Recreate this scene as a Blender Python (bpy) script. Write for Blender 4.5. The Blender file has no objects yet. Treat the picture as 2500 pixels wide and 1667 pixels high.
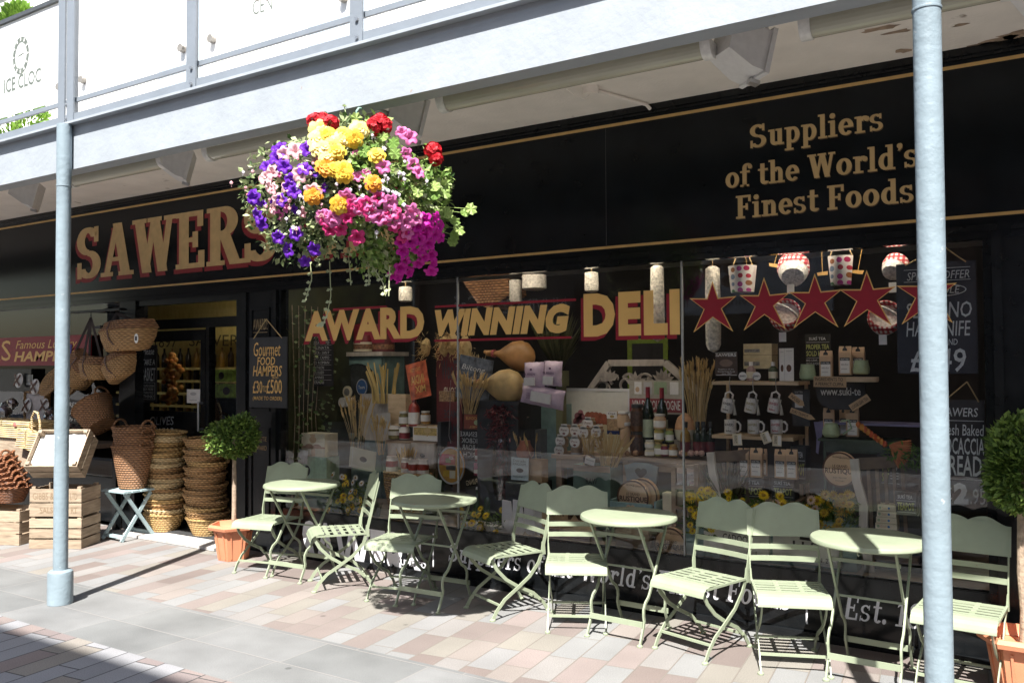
import bpy, bmesh, math, random
from mathutils import Matrix, Vector, Quaternion
random.seed(7)
C = bpy.context.scene.collection
SC = bpy.context.scene
R_ = math.radians
# ------------------------------------------------------------ camera
EYE = Vector((0, 0, 1.65))
FPX = 2100.0
CR = Vector((0.8444640, 0.5355851, -0.0054008))
CU = Vector((0.0192661, -0.0202971, 0.9996083))
CF = Vector((-0.5352657, 0.8442374, 0.0274588))
cd = bpy.data.cameras.new('camera'); cam = bpy.data.objects.new('camera', cd); C.objects.link(cam)
cd.sensor_fit = 'HORIZONTAL'; cd.sensor_width = 36; cd.lens = 36 * FPX / 2500
cd.clip_start = 0.05; cd.clip_end = 500
cam.matrix_world = Matrix(((CR.x, CU.x, -CF.x, EYE.x), (CR.y, CU.y, -CF.y, EYE.y), (CR.z, CU.z, -CF.z, EYE.z), (0, 0, 0, 1)))
SC.camera = cam
# ------------------------------------------------------------ sky, sun, exposure
SUNV = Vector((-0.37, 1.0, -1.55)).normalized()
wd = bpy.data.worlds.new('World'); SC.world = wd; wd.use_nodes = True
nt = wd.node_tree; bg = nt.nodes['Background']; bg.inputs[1].default_value = 0.07
sky = nt.nodes.new('ShaderNodeTexSky'); sky.sky_type = 'NISHITA'; sky.sun_disc = False
sky.sun_elevation = math.asin(-SUNV.z); sky.sun_rotation = math.atan2(-SUNV.x, -SUNV.y)
sky.air_density = 1.3; sky.dust_density = 2.0
nt.links.new(sky.outputs[0], bg.inputs[0])
sl = bpy.data.lights.new('sun', 'SUN'); sl.energy = 4.5; sl.angle = R_(0.53); sl.color = (1.0, 0.97, 0.925)
so = bpy.data.objects.new('sun', sl); C.objects.link(so)
so.rotation_mode = 'QUATERNION'; so.rotation_quaternion = SUNV.to_track_quat('-Z', 'Y')
so.location = (3, -8, 16)
SC.view_settings.view_transform = 'Standard'; SC.view_settings.look = 'None'
SC.view_settings.gamma = 1; SC.view_settings.exposure = 1.6
SC.cycles.max_bounces = 10; SC.cycles.transparent_max_bounces = 16; SC.cycles.glossy_bounces = 4
SC.cycles.sample_clamp_indirect = 6; SC.cycles.caustics_reflective = False; SC.cycles.caustics_refractive = False

# ------------------------------------------------------------ geometry of the photo
def ray(px, py):
    return CR * ((px - 1250) / FPX) + CU * (-(py - 833.5) / FPX) + CF
def onY(px, py, Y):
    d = ray(px, py); p = d * (Y / d.y); return Vector((p.x, Y, p.z + EYE.z))
def onZ(px, py, z=0.0):
    d = ray(px, py); t = (z - EYE.z) / d.z; return Vector((d.x * t, d.y * t, z))
def dep(p): return (Vector(p) - EYE).dot(CF)
def pxm(p): return dep(p) / FPX          # metres per photo pixel at p
K = 2500 / 2352.0
# ------------------------------------------------------------ materials
MATS = {}
def nodes(m): return m.node_tree.nodes, m.node_tree.links
def pm(name, col, rough=0.6, metal=0.0, var=0.12, scale=30.0, bump=0.0, bscale=None, spec=0.5, coat=0.0, dirt=None):
    """principled paint with a little noise in its colour and surface"""
    if name in MATS: return MATS[name]
    m = bpy.data.materials.new(name); m.use_nodes = True; N, L = nodes(m)
    b = N['Principled BSDF']; b.inputs['Roughness'].default_value = rough; b.inputs['Metallic'].default_value = metal
    b.inputs['Specular IOR Level'].default_value = spec; b.inputs['Coat Weight'].default_value = coat; b.inputs['Coat Roughness'].default_value = 0.08
    tc = N.new('ShaderNodeTexCoord'); src = tc.outputs['Object']
    if var:
        nz = N.new('ShaderNodeTexNoise'); nz.inputs['Scale'].default_value = scale; nz.inputs['Detail'].default_value = 5
        L.new(src, nz.inputs['Vector'])
        mx = N.new('ShaderNodeMix'); mx.data_type = 'RGBA'
        lo = [max(0, c * (1 - var)) for c in col]; hi = [min(1, c * (1 + var)) for c in col]
        mx.inputs[6].default_value = (*lo, 1); mx.inputs[7].default_value = (*hi, 1)
        cr = N.new('ShaderNodeMapRange'); cr.inputs[1].default_value = 0.32; cr.inputs[2].default_value = 0.68
        L.new(nz.outputs[0], cr.inputs[0]); L.new(cr.outputs[0], mx.inputs[0])
        out = mx.outputs[2]
        if dirt:
            n2 = N.new('ShaderNodeTexNoise'); n2.inputs['Scale'].default_value = dirt[1]; n2.inputs['Detail'].default_value = 8
            L.new(src, n2.inputs['Vector'])
            r2 = N.new('ShaderNodeMapRange'); r2.inputs[1].default_value = dirt[2]; r2.inputs[2].default_value = dirt[2] + 0.06
            L.new(n2.outputs[0], r2.inputs[0])
            m2 = N.new('ShaderNodeMix'); m2.data_type = 'RGBA'; L.new(r2.outputs[0], m2.inputs[0]); L.new(out, m2.inputs[6]); m2.inputs[7].default_value = (*dirt[0], 1)
            out = m2.outputs[2]
        L.new(out, b.inputs['Base Color'])
    else:
        b.inputs['Base Color'].default_value = (*col, 1)
    if bump:
        n3 = N.new('ShaderNodeTexNoise'); n3.inputs['Scale'].default_value = bscale or scale * 2; n3.inputs['Detail'].default_value = 6
        L.new(src, n3.inputs['Vector'])
        bp = N.new('ShaderNodeBump'); bp.inputs['Strength'].default_value = bump; bp.inputs['Distance'].default_value = 0.01
        L.new(n3.outputs[0], bp.inputs['Height']); L.new(bp.outputs[0], b.inputs['Normal'])
    MATS[name] = m; return m
def leafmat(name, c0, c1, rough=0.5, trans=0.25):
    if name in MATS: return MATS[name]
    m = bpy.data.materials.new(name); m.use_nodes = True; N, L = nodes(m)
    b = N['Principled BSDF']; b.inputs['Roughness'].default_value = rough; b.inputs['Specular IOR Level'].default_value = 0.35
    g = N.new('ShaderNodeNewGeometry'); mx = N.new('ShaderNodeMix'); mx.data_type = 'RGBA'
    mx.inputs[6].default_value = (*c0, 1); mx.inputs[7].default_value = (*c1, 1)
    L.new(g.outputs['Random Per Island'], mx.inputs[0]); L.new(mx.outputs[2], b.inputs['Base Color'])
    if trans:
        t = N.new('ShaderNodeBsdfTranslucent'); L.new(mx.outputs[2], t.inputs[0])
        ms = N.new('ShaderNodeMixShader'); ms.inputs[0].default_value = trans
        L.new(b.outputs[0], ms.inputs[1]); L.new(t.outputs[0], ms.inputs[2]); L.new(ms.outputs[0], N['Material Output'].inputs[0])
    MATS[name] = m; return m
def glassmat(name, boost=1.0, tint=(1, 1, 1), rough=0.0):
    if name in MATS: return MATS[name]
    m = bpy.data.materials.new(name); m.use_nodes = True; N, L = nodes(m); N.remove(N['Principled BSDF'])
    fr = N.new('ShaderNodeFresnel'); fr.inputs[0].default_value = 1.5
    mu = N.new('ShaderNodeMath'); mu.operation = 'MULTIPLY'; mu.inputs[1].default_value = boost; mu.use_clamp = True; L.new(fr.outputs[0], mu.inputs[0])
    tr = N.new('ShaderNodeBsdfTransparent'); tr.inputs[0].default_value = (*tint, 1)
    gl = N.new('ShaderNodeBsdfGlossy'); gl.inputs['Roughness'].default_value = rough
    ms = N.new('ShaderNodeMixShader'); L.new(mu.outputs[0], ms.inputs[0]); L.new(tr.outputs[0], ms.inputs[1]); L.new(gl.outputs[0], ms.inputs[2])
    L.new(ms.outputs[0], N['Material Output'].inputs[0]); MATS[name] = m; return m
def weavemat(name, c0, c1, sz=0.012, rough=0.65, axis='Z'):
    """wicker: horizontal strands going over and under upright stakes"""
    if name in MATS: return MATS[name]
    m = bpy.data.materials.new(name); m.use_nodes = True; N, L = nodes(m)
    b = N['Principled BSDF']; b.inputs['Roughness'].default_value = rough
    tc = N.new('ShaderNodeTexCoord'); sp = N.new('ShaderNodeSeparateXYZ'); L.new(tc.outputs['Object'], sp.inputs[0])
    at_ = N.new('ShaderNodeMath'); at_.operation = 'ARCTAN2'; L.new(sp.outputs[1], at_.inputs[0]); L.new(sp.outputs[0], at_.inputs[1])
    a2 = N.new('ShaderNodeMath'); a2.operation = 'MULTIPLY'; a2.inputs[1].default_value = 26.0; L.new(at_.outputs[0], a2.inputs[0])
    z2 = N.new('ShaderNodeMath'); z2.operation = 'MULTIPLY'; z2.inputs[1].default_value = math.pi / sz; L.new(sp.outputs[2], z2.inputs[0])
    fl = N.new('ShaderNodeMath'); fl.operation = 'DIVIDE'; fl.inputs[1].default_value = sz; L.new(sp.outputs[2], fl.inputs[0])
    f2 = N.new('ShaderNodeMath'); f2.operation = 'FLOOR'; L.new(fl.outputs[0], f2.inputs[0])
    f3 = N.new('ShaderNodeMath'); f3.operation = 'MULTIPLY'; f3.inputs[1].default_value = math.pi; L.new(f2.outputs[0], f3.inputs[0])
    ad = N.new('ShaderNodeMath'); ad.operation = 'ADD'; L.new(a2.outputs[0], ad.inputs[0]); L.new(f3.outputs[0], ad.inputs[1])
    s1 = N.new('ShaderNodeMath'); s1.operation = 'SINE'; L.new(ad.outputs[0], s1.inputs[0])
    s2 = N.new('ShaderNodeMath'); s2.operation = 'SINE'; L.new(z2.outputs[0], s2.inputs[0])
    s3 = N.new('ShaderNodeMath'); s3.operation = 'ABSOLUTE'; L.new(s2.outputs[0], s3.inputs[0])
    h = N.new('ShaderNodeMath'); h.operation = 'MULTIPLY_ADD'; L.new(s1.outputs[0], h.inputs[0]); h.inputs[1].default_value = 0.35; L.new(s3.outputs[0], h.inputs[2])
    nz = N.new('ShaderNodeTexNoise'); nz.inputs['Scale'].default_value = 14; L.new(tc.outputs['Object'], nz.inputs['Vector'])
    h2 = N.new('ShaderNodeMath'); h2.operation = 'MULTIPLY_ADD'; L.new(nz.outputs[0], h2.inputs[0]); h2.inputs[1].default_value = 0.9; L.new(h.outputs[0], h2.inputs[2])
    mr = N.new('ShaderNodeMapRange'); mr.inputs[1].default_value = 0.1; mr.inputs[2].default_value = 1.7; L.new(h2.outputs[0], mr.inputs[0])
    mx = N.new('ShaderNodeMix'); mx.data_type = 'RGBA'; mx.inputs[6].default_value = (*c0, 1); mx.inputs[7].default_value = (*c1, 1)
    L.new(mr.outputs[0], mx.inputs[0]); L.new(mx.outputs[2], b.inputs['Base Color'])
    bp = N.new('ShaderNodeBump'); bp.inputs['Strength'].default_value = 0.9; bp.inputs['Distance'].default_value = sz * 0.5
    L.new(h.outputs[0], bp.inputs['Height']); L.new(bp.outputs[0], b.inputs['Normal'])
    MATS[name] = m; return m
def checkmat(name, c0, c1, c2, sz=0.02):
    """gingham: two crossed stripes"""
    if name in MATS: return MATS[name]
    m = bpy.data.materials.new(name); m.use_nodes = True; N, L = nodes(m); b = N['Principled BSDF']; b.inputs['Roughness'].default_value = 0.85
    tc = N.new('ShaderNodeTexCoord'); sp = N.new('ShaderNodeSeparateXYZ'); L.new(tc.outputs['Object'], sp.inputs[0])
    outs = []
    for i in (0, 2):
        w = N.new('ShaderNodeMath'); w.operation = 'MODULO'; q = N.new('ShaderNodeMath'); q.operation = 'ADD'; q.inputs[1].default_value = 10
        L.new(sp.outputs[i], q.inputs[0]); L.new(q.outputs[0], w.inputs[0]); w.inputs[1].default_value = sz
        g = N.new('ShaderNodeMath'); g.operation = 'GREATER_THAN'; g.inputs[1].default_value = sz / 2; L.new(w.outputs[0], g.inputs[0]); outs.append(g)
    s = N.new('ShaderNodeMath'); s.operation = 'ADD'; L.new(outs[0].outputs[0], s.inputs[0]); L.new(outs[1].outputs[0], s.inputs[1])
    h = N.new('ShaderNodeMath'); h.operation = 'MULTIPLY'; h.inputs[1].default_value = 0.5; L.new(s.outputs[0], h.inputs[0])
    r = N.new('ShaderNodeValToRGB'); r.color_ramp.interpolation = 'CONSTANT'; e = r.color_ramp.elements
    e[0].color = (*c0, 1); e[1].position = 0.4; e[1].color = (*c1, 1); n = e.new(0.8); n.color = (*c2, 1)
    L.new(h.outputs[0], r.inputs[0]); L.new(r.outputs[0], b.inputs['Base Color']); MATS[name] = m; return m
def emit(name, col, s):
    if name in MATS: return MATS[name]
    m = bpy.data.materials.new(name); m.use_nodes = True; b = m.node_tree.nodes['Principled BSDF']
    b.inputs['Base Color'].default_value = (*col, 1); b.inputs['Emission Color'].default_value = (*col, 1); b.inputs['Emission Strength'].default_value = s
    MATS[name] = m; return m
def wood(name, c0, c1, axis=(1, 12, 12), rough=0.7, scale=3.0):
    if name in MATS: return MATS[name]
    m = bpy.data.materials.new(name); m.use_nodes = True; N, L = nodes(m); b = N['Principled BSDF']; b.inputs['Roughness'].default_value = rough
    tc = N.new('ShaderNodeTexCoord'); mp = N.new('ShaderNodeMapping'); mp.inputs['Scale'].default_value = axis; L.new(tc.outputs['Object'], mp.inputs[0])
    nz = N.new('ShaderNodeTexNoise'); nz.inputs['Scale'].default_value = scale; nz.inputs['Detail'].default_value = 8; nz.inputs['Distortion'].default_value = 0.6; L.new(mp.outputs[0], nz.inputs['Vector'])
    g = N.new('ShaderNodeNewGeometry'); ad = N.new('ShaderNodeMath'); ad.operation = 'MULTIPLY_ADD'; L.new(g.outputs['Random Per Island'], ad.inputs[0]); ad.inputs[1].default_value = 0.35; L.new(nz.outputs[0], ad.inputs[2])
    mr = N.new('ShaderNodeMapRange'); mr.inputs[1].default_value = 0.4; mr.inputs[2].default_value = 0.9; L.new(ad.outputs[0], mr.inputs[0])
    mx = N.new('ShaderNodeMix'); mx.data_type = 'RGBA'; mx.inputs[6].default_value = (*c0, 1); mx.inputs[7].default_value = (*c1, 1)
    L.new(mr.outputs[0], mx.inputs[0]); L.new(mx.outputs[2], b.inputs['Base Color'])
    bp = N.new('ShaderNodeBump'); bp.inputs['Strength'].default_value = 0.3; bp.inputs['Distance'].default_value = 0.004; L.new(nz.outputs[0], bp.inputs['Height']); L.new(bp.outputs[0], b.inputs['Normal'])
    MATS[name] = m; return m
# ------------------------------------------------------------ mesh builder
class MB:
    def __init__(s): s.v = []; s.f = []; s.M = None
    def add(s, vs, fs):
        o = len(s.v)
        if s.M is not None: vs = [s.M @ Vector(p) for p in vs]
        s.v.extend(tuple(p) for p in vs); s.f.extend(tuple(i + o for i in f) for f in fs); return s
    def box(s, c, d, rz=0, rot=None, taper=None):
        x, y, z = [k / 2 for k in d]; t = taper or 1
        vs = [Vector((sx * x * (t if sz > 0 else 1), sy * y * (t if sz > 0 else 1), sz * z)) for sz in (-1, 1) for sy in (-1, 1) for sx in (-1, 1)]
        m = rot if rot is not None else Matrix.Rotation(rz, 3, 'Z')
        return s.add([m @ v + Vector(c) for v in vs], [(0, 2, 3, 1), (4, 5, 7, 6), (0, 1, 5, 4), (2, 6, 7, 3), (0, 4, 6, 2), (1, 3, 7, 5)])
    def bb(s, x0, x1, y0, y1, z0, z1): return s.box(((x0 + x1) / 2, (y0 + y1) / 2, (z0 + z1) / 2), (abs(x1 - x0), abs(y1 - y0), abs(z1 - z0)))
    def tube(s, pts, r, n=8, cap=True, flat=None):
        """round tube, or with flat=(w,t,axis) a flat bar whose width lies along axis"""
        P = [Vector(p) for p in pts]; rs = r if isinstance(r, (list, tuple)) else [r] * len(P); rings = []
        prev = None
        for i, p in enumerate(P):
            t = (P[min(i + 1, len(P) - 1)] - P[max(i - 1, 0)]).normalized()
            if flat: a = Vector(flat[2]); a = (a - t * a.dot(t)).normalized()
            else:
                a = prev if prev is not None else (Vector((0, 0, 1)) if abs(t.z) < 0.9 else Vector((1, 0, 0)))
                a = (a - t * a.dot(t)).normalized()
            prev = a; b = t.cross(a)
            if flat:
                w, h = flat[0] / 2, flat[1] / 2
                rings.append([p + a * w + b * h, p - a * w + b * h, p - a * w - b * h, p + a * w - b * h])
            else: rings.append([p + (a * math.cos(2 * math.pi * k / n) + b * math.sin(2 * math.pi * k / n)) * rs[i] for k in range(n)])
        m = len(rings[0]); vs = [v for q in rings for v in q]
        fs = [(i * m + k, i * m + (k + 1) % m, (i + 1) * m + (k + 1) % m, (i + 1) * m + k) for i in range(len(P) - 1) for k in range(m)]
        if cap: fs += [tuple(range(m - 1, -1, -1)), tuple(range((len(P) - 1) * m, len(P) * m))]
        return s.add(vs, fs)
    def cyl(s, p0, p1, r0, r1=None, n=16): return s.tube([p0, p1], [r0, r0 if r1 is None else r1], n)
    def lathe(s, prof, c=(0, 0, 0), n=24, sx=1, sy=1, cap=True):
        c = Vector(c); vs = []; fs = []
        for r, z in prof: vs += [c + Vector((r * sx * math.cos(2 * math.pi * k / n), r * sy * math.sin(2 * math.pi * k / n), z)) for k in range(n)]
        for i in range(len(prof) - 1): fs += [(i * n + k, i * n + (k + 1) % n, (i + 1) * n + (k + 1) % n, (i + 1) * n + k) for k in range(n)]
        if cap: fs += [tuple(range(n - 1, -1, -1)), tuple(range((len(prof) - 1) * n, len(prof) * n))]
        return s.add(vs, fs)
    def prism(s, poly, y0, y1):
        """polygon in x,z pushed from y0 (front) to y1"""
        n = len(poly)
        if sum(poly[i][0] * poly[(i + 1) % n][1] - poly[(i + 1) % n][0] * poly[i][1] for i in range(n)) < 0: poly = poly[::-1]
        vs = [(x, y0, z) for x, z in poly] + [(x, y1, z) for x, z in poly]
        fs = [tuple(range(n)), tuple(range(2 * n - 1, n - 1, -1))] + [(i, i + n, (i + 1) % n + n, (i + 1) % n) for i in range(n)]
        return s.add(vs, fs)
    def ball(s, c, r, n=10, m=7, sc=(1, 1, 1), jit=0):
        c = Vector(c); vs = []; fs = []
        for i in range(m + 1):
            a = math.pi * i / m
            for k in range(n):
                q = 1 + random.uniform(-jit, jit)
                vs.append(c + Vector((math.sin(a) * math.cos(2 * math.pi * k / n) * sc[0], math.sin(a) * math.sin(2 * math.pi * k / n) * sc[1], math.cos(a) * sc[2])) * r * q)
        fs = [(i * n + k, (i + 1) * n + k, (i + 1) * n + (k + 1) % n, i * n + (k + 1) % n) for i in range(m) for k in range(n)]
        return s.add(vs, fs)
    def quad(s, a, b, c, d): return s.add([a, b, c, d], [(0, 1, 2, 3)])
    def leaf(s, p, d, up, L, W):
        d = Vector(d).normalized(); u = Vector(up); sd = d.cross(u)
        if sd.length < 1e-3: sd = d.orthogonal()
        sd.normalize(); nn = sd.cross(d); p = Vector(p)
        return s.add([p, p + d * L * .5 + sd * W / 2 + nn * L * .08, p + d * L, p + d * L * .5 - sd * W / 2 + nn * L * .08], [(0, 1, 2), (0, 2, 3)])
    def join(s, o, M=None):
        k = s.M; s.M = M if k is None else (k @ M if M is not None else k); s.add(o.v, o.f); s.M = k; return s
WM = {}
def _link(name, me, mt, parent, smooth=35):
    o = bpy.data.objects.new(name, me); C.objects.link(o)
    if mt is not None and not me.materials: me.materials.append(mt)
    if parent is not None: o.parent = parent
    WM[o.name] = WM[parent.name] if parent is not None else Matrix.Identity(4)
    return o
def mk(name, verts, faces, mt, smooth=35):
    me = bpy.data.meshes.new(name); me.from_pydata(verts, [], faces); me.update()
    if smooth:
        me.shade_smooth(); me.set_sharp_from_angle(angle=R_(smooth))
    if mt is not None: me.materials.append(mt)
    return me
def part(name, mb, mt, parent, world=True, smooth=35, label=None, stuff=False):
    """mesh that is a child of parent; world=True: its vertices are given in world space"""
    vs = mb.v
    if world:
        inv = WM[parent.name].inverted(); vs = [tuple(inv @ Vector(p)) for p in vs]
    o = _link(name, mk(name, vs, mb.f, mt, smooth), None, parent)
    if label: o['label'] = label
    if stuff: o['kind'] = 'stuff'
    return o
def tag(o, label, cat, group=None, kind=None):
    o['label'] = label; o['category'] = cat
    if group: o['group'] = group
    if kind: o['kind'] = kind
    return o
def thing(name, label, cat, loc=(0, 0, 0), rz=0, group=None):
    o = bpy.data.objects.new(name, None); C.objects.link(o); o.empty_display_size = 0.1
    o.location = loc; o.rotation_euler = (0, 0, rz); WM[o.name] = Matrix.Translation(Vector(loc)) @ Matrix.Rotation(rz, 4, 'Z')
    return tag(o, label, cat, group)
def single(name, mb, mt, label, cat, group=None, kind=None, smooth=35):
    """a thing that is one mesh: origin at the middle of its base"""
    xs, ys, zs = zip(*mb.v); c = Vector(((min(xs) + max(xs)) / 2, (min(ys) + max(ys)) / 2, min(zs)))
    o = _link(name, mk(name, [tuple(Vector(p) - c) for p in mb.v], mb.f, mt, smooth), None, None)
    o.location = c; WM[o.name] = Matrix.Translation(c)
    return tag(o, label, cat, group, kind)
def ground_piece(name, mb, mt):
    o = _link(name, mk(name, mb.v, mb.f, mt, 0), None, None); o['kind'] = 'structure'; return o
def dup(root, loc, rz, label, group=None, rot=None):
    r = root.copy(); C.objects.link(r); r.location = loc; r.rotation_euler = rot if rot else (0, 0, rz)
    WM[r.name] = Matrix.Translation(Vector(loc)) @ Matrix.Rotation(rz, 4, 'Z')
    r['label'] = label
    if group: r['group'] = group
    for ch in list(root.children):
        c = ch.copy(); C.objects.link(c); c.parent = r; WM[c.name] = WM[r.name]
        for g in list(ch.children):
            d = g.copy(); C.objects.link(d); d.parent = c; WM[d.name] = WM[r.name]
    return r
# ------------------------------------------------------------ lettering
_TC = {}
def glyphs(s, bold=0.0, shear=0.0, res=3, space=1.0):
    key = (s, bold, shear, res, space)
    if key in _TC: return _TC[key]
    cu = bpy.data.curves.new('txt', 'FONT'); cu.body = s; cu.offset = bold; cu.shear = shear; cu.resolution_u = res; cu.space_character = space; cu.align_x = 'CENTER'
    o = bpy.data.objects.new('txt', cu); C.objects.link(o)
    dg = bpy.context.evaluated_depsgraph_get(); me = bpy.data.meshes.new_from_object(o.evaluated_get(dg))
    vs = [(v.co.x, v.co.y) for v in me.vertices]; fs = [tuple(p.vertices) for p in me.polygons]
    bpy.data.objects.remove(o); bpy.data.curves.remove(cu); bpy.data.meshes.remove(me)
    _TC[key] = (vs, fs); return vs, fs
def fit2d(vs, x0, x1, z0, z1, mirror=False):
    ax = min(v[0] for v in vs); bx = max(v[0] for v in vs); az = min(v[1] for v in vs); bz = max(v[1] for v in vs)
    o = []
    for u, w in vs:
        t = (u - ax) / max(bx - ax, 1e-6)
        if mirror: t = 1 - t
        o.append((x0 + (x1 - x0) * t, z0 + (z1 - z0) * (w - az) / max(bz - az, 1e-6)))
    return o
def tx(mb, s, x0, x1, z0, z1, y, bold=0, shear=0, res=3, mirror=False, slope=0.0, space=1.0):
    vs, fs = glyphs(s, bold, shear, res, space)
    q = fit2d(vs, x0, x1, z0, z1, mirror)
    fs = [f[::-1] for f in fs] if mirror else fs
    mb.add([(a, y, b + slope * (a - x0)) for a, b in q], fs); return mb
def txp(mb, s, x0, y0, x1, y1, Y, **k):
    """text filling the photo rectangle x0,y0 (top left) x1,y1 (bottom right), on the plane y=Y"""
    a = onY(x0, y0, Y); b = onY(x0, y1, Y); c = onY(x1, y1, Y)
    return tx(mb, s, a.x, c.x, b.z, a.z, Y, slope=k.pop('slope', (c.z - b.z) / (c.x - b.x)) , **k)
# slab-serif letters drawn as strokes and rings
def _ring(cx, cy, rx, ry, a0, a1, wx, wy, n=22):
    n = max(6, int(n * abs(a1 - a0) / 360) + 2); o = []; i = []
    for k in range(n + 1):
        a = R_(a0 + (a1 - a0) * k / n)
        o.append((cx + rx * math.cos(a), cy + ry * math.sin(a))); i.append((cx + (rx - wx) * math.cos(a), cy + (ry - wy) * math.sin(a)))
    return [(o[k], o[k + 1], i[k + 1], i[k]) for k in range(n)]
def _r(a, b, c, d): return [((a, b), (c, b), (c, d), (a, d))]
def _d(x0, y0, x1, y1, w): return [((x0 - w / 2, y0), (x0 + w / 2, y0), (x1 + w / 2, y1), (x1 - w / 2, y1))]
def _disc(cx, cy, r): return [tuple((cx + r * math.cos(2 * math.pi * k / 12), cy + r * math.sin(2 * math.pi * k / 12)) for k in range(12))]
def _S(h, w):
    q = _ring(.36, .73, .36, .27, 25, 270, .2, .1) + _ring(.39, .27, .39, .27, 90, -155, .2, .1) + _r(.62, .70, .69, 1) + _r(.02, 0, .09, .32)
    return [tuple((x * w / .78, y * h) for x, y in p) for p in q]
SERIF = {
 'S': (.88, _S(1, .78)), 's': (.62, _S(.68, .54)),
 'A': (1.0, _d(.1, 0, .44, 1, .1) + _d(.76, 0, .46, 1, .22) + _r(.2, .28, .68, .36) + _r(-.06, 0, .28, .08) + _r(.56, 0, .98, .08)),
 'W': (1.3, _d(.4, 0, .14, 1, .21) + _d(.38, 0, .62, 1, .09) + _d(.9, 0, .64, 1, .21) + _d(.9, 0, 1.12, 1, .09) + _r(-.04, .92, .34, 1) + _r(.46, .92, .82, 1) + _r(.98, .92, 1.26, 1)),
 'E': (.86, _r(.1, 0, .3, 1) + _r(0, .91, .72, 1) + _r(.3, .46, .52, .54) + _r(0, 0, .76, .09) + _r(.64, .72, .72, .91) + _r(.67, .09, .76, .3) + _r(.5, .36, .57, .64)),
 'F': (.80, _r(.1, 0, .3, 1) + _r(0, .91, .72, 1) + _r(.3, .46, .52, .54) + _r(0, 0, .42, .09) + _r(.64, .72, .72, .91) + _r(.5, .36, .57, .64)),
 'R': (.98, _r(.1, 0, .3, 1) + _r(0, .92, .44, 1) + _r(0, 0, .42, .08) + _ring(.42, .75, .36, .25, 90, -90, .2, .09) + _r(.3, .5, .44, .59) + _d(.76, 0, .46, .52, .22) + _r(.64, 0, .96, .08)),
 'u': (.76, _r(.1, .18, .27, .68) + _r(0, .6, .1, .68) + _ring(.31, .2, .21, .2, 180, 330, .17, .1) + _r(.46, 0, .63, .68) + _r(.36, .6, .46, .68) + _r(.63, 0, .73, .08)),
 'p': (.76, _r(.1, -.3, .27, .68) + _r(0, .6, .1, .68) + _r(0, -.3, .38, -.22) + _ring(.37, .34, .32, .34, -150, 150, .18, .1)),
 'l': (.42, _r(.1, 0, .27, 1) + _r(0, .92, .1, 1) + _r(0, 0, .38, .08)),
 'i': (.42, _r(.1, 0, .27, .68) + _r(0, .6, .1, .68) + _r(0, 0, .38, .08) + _disc(.18, .87, .11)),
 'e': (.70, _ring(.33, .34, .32, .34, 8, 318, .18, .1) + _r(.18, .31, .64, .39)),
 'r': (.62, _r(.1, 0, .27, .68) + _r(0, .6, .1, .68) + _r(0, 0, .42, .08) + _ring(.42, .42, .22, .26, 40, 160, .14, .1) + _disc(.52, .55, .1)),
 'o': (.74, _ring(.34, .34, .34, .34, 0, 360, .19, .09)),
 'f': (.5, _r(.12, 0, .29, .82) + _ring(.36, .8, .24, .2, 20, 180, .17, .09) + _r(0, .6, .46, .68) + _r(0, 0, .42, .08) + _disc(.5, .84, .09)),
 't': (.5, _r(.12, .16, .29, .9) + _r(0, .6, .46, .68) + _ring(.32, .17, .2, .17, 180, 340, .17, .09)),
 'h': (.80, _r(.1, 0, .27, 1) + _r(0, .92, .1, 1) + _r(0, 0, .36, .08) + _ring(.42, .44, .24, .24, 0, 160, .17, .1) + _r(.49, 0, .66, .44) + _r(.42, 0, .76, .08)),
 'n': (.80, _r(.1, 0, .27, .68) + _r(0, .6, .1, .68) + _r(0, 0, .36, .08) + _ring(.42, .44, .24, .24, 0, 160, .17, .1) + _r(.49, 0, .66, .44) + _r(.42, 0, .76, .08)),
 'd': (.78, _ring(.34, .34, .32, .34, 30, 330, .18, .1) + _r(.44, 0, .61, 1) + _r(.34, .92, .44, 1) + _r(.61, 0, .72, .08)),
 "'": (.28, _disc(.12, .9, .1) + [((.2, .9), (.21, .82), (.06, .68), (.1, .84))]),
 '.': (.3, _disc(.12, .1, .11)), ' ': (.34, []),
 '1': (.56, _r(.16, 0, .35, .98) + _r(0, 0, .52, .08) + [((.16, .98), (.0, .82), (.0, .74), (.16, .84))]),
 '8': (.72, _ring(.33, .74, .28, .26, 0, 360, .15, .09) + _ring(.33, .26, .33, .27, 0, 360, .17, .09)),
 '9': (.72, _ring(.33, .68, .33, .32, 0, 360, .18, .09) + _ring(.3, .5, .36, .5, 0, -120, .17, .09)),
 '7': (.68, _r(0, .88, .64, 1) + _d(.22, 0, .54, .9, .2) + _r(0, .72, .07, .9)),
 '|': (.3, _r(.1, -.28, .17, .95)),
}
def serif(mb, s, x0, x1, z0, cap, y, shear=0, dy=0.00012, dx=0, dz=0, wt=1.0):
    """slab-serif line from x0 to x1, baseline z0, cap height cap"""
    P = []; X = 0
    for ch in s:
        w, q = SERIF[ch]
        for p in q: P.append([(X + u + shear * v, v) for u, v in p])
        X += w + 0.05
    mx = max(u for p in P for u, v in p); mn = min(u for p in P for u, v in p); sc = (x1 - x0) / (mx - mn)
    for i, p in enumerate(P):
        pts = [(x0 + (u - mn) * sc + dx, z0 + v * cap + dz) for u, v in p]
        a = sum(pts[k][0] * pts[(k + 1) % len(pts)][1] - pts[(k + 1) % len(pts)][0] * pts[k][1] for k in range(len(pts)))
        if a < 0: pts = pts[::-1]
        mb.add([(u, y - dy * (i % 13) / 3, v) for u, v in pts], [tuple(range(len(pts)))])
    return mb
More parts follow.
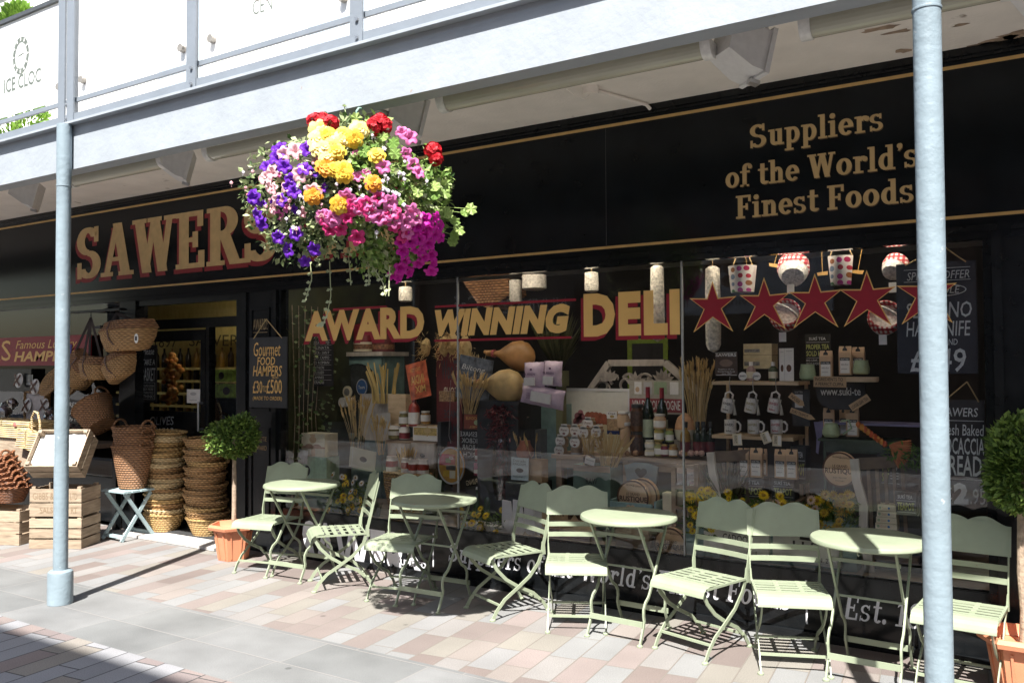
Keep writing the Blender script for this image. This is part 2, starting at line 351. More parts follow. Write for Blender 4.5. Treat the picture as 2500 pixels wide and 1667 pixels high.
# ============================================================ the ground
def pavemat(name, rot, roww, len0, lenv, cols, off=(0, 0), joint=0.0032, jcol=(.17, .15, .13), speck=0.22, rough=0.8, stain=0.5, kx=0):
    m = bpy.data.materials.new(name); m.use_nodes = True; N, L = nodes(m); b = N['Principled BSDF']; b.inputs['Roughness'].default_value = rough; b.inputs['Specular IOR Level'].default_value = 0.3
    def M(op, a, b_=None, c=None):
        n = N.new('ShaderNodeMath'); n.operation = op
        for i, v in enumerate((a, b_, c)):
            if v is None: continue
            if isinstance(v, (int, float)): n.inputs[i].default_value = v
            else: L.new(v, n.inputs[i])
        return n.outputs[0]
    tc = N.new('ShaderNodeTexCoord'); sp = N.new('ShaderNodeSeparateXYZ'); L.new(tc.outputs['Object'], sp.inputs[0])
    x, y = sp.outputs[0], sp.outputs[1]; c, s = math.cos(rot), math.sin(rot)
    u = M('ADD', M('SUBTRACT', M('MULTIPLY', x, c), M('MULTIPLY', y, s)), 100 + off[0])
    v = M('ADD', M('ADD', M('MULTIPLY', x, s + kx), M('MULTIPLY', y, c)), 100 + off[1])
    row = M('FLOOR', M('DIVIDE', u, roww)); fu = M('FRACT', M('DIVIDE', u, roww))
    w1 = N.new('ShaderNodeTexWhiteNoise'); w1.noise_dimensions = '1D'; L.new(row, w1.inputs['W'])
    w2 = N.new('ShaderNodeTexWhiteNoise'); w2.noise_dimensions = '1D'; L.new(M('ADD', row, 31.7), w2.inputs['W'])
    ln = M('ADD', M('MULTIPLY', w1.outputs['Value'], lenv), len0)
    vv = M('ADD', M('DIVIDE', v, ln), M('MULTIPLY', w2.outputs['Value'], 7.0)); idb = M('FLOOR', vv); fv = M('FRACT', vv)
    cb = N.new('ShaderNodeCombineXYZ'); L.new(row, cb.inputs[0]); L.new(idb, cb.inputs[1])
    w3 = N.new('ShaderNodeTexWhiteNoise'); w3.noise_dimensions = '2D'; L.new(cb.outputs[0], w3.inputs['Vector'])
    rp = N.new('ShaderNodeValToRGB'); rp.color_ramp.interpolation = 'CONSTANT'; e = rp.color_ramp.elements
    for i, cc in enumerate(cols):
        q = e[i] if i < 2 else e.new(i / len(cols)); q.position = i / len(cols); q.color = (*cc, 1)
    L.new(w3.outputs['Value'], rp.inputs[0])
    n1 = N.new('ShaderNodeTexNoise'); n1.inputs['Scale'].default_value = 170; n1.inputs['Detail'].default_value = 3; L.new(tc.outputs['Object'], n1.inputs['Vector'])
    n2 = N.new('ShaderNodeTexNoise'); n2.inputs['Scale'].default_value = 2.2; n2.inputs['Detail'].default_value = 8; L.new(tc.outputs['Object'], n2.inputs['Vector'])
    g1 = N.new('ShaderNodeMapRange'); g1.inputs[1].default_value = .3; g1.inputs[2].default_value = .7; g1.inputs[3].default_value = 1 - speck; g1.inputs[4].default_value = 1 + speck; L.new(n1.outputs[0], g1.inputs[0])
    g2 = N.new('ShaderNodeMapRange'); g2.inputs[1].default_value = .3; g2.inputs[2].default_value = .75; g2.inputs[3].default_value = 1 - .3 * stain; g2.inputs[4].default_value = 1 + .15 * stain; L.new(n2.outputs[0], g2.inputs[0])
    w4 = N.new('ShaderNodeMapRange'); w4.inputs[3].default_value = .93; w4.inputs[4].default_value = 1.08; L.new(w3.outputs['Color'], w4.inputs[0])
    k = M('MULTIPLY', M('MULTIPLY', g1.outputs[0], g2.outputs[0]), w4.outputs[0])
    # chewing gum and grime spots
    vo = N.new('ShaderNodeTexVoronoi'); vo.inputs['Scale'].default_value = 2.6; L.new(tc.outputs['Object'], vo.inputs['Vector'])
    sp2 = N.new('ShaderNodeMapRange'); sp2.inputs[1].default_value = .035; sp2.inputs[2].default_value = .06; sp2.inputs[3].default_value = .62; sp2.inputs[4].default_value = 1; L.new(vo.outputs['Distance'], sp2.inputs[0])
    k = M('MULTIPLY', k, sp2.outputs[0])
    sc = N.new('ShaderNodeVectorMath'); sc.operation = 'SCALE'; L.new(rp.outputs[0], sc.inputs[0]); L.new(k, sc.inputs['Scale'])
    du = M('MULTIPLY', M('MINIMUM', fu, M('SUBTRACT', 1, fu)), roww); dv = M('MULTIPLY', M('MINIMUM', fv, M('SUBTRACT', 1, fv)), ln)
    dm = M('MINIMUM', du, dv); jm = N.new('ShaderNodeMapRange'); jm.inputs[1].default_value = joint * .6; jm.inputs[2].default_value = joint * 1.5; L.new(dm, jm.inputs[0])
    mx = N.new('ShaderNodeMix'); mx.data_type = 'RGBA'; L.new(jm.outputs[0], mx.inputs[0]); mx.inputs[6].default_value = (*jcol, 1); L.new(sc.outputs[0], mx.inputs[7])
    L.new(mx.outputs[2], b.inputs['Base Color'])
    hh = M('ADD', M('MULTIPLY', jm.outputs[0], 1.0), M('MULTIPLY', n1.outputs[0], .25))
    bp = N.new('ShaderNodeBump'); bp.inputs['Strength'].default_value = .6; bp.inputs['Distance'].default_value = .003; L.new(hh, bp.inputs['Height']); L.new(bp.outputs[0], b.inputs['Normal'])
    return m
SETTS = [(0.216, 0.216, 0.212), (0.193, 0.161, 0.148), (0.238, 0.209, 0.19), (0.225, 0.222, 0.219), (0.177, 0.145, 0.132), (0.231, 0.193, 0.18), (0.219, 0.219, 0.216), (0.222, 0.206, 0.18), (0.203, 0.171, 0.157), (0.231, 0.219, 0.209)]
SETT2 = [(0.253, 0.253, 0.262), (0.202, 0.168, 0.156), (0.246, 0.224, 0.196), (0.27, 0.27, 0.277), (0.187, 0.156, 0.15), (0.218, 0.178, 0.165), (0.262, 0.262, 0.27)]
M_PAVE = pavemat('paving_setts', R_(-6), .171, .30, .17, SETTS)
M_STREET = pavemat('street_setts', R_(-6), .171, .36, .17, SETT2, jcol=(.05, .05, .05), joint=.004)
M_KERB = pavemat('kerb_slabs', R_(-90), .3775, .66, .12, [(.168, .172, .170), (.184, .186, .184), (.175, .178, .175)], off=(3.055 - 100 % .3775 - 3.055 + 0.0, 0), joint=.0035, jcol=(.22, .21, .20), speck=.16, stain=.9, kx=0)
def sheet(name, x0, x1, y0, y1, z, mt, nx=1):
    mb = MB(); mb.add([(x0, y0, z), (x1, y0, z), (x1, y1, z), (x0, y1, z)], [(0, 1, 2, 3)]); return ground_piece(name, mb, mt)
sheet('pavement', -32, 28, 3.81, 9.2, 0, M_PAVE)
sheet('kerb_strip', -32, 28, 3.055, 3.81, 0, M_KERB)
sheet('street', -32, 28, -8.4, 3.055, 0, M_STREET)
sheet('ground', -90, 90, -90, 90, -.05, pm('bare_ground', (.2, .19, .18), .9))
# ============================================================ paints
BLK = pm('black_gloss_paint', (.007, .008, .009), .14, var=.3, scale=6, bump=.02, bscale=30, spec=.3)
BLK2 = pm('black_paint', (.009, .010, .011), .26, var=.3, scale=8, bump=.03, bscale=60, spec=.3)
FASC = pm('black_sign_board', (.006, .008, .010), .16, var=.3, scale=4, bump=.04, bscale=18, spec=.22)
GOLD = pm('gold_sign_paint', (.56, .39, .18), .42, var=.1, scale=12)
GOLDL = pm('gold_line_paint', (.60, .38, .14), .42, var=.1, scale=12)
AMBER = pm('amber_vinyl', (.70, .42, .13), .45, var=.04, scale=8)
REDV = pm('red_vinyl', (.24, .003, .014), .4, var=.05)
REDS = pm('red_sign_paint', (.22, .006, .014), .45, var=.1)
WHV = pm('white_vinyl', (.86, .85, .87), .5, var=.03)
GREYB = pm('grey_blue_steel_paint', (.325, .355, .385), .45, var=.06, scale=5, bump=.25, bscale=26, dirt=((.30, .22, .15), 9, .715))
GREYD = pm('darker_steel_paint', (.19, .215, .245), .45, var=.06, scale=5, bump=.2, bscale=26)
POSTP = pm('blue_grey_post_paint', (.235, .295, .33), .42, var=.10, scale=6, bump=.35, bscale=32, dirt=((.52, .55, .56), 22, .70))
WHITE = pm('white_wall_paint', (.80, .79, .77), .7, var=.03, scale=3)
SOFF = pm('cream_soffit_paint', (.84, .78, .71), .75, var=.06, scale=4, bump=.35, bscale=45, dirt=((.22, .17, .13), 5, .70))
GLASS = glassmat('window_glass', 1.35)
SILVER = pm('grey_metal', (.55, .55, .55), .35, metal=.9, var=.05)
GREYP = pm('grey_plastic', (.52, .51, .50), .5, var=.05)
CHALK = pm('chalk_white', (.72, .75, .73), .8, var=.12, scale=60)
BOARD = pm('chalkboard_black', (.018, .018, .02), .55, var=.3, scale=10)
# ============================================================ the shop
YF = 5.34
shop = thing('shop_building', 'black fronted delicatessen with a long sign board and a white wall above', 'shop', (-3, 5.34, 0))
m = MB(); m.bb(-5.78, -.30, YF, YF + .07, .05, .40); part('stall_riser', m, BLK, shop)
m = MB(); m.bb(-6.31, 3, YF - .025, YF + .07, 0, .05); part('plinth', m, BLK2, shop)
m = MB(); m.bb(-24, 8, YF, YF + .06, 2.40, 3.345); fb = part('fascia_board', m, FASC, shop)
m = MB(); m.bb(-24, 8, YF - .035, YF + .02, 3.345, 3.385); m.bb(-24, 8, YF - .018, YF + .02, 3.327, 3.345); part('cornice', m, BLK, shop)
m = MB(); m.bb(-24, 8, YF - .03, YF + .02, 2.365, 2.40); m.bb(-24, 8, YF - .012, YF + .06, 2.325, 2.365); part('window_head', m, BLK, shop)
def gl(z, w, x0, x1):
    m = MB(); m.bb(x0, x1, YF - .002, YF, z - w / 2, z + w / 2); return m
m = gl(3.295, .02, -24, .06); m.join(gl(2.455, .018, -24, .06))
for zc, s in ((3.295, -1), (2.455, 1)):
    pts = [(.06 + .16 * math.sin(a * math.pi / 12), zc + s * (.16 - .16 * math.cos(a * math.pi / 12)) * 1.0) for a in range(7)]
    for (xa, za), (xb, zb) in zip(pts, pts[1:]): m.prism([(xa, za - .009), (xb, zb - .009), (xb, zb + .009), (xa, za + .009)], YF - .0024, YF)
m.bb(.21, .228, YF - .002, YF, 2.62, 3.13)
part('gold_lining', m, GOLDL, shop)
SERIF['L'] = (.82, _r(.1, 0, .3, 1) + _r(0, .92, .42, 1) + _r(0, 0, .74, .09) + _r(.65, .09, .74, .32))
SERIF['T'] = (.9, _r(.3, 0, .5, 1) + _r(0, .91, .8, 1) + _r(.16, 0, .64, .08) + _r(0, .7, .08, .91) + _r(.72, .7, .8, .91))
SERIF['D'] = (.98, _r(.1, 0, .3, 1) + _r(0, .92, .4, 1) + _r(0, 0, .4, .08) + _ring(.38, .5, .5, .5, 90, -90, .21, .09))
for s, a, b in (('SAWERS', -8.97, -5.90), ('LTD', -5.54, -4.28)):
    m = MB()
    for k in range(3): serif(m, s, a + .024 * k, b + .024 * k, 2.60, .55, YF - .0015 - .0002 * k)
    m.v = [(x - .034, y, z - .042) for x, y, z in m.v]; part('letter_shadow', m, REDS, shop, smooth=0)
for s, a, b in (('SAWERS', -8.97, -5.90), ('LTD', -5.54, -4.28)):
    m = MB()
    for k in range(3): serif(m, s, a + .024 * k, b + .024 * k, 2.60, .55, YF - .0045 - .0004 * k, dy=.0002)
    part('shop_name', m, GOLD, shop, smooth=0)
m = MB(); q = onY(1478, 300, YF); m.bb(q.x - .0015, q.x + .0015, YF - .0012, YF, 2.47, 3.28); part('board_joint', m, pm('joint_line', (.05, .05, .05), .6), shop)
m = MB()
SHD = pm('brown_letter_edge', (.13, .075, .03), .5)
sh = MB()
for s, x0, x1, z, c in (('Suppliers', -1.605, -.835, 3.0, .145), ('of the World\'s', -1.765, -.655, 2.765, .145), ('Finest Foods', -1.70, -.68, 2.565, .145)):
    serif(m, s, x0, x1, z, c, YF - .0045, dy=.0002); serif(m, s, x0 + .006, x1 + .006, z, c, YF - .005, dy=.0002); serif(sh, s, x0, x1, z, c, YF - .0018, dx=.008, dz=-.005)
part('slogan_shadow', sh, SHD, shop, smooth=0); part('slogan', m, GOLD, shop, smooth=0)
# stall riser lettering
m = MB()
txp(m, 'SAWERS', 738, 1268, 1030, 1392, YF - .0015, bold=.028, slope=0)
m2 = onY(980, 1383, YF); tx(m, 'LIMITED', m2.x - .01, m2.x + .25, .035 + .035, .115, YF - .0015, bold=.03)
a = onY(1095, 1345, YF); b = onY(1930, 1475, YF)
serif(m, "Suppliers of the World's Finest Foods", a.x, b.x, .155, .142, YF - .0015, shear=.22)
a = onY(2058, 1500, YF); serif(m, 'Est. 1897', a.x, a.x + .58, .155, .142, YF - .0015, shear=.22)
for q in (1058, 1968): w = onY(q, 1380, YF); m.bb(w.x - .005, w.x + .005, YF - .002, YF, .09, .35)
part('stall_riser_lettering', m, WHV, shop, smooth=0)
# window panes, joints, frame
XJ = (-5.80, -3.89, -2.075, -.335)
for i in range(3):
    m = MB(); m.quad((XJ[i] + .003, YF + .02, .40), (XJ[i + 1] - .003, YF + .02, .40), (XJ[i + 1] - .003, YF + .02, 2.33), (XJ[i] + .003, YF + .02, 2.33)); g = part('window_pane', m, GLASS, shop, smooth=0)
m = MB()
for x in XJ[1:3]: m.bb(x - .005, x + .005, YF + .012, YF + .03, .40, 2.33)
part('pane_joint', m, pm('clear_silicone', (.30, .31, .31), .4), shop)
m = MB(); m.bb(-5.84, -5.80, YF - .01, YF + .08, 0.05, 2.33); m.bb(-.335, -.295, YF - .01, YF + .08, .05, 2.33); m.bb(-5.8, -.335, YF + .005, YF + .06, .385, .405); part('window_frame', m, BLK, shop)
# painted words on the glass
YG = YF + .016
def award(mb, dx=0, dz=0):
    YY = YG - (.0 if not (dx or dz) else -.001)
    tmp = MB()
    tx(tmp, 'AWARD', -5.53, -4.215, 1.865, 2.125, YY, bold=.05, space=1.06); tx(tmp, 'DELI', -2.80, -2.09, 1.845, 2.145, YY, bold=.06, space=1.16)
    mb.join(tmp, Matrix.Translation((dx, 0, dz)))
m = MB(); award(m); tx(m, 'WINNING', -4.11, -2.91, 1.875, 2.085, YG, bold=.07, shear=.2, space=1.08); part('window_words', m, AMBER, shop, smooth=0)
m = MB(); award(m, -.022, -.028)
m.bb(-4.11, -2.86, YG + .0012, YG + .0016, 2.10, 2.117); m.bb(-4.12, -2.90, YG + .0012, YG + .0016, 1.835, 1.853); m.bb(-5.2, -4.6, YG + .0012, YG + .0016, 2.118, 2.14); part('window_word_shadow', m, REDV, shop, smooth=0)
# five stars on the glass
def star(mb, cx, cz, k, y):
    o = [(0, .17), (.036, .062), (.152, .068), (.058, -.005), (.128, -.15), (0, -.058), (-.128, -.15), (-.058, -.005), (-.152, .068), (-.036, .062)]
    mb.add([(cx + x * k, y, cz + z * k) for x, z in o][::-1] + [(cx, y, cz)], [(i, (i + 1) % 10, 10) for i in range(10)])
for px, py in ((1740, 752), (1866, 745), (1990, 738), (2117, 732), (2262, 724)):
    p = onY(px, py, YG); mo = MB(); star(mo, p.x, p.z, 1.03, YG); so_ = part('window_star', mo, AMBER, shop, smooth=0)
    mi = MB(); star(mi, p.x, p.z - .001, .92, YG - .0015); part('star_face', mi, REDV, so_, smooth=0)
# pilasters
def panel(mb, x0, x1, z0, z1, y, w=.022, d=.012):
    mb.bb(x0, x1, y - d, y, z0, z0 + w); mb.bb(x0, x1, y - d, y, z1 - w, z1); mb.bb(x0, x0 + w, y - d, y, z0 + w, z1 - w); mb.bb(x1 - w, x1, y - d, y, z0 + w, z1 - w)
m = MB(); m.bb(-6.31, -5.86, YF, YF + .25, .05, 2.33); panel(m, -6.20, -5.95, 1.25, 2.18, YF); panel(m, -6.20, -5.95, .18, 1.1, YF); m.bb(-6.31, -6.25, YF - .02, YF, .05, 2.33); m.bb(-5.9, -5.845, YF - .03, YF, .05, 2.33); part('pilaster', m, BLK2, shop)
m = MB(); m.bb(-.295, 3, YF, YF + .2, .05, 2.33); m.bb(-.29, -.245, YF - .03, YF, .05, 2.33); panel(m, -.13, .62, .75, 2.12, YF, .03, .018); panel(m, -.13, .62, .15, .66, YF, .03, .018); part('pilaster', m, BLK2, shop)
m = MB()
tx(m, 'AWARDS', -6.17, -5.975, 1.98, 2.08, YF - .002); m.bb(-6.17, -5.98, YF - .002, YF, 1.955, 1.96); tx(m, 'TASTE', -6.15, -5.99, .98, 1.02, YF - .002); tx(m, 'AWARD', -6.15, -5.99, .90, .94, YF - .002)
part('pilaster_lettering', m, pm('dull_gold', (.30, .21, .10), .5), shop, smooth=0)
m = MB()
for s, z, c, w in (('SAWERS', 1.86, .17, .55), ('SAUSAGES', 1.635, .06, .45), ('BREADS', 1.48, .085, .42), ('CHEESES', 1.36, .065, .4), ('GRAINS', 1.225, .085, .42), ('WINES', 1.10, .065, .32), ('GIFTS', .965, .085, .34)):
    tx(m, s, -.075, -.075 + w, z, z + c, YF - .002, bold=.015, shear=.12)
part('pilaster_lettering', m, AMBER, shop, smooth=0)
m = MB()
for z in (1.455, 1.2, .95): m.bb(-.08, .5, YF - .002, YF, z, z + .006)
part('pilaster_rule', m, REDV, shop, smooth=0)
# doorway: recess with a half open glazed door and a fixed side light
m = MB(); yd = YF + .36; XA = onY(345, 1000, yd).x; XB = onY(500, 1000, yd).x; m.bb(-8.2, -7.93, YF, YF + .1, 0, 2.33); m.bb(-6.40, -6.31, YF, YF + .5, 0, 2.33); m.bb(-7.93, -6.40, YF + .02, YF + .1, 2.27, 2.40); m.bb(XA - .1, -6.40, yd, yd + .08, 2.05, 2.15); m.bb(XB + .01, XB + .06, yd, yd + .08, 0.0, 2.05); m.bb(XA - .16, XA - .01, yd, yd + .08, 0, 2.4); part('door_frame', m, BLK2, shop)
m = MB(); m.bb(-7.93, -6.40, 5.10, YF + .5, .004, .03); part('door_step', m, pm('worn_stone', (.42, .40, .38), .8, var=.2, scale=20), shop)
m = MB(); m.bb(-7.9, -6.43, YF + .0, YF + .34, .03, .042); part('door_mat', m, pm('dark_mat', (.03, .03, .03), .95, var=.4, scale=90), shop)
m = MB(); m.bb(XA, XA + .08, yd, yd + .05, .03, 2.03); m.bb(XB - .07, XB, yd, yd + .05, .03, 2.03); m.bb(XA + .08, XB - .07, yd, yd + .05, 1.92, 2.03); m.bb(XA + .08, XB - .07, yd, yd + .05, .03, 1.19); dr = part('door', m, BLK2, shop)
m = MB(); m.quad((XA + .08, yd + .03, 1.19), (XB - .07, yd + .03, 1.19), (XB - .07, yd + .03, 1.92), (XA + .08, yd + .03, 1.92)); part('door_glass', m, GLASS, dr, smooth=0)
m = MB(); txp(m, 'OLIVES', 366, 1017, 424, 1037, yd - .002, shear=.15); txp(m, 'CAVIAR', 366, 1044, 424, 1064, yd - .002, shear=.15)
for py in (1030, 1057): q = onY(356, py, yd - .002); m.add([(q.x + a, yd - .002, q.z + b) for a, b in _disc(0, 0, .014)[0]], [tuple(range(12))])
part('door_lettering', m, pm('faded_white', (.30, .30, .30), .6), dr, smooth=0)
m = MB(); XH = XB - .035; m.cyl((XH, yd - .05, 1.0), (XH, yd - .05, 1.3), .012); m.cyl((XH, yd - .05, 1.02), (XH, yd, 1.02), .01); m.cyl((XH, yd - .05, 1.28), (XH, yd, 1.28), .01); part('door_handle', m, SILVER, dr)
for x0, x1, z0, z1, y in ((XA, -6.40, 2.15, 2.4, yd + .04), (XB + .06, -6.40, .03, 2.05, yd + .04)):
    m = MB(); m.quad((x0, y, z0), (x1, y, z0), (x1, y, z1), (x0, y, z1)); part('window_pane', m, GLASS, shop, smooth=0)
# left hand shop window
m = MB(); m.quad((-24, YF + .03, .5), (-8.2, YF + .03, .5), (-8.2, YF + .03, 2.33), (-24, YF + .03, 2.33)); part('window_pane', m, GLASS, shop, smooth=0)
m = MB(); m.bb(-24, -8.2, YF, YF + .07, .05, .5); part('stall_riser', m, BLK, shop)
# inside: floor, walls, ceiling, window platforms
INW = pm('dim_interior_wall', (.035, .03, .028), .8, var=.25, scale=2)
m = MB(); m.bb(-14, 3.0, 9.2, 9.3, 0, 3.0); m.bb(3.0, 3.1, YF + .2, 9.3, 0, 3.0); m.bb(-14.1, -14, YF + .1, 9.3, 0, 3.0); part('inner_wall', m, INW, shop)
m = MB(); m.bb(-14, 3, YF + .3, 9.2, 2.75, 2.85); part('ceiling', m, pm('interior_ceiling', (.62, .60, .56), .8), shop)
m = MB(); m.bb(-5.80, -.30, YF + .075, 6.75, .33, .395); m.bb(-14, -8.0, YF + .08, 6.4, .4, .48); part('display_platform', m, wood('platform_wood', (.26, .21, .16), (.44, .37, .29), (2, 10, 10)), shop)
m = MB(); m.bb(-5.86, -5.82, YF + .09, 6.75, .4, 2.6); part('partition', m, pm('olive_partition', (.035, .04, .015), .8, var=.3, scale=5), shop)
m = MB(); m.bb(-.33, -.29, YF + .09, 6.75, .4, 2.6); part('partition', m, wood('red_brown_wood', (.16, .06, .03), (.28, .12, .06), (12, 12, 1)), shop)
# upper wall with windows
m = MB(); m.bb(-24, 8, 5.62, 5.9, 3.345, 10.5); part('upper_wall', m, WHITE, shop)
DARKW = pm('dark_opening', (.04, .045, .05), .3)
for xx in (-8.9, -6.55, -4.12, -1.7):
    for k in range(4):
        m = MB(); m.bb(xx + k * .13 - .03, xx + k * .13 + .03, 5.61, 5.63, 3.78, 4.02); m.bb(xx + k * .13 - .02, xx + k * .13 + .02, 5.61, 5.63, 4.07, 4.13); part('wall_slot', m, DARKW, shop)
for xx in (-7.6, -5.4, -3.0):
    m = MB(); m.bb(xx - .35, xx + .35, 5.60, 5.64, 4.55, 6.0); w = part('upper_window', m, pm('upper_window_grey', (.35, .4, .45), .1, var=.05), shop)
# ============================================================ the building across the street
YO = -8.0
opp = thing('opposite_building', 'red brick shop building standing across the street from the deli', 'building', (-3, YO, 0))
PALEW = pm('red_brown_brick', (.20, .115, .085), .9, var=.25, scale=14, bump=.2)
m = MB(); m.bb(-30, 26, YO - 1.0, YO, 4.6, 7.2); part('upper_wall', m, PALEW, opp)
m = MB(); m.bb(-30, 26, YO - .6, YO - .3, 0, 4.6); part('shop_wall', m, pm('dark_shop_wall', (.05, .05, .055), .6), opp)
OG = pm('opposite_dark_glass', (.03, .035, .04), .06); STN = pm('dark_red_stone', (.09, .06, .055), .8, var=.15, scale=6)
for k in range(16):
    x = -29 + k * 3.4
    m = MB(); m.bb(x, x + .5, YO - .3, YO, 0, 4.6); part('shop_pier', m, STN, opp)
    m = MB(); m.bb(x + .6, x + 3.3, YO - .3, YO - .27, .5, 2.8); part('shop_window', m, OG, opp)
    z = 5.1; m = MB(); m.bb(x + .9, x + 2.5, YO - .01, YO + .02, z, z + 1.6); w = part('sash_window', m, OG, opp)
    f = MB(); f.bb(x + .82, x + .90, YO, YO + .04, z - .08, z + 1.68); f.bb(x + 2.5, x + 2.58, YO, YO + .04, z - .08, z + 1.68); f.bb(x + .9, x + 2.5, YO + .02, YO + .04, z + .76, z + .84); f.bb(x + .7, x + 2.7, YO, YO + .08, z - .16, z - .08); part('window_frame', f, WHITE, w)
fbz = 9.0; fby = 2.94 - (fbz + .3) / 1.55  # unseen slab added over the street to cast the shadow near the kerb
fbr = thing('sunblocker', 'unseen flat footbridge running along the street above the camera', 'sunblocker', (-3, fby - .9, fbz)); m = MB(); m.bb(-40, 30, fby - 2.4, fby, fbz, fbz + .3); part('shade_slab', m, GREYB, fbr)
for x in (-38, 28): m = MB(); m.cyl((x, fby - .9, 0), (x, fby - .9, fbz), .2); part('pier', m, GREYB, fbr)
def oppsign(name, label, x0, x1, z0, z1, col, words, lab_cat='sign'):
    s_ = (10.72 - YO) / 15.32; x0, x1, z0, z1 = x0 * s_, x1 * s_, 1.65 + (z0 - 1.65) * s_, 1.65 + (z1 - 1.65) * s_
    t = thing(name, label, lab_cat, ((x0 + x1) / 2, YO + .06, z0)); m = MB(); m.bb(x0, x1, YO, YO + .08, z0, z1); part('board', m, col, t)
    for s, a, b, c, d, mt, bo in words:
        q = MB(); tx(q, s, x0 + (x1 - x0) * a, x0 + (x1 - x0) * b, z0 + (z1 - z0) * c, z0 + (z1 - z0) * d, 0, bold=bo, mirror=True); q.v = [(x, YO + .0815, z) for x, y, z in q.v]; part('sign_lettering', q, mt, t, smooth=0)
NAVY = pm('navy_sign', (.02, .04, .15), .4); SKYB = pm('grey_blue_sign', (.30, .36, .46), .5); BLUEL = pm('bright_blue_letter', (.02, .16, .42), .5); BRN = pm('brown_letter', (.12, .06, .03), .5)
DK = pm('dark_grey_letter', (.05, .05, .06), .5)
oppsign('library_sign', 'navy sign board with pale lettering across the street', -.6, 3.6, 2.35, 3.75, NAVY, [('all library', .06, .96, .58, .92, WHV, .02), ('y Bookshop', .02, .8, .2, .5, WHV, .02), ('MYSTERY', .2, .8, .06, .12, WHV, 0)])
oppsign('charity_shop_sign', 'grey blue fascia sign with brown and blue lettering across the street', -6.4, -3.2, 2.55, 3.7, SKYB, [('NI', .06, .22, .5, .86, BLUEL, .03), ('age', .28, .6, .42, .86, BRN, .04), ('Improving later life', .1, .75, .1, .26, DK, 0)])
oppsign('cafe_sign', 'dark cafe sign with pale capital letters across the street', -11.5, -8.2, 2.6, 3.3, DK, [('NUVINUZU', .4, .95, .2, .6, WHV, 0), ('Caf', .1, .3, .2, .8, WHV, 0)])
# ============================================================ the steel walkway over the pavement
YB = 3.48
wk = thing('steel_walkway', 'grey blue steel walkway with white frosted glass railing above the shop sign', 'walkway', (-3, YB, 3.05))
m = MB(); m.bb(-24, 8, YB, YB + .02, 3.079, 3.375); part('beam_web', m, GREYB, wk)
m = MB(); m.bb(-24, 8, YB, YB + .12, 3.063, 3.079); part('bottom_flange', m, GREYB, wk)
m = MB(); m.bb(-24, 8, YB - .052, YB + .12, 3.376, 3.392); part('top_flange', m, GREYB, wk)
m = MB(); m.bb(-24, 8, YB - .01, YB + .12, 3.393, 3.46); part('slab_edge', m, GREYD, wk)
m = MB(); m.bb(-24, 8, YB + .122, 5.58, 3.386, 3.46); part('soffit', m, SOFF, wk)
FLAKE = pm('bare_concrete_patch', (.33, .24, .17), .9, var=.4, scale=14)
for i, (px, py, a, b) in enumerate(((2150, 70, .16, .03), (2195, 78, .10, .02), (2345, 62, .05, .02), (2440, 100, .14, .05), (2480, 85, .10, .05), (2395, 110, .12, .02), (2205, 125, .05, .03), (1310, 312, .05, .02))):
    q = onZ(px, py, 3.3845); n = 11; mm = MB()
    rr = [random.uniform(.45, 1) for _ in range(n)]
    mm.add([(q.x + a * rr[k] * math.cos(2 * math.pi * k / n), q.y + b * 1.6 * rr[k] * math.sin(2 * math.pi * k / n), q.z) for k in range(n)][::-1], [tuple(range(n))]); part('flaked_patch', mm, FLAKE, wk, smooth=0)
ZR = 3.57; ZT = onY(0, 50, YB).z
FROST = bpy.data.materials.new('frosted_glass'); FROST.use_nodes = True
_N, _L = nodes(FROST); _b = _N['Principled BSDF']; _b.inputs['Base Color'].default_value = (.86, .87, .88, 1); _b.inputs['Roughness'].default_value = .25
_t = _N.new('ShaderNodeBsdfTransparent'); _s = _N.new('ShaderNodeMixShader'); _s.inputs[0].default_value = .72
_L.new(_t.outputs[0], _s.inputs[1]); _L.new(_b.outputs[0], _s.inputs[2]); _L.new(_s.outputs[0], _N['Material Output'].inputs[0])
PRINT = pm('grey_print', (.13, .15, .13), .6, var=.2)
SX = [-11.54, -10.15, -8.76, -7.37, -5.98, -4.585, -3.19, -1.80, -.41, .98]
for i, x in enumerate(SX):
    m = MB(); YS = YB - .018
    if i == 4:
        m.bb(x - .10, x - .015, YS, YS + .012, 3.394, 4.6); m.bb(x + .01, x + .095, YS, YS + .012, 3.394, 4.6); m.bb(x - .015, x + .01, YS + .03, YS + .09, 3.394, 4.6)
    else:
        m.bb(x - .045, x + .045, YS, YS + .012, 3.394, 4.6); m.bb(x - .045, x - .03, YS + .012, YS + .08, 3.394, 4.6)
    s = part('stanchion', m, GREYD, wk)
    for dz in (3.43, 3.53):
        b_ = MB(); b_.cyl((x + .01, YB - .03, dz), (x + .01, YB - .016, dz), .012, n=6); part('bolt', b_, SILVER, s)
for k, (z, t) in enumerate(((ZR, .012), (4.55, .03))):
    m = MB(); m.bb(-24, 8, YB + .014, YB + .07, z, z + t); m.bb(-24, 8, YB + .014, YB + .02, z - .02, z); part('rail', m, GREYD, wk)
m = MB(); m.bb(-24, -6.08, YB + .005, YB + .05, ZT - .03, ZT); part('rail', m, pm('dark_rail', (.06, .065, .07), .5), wk)
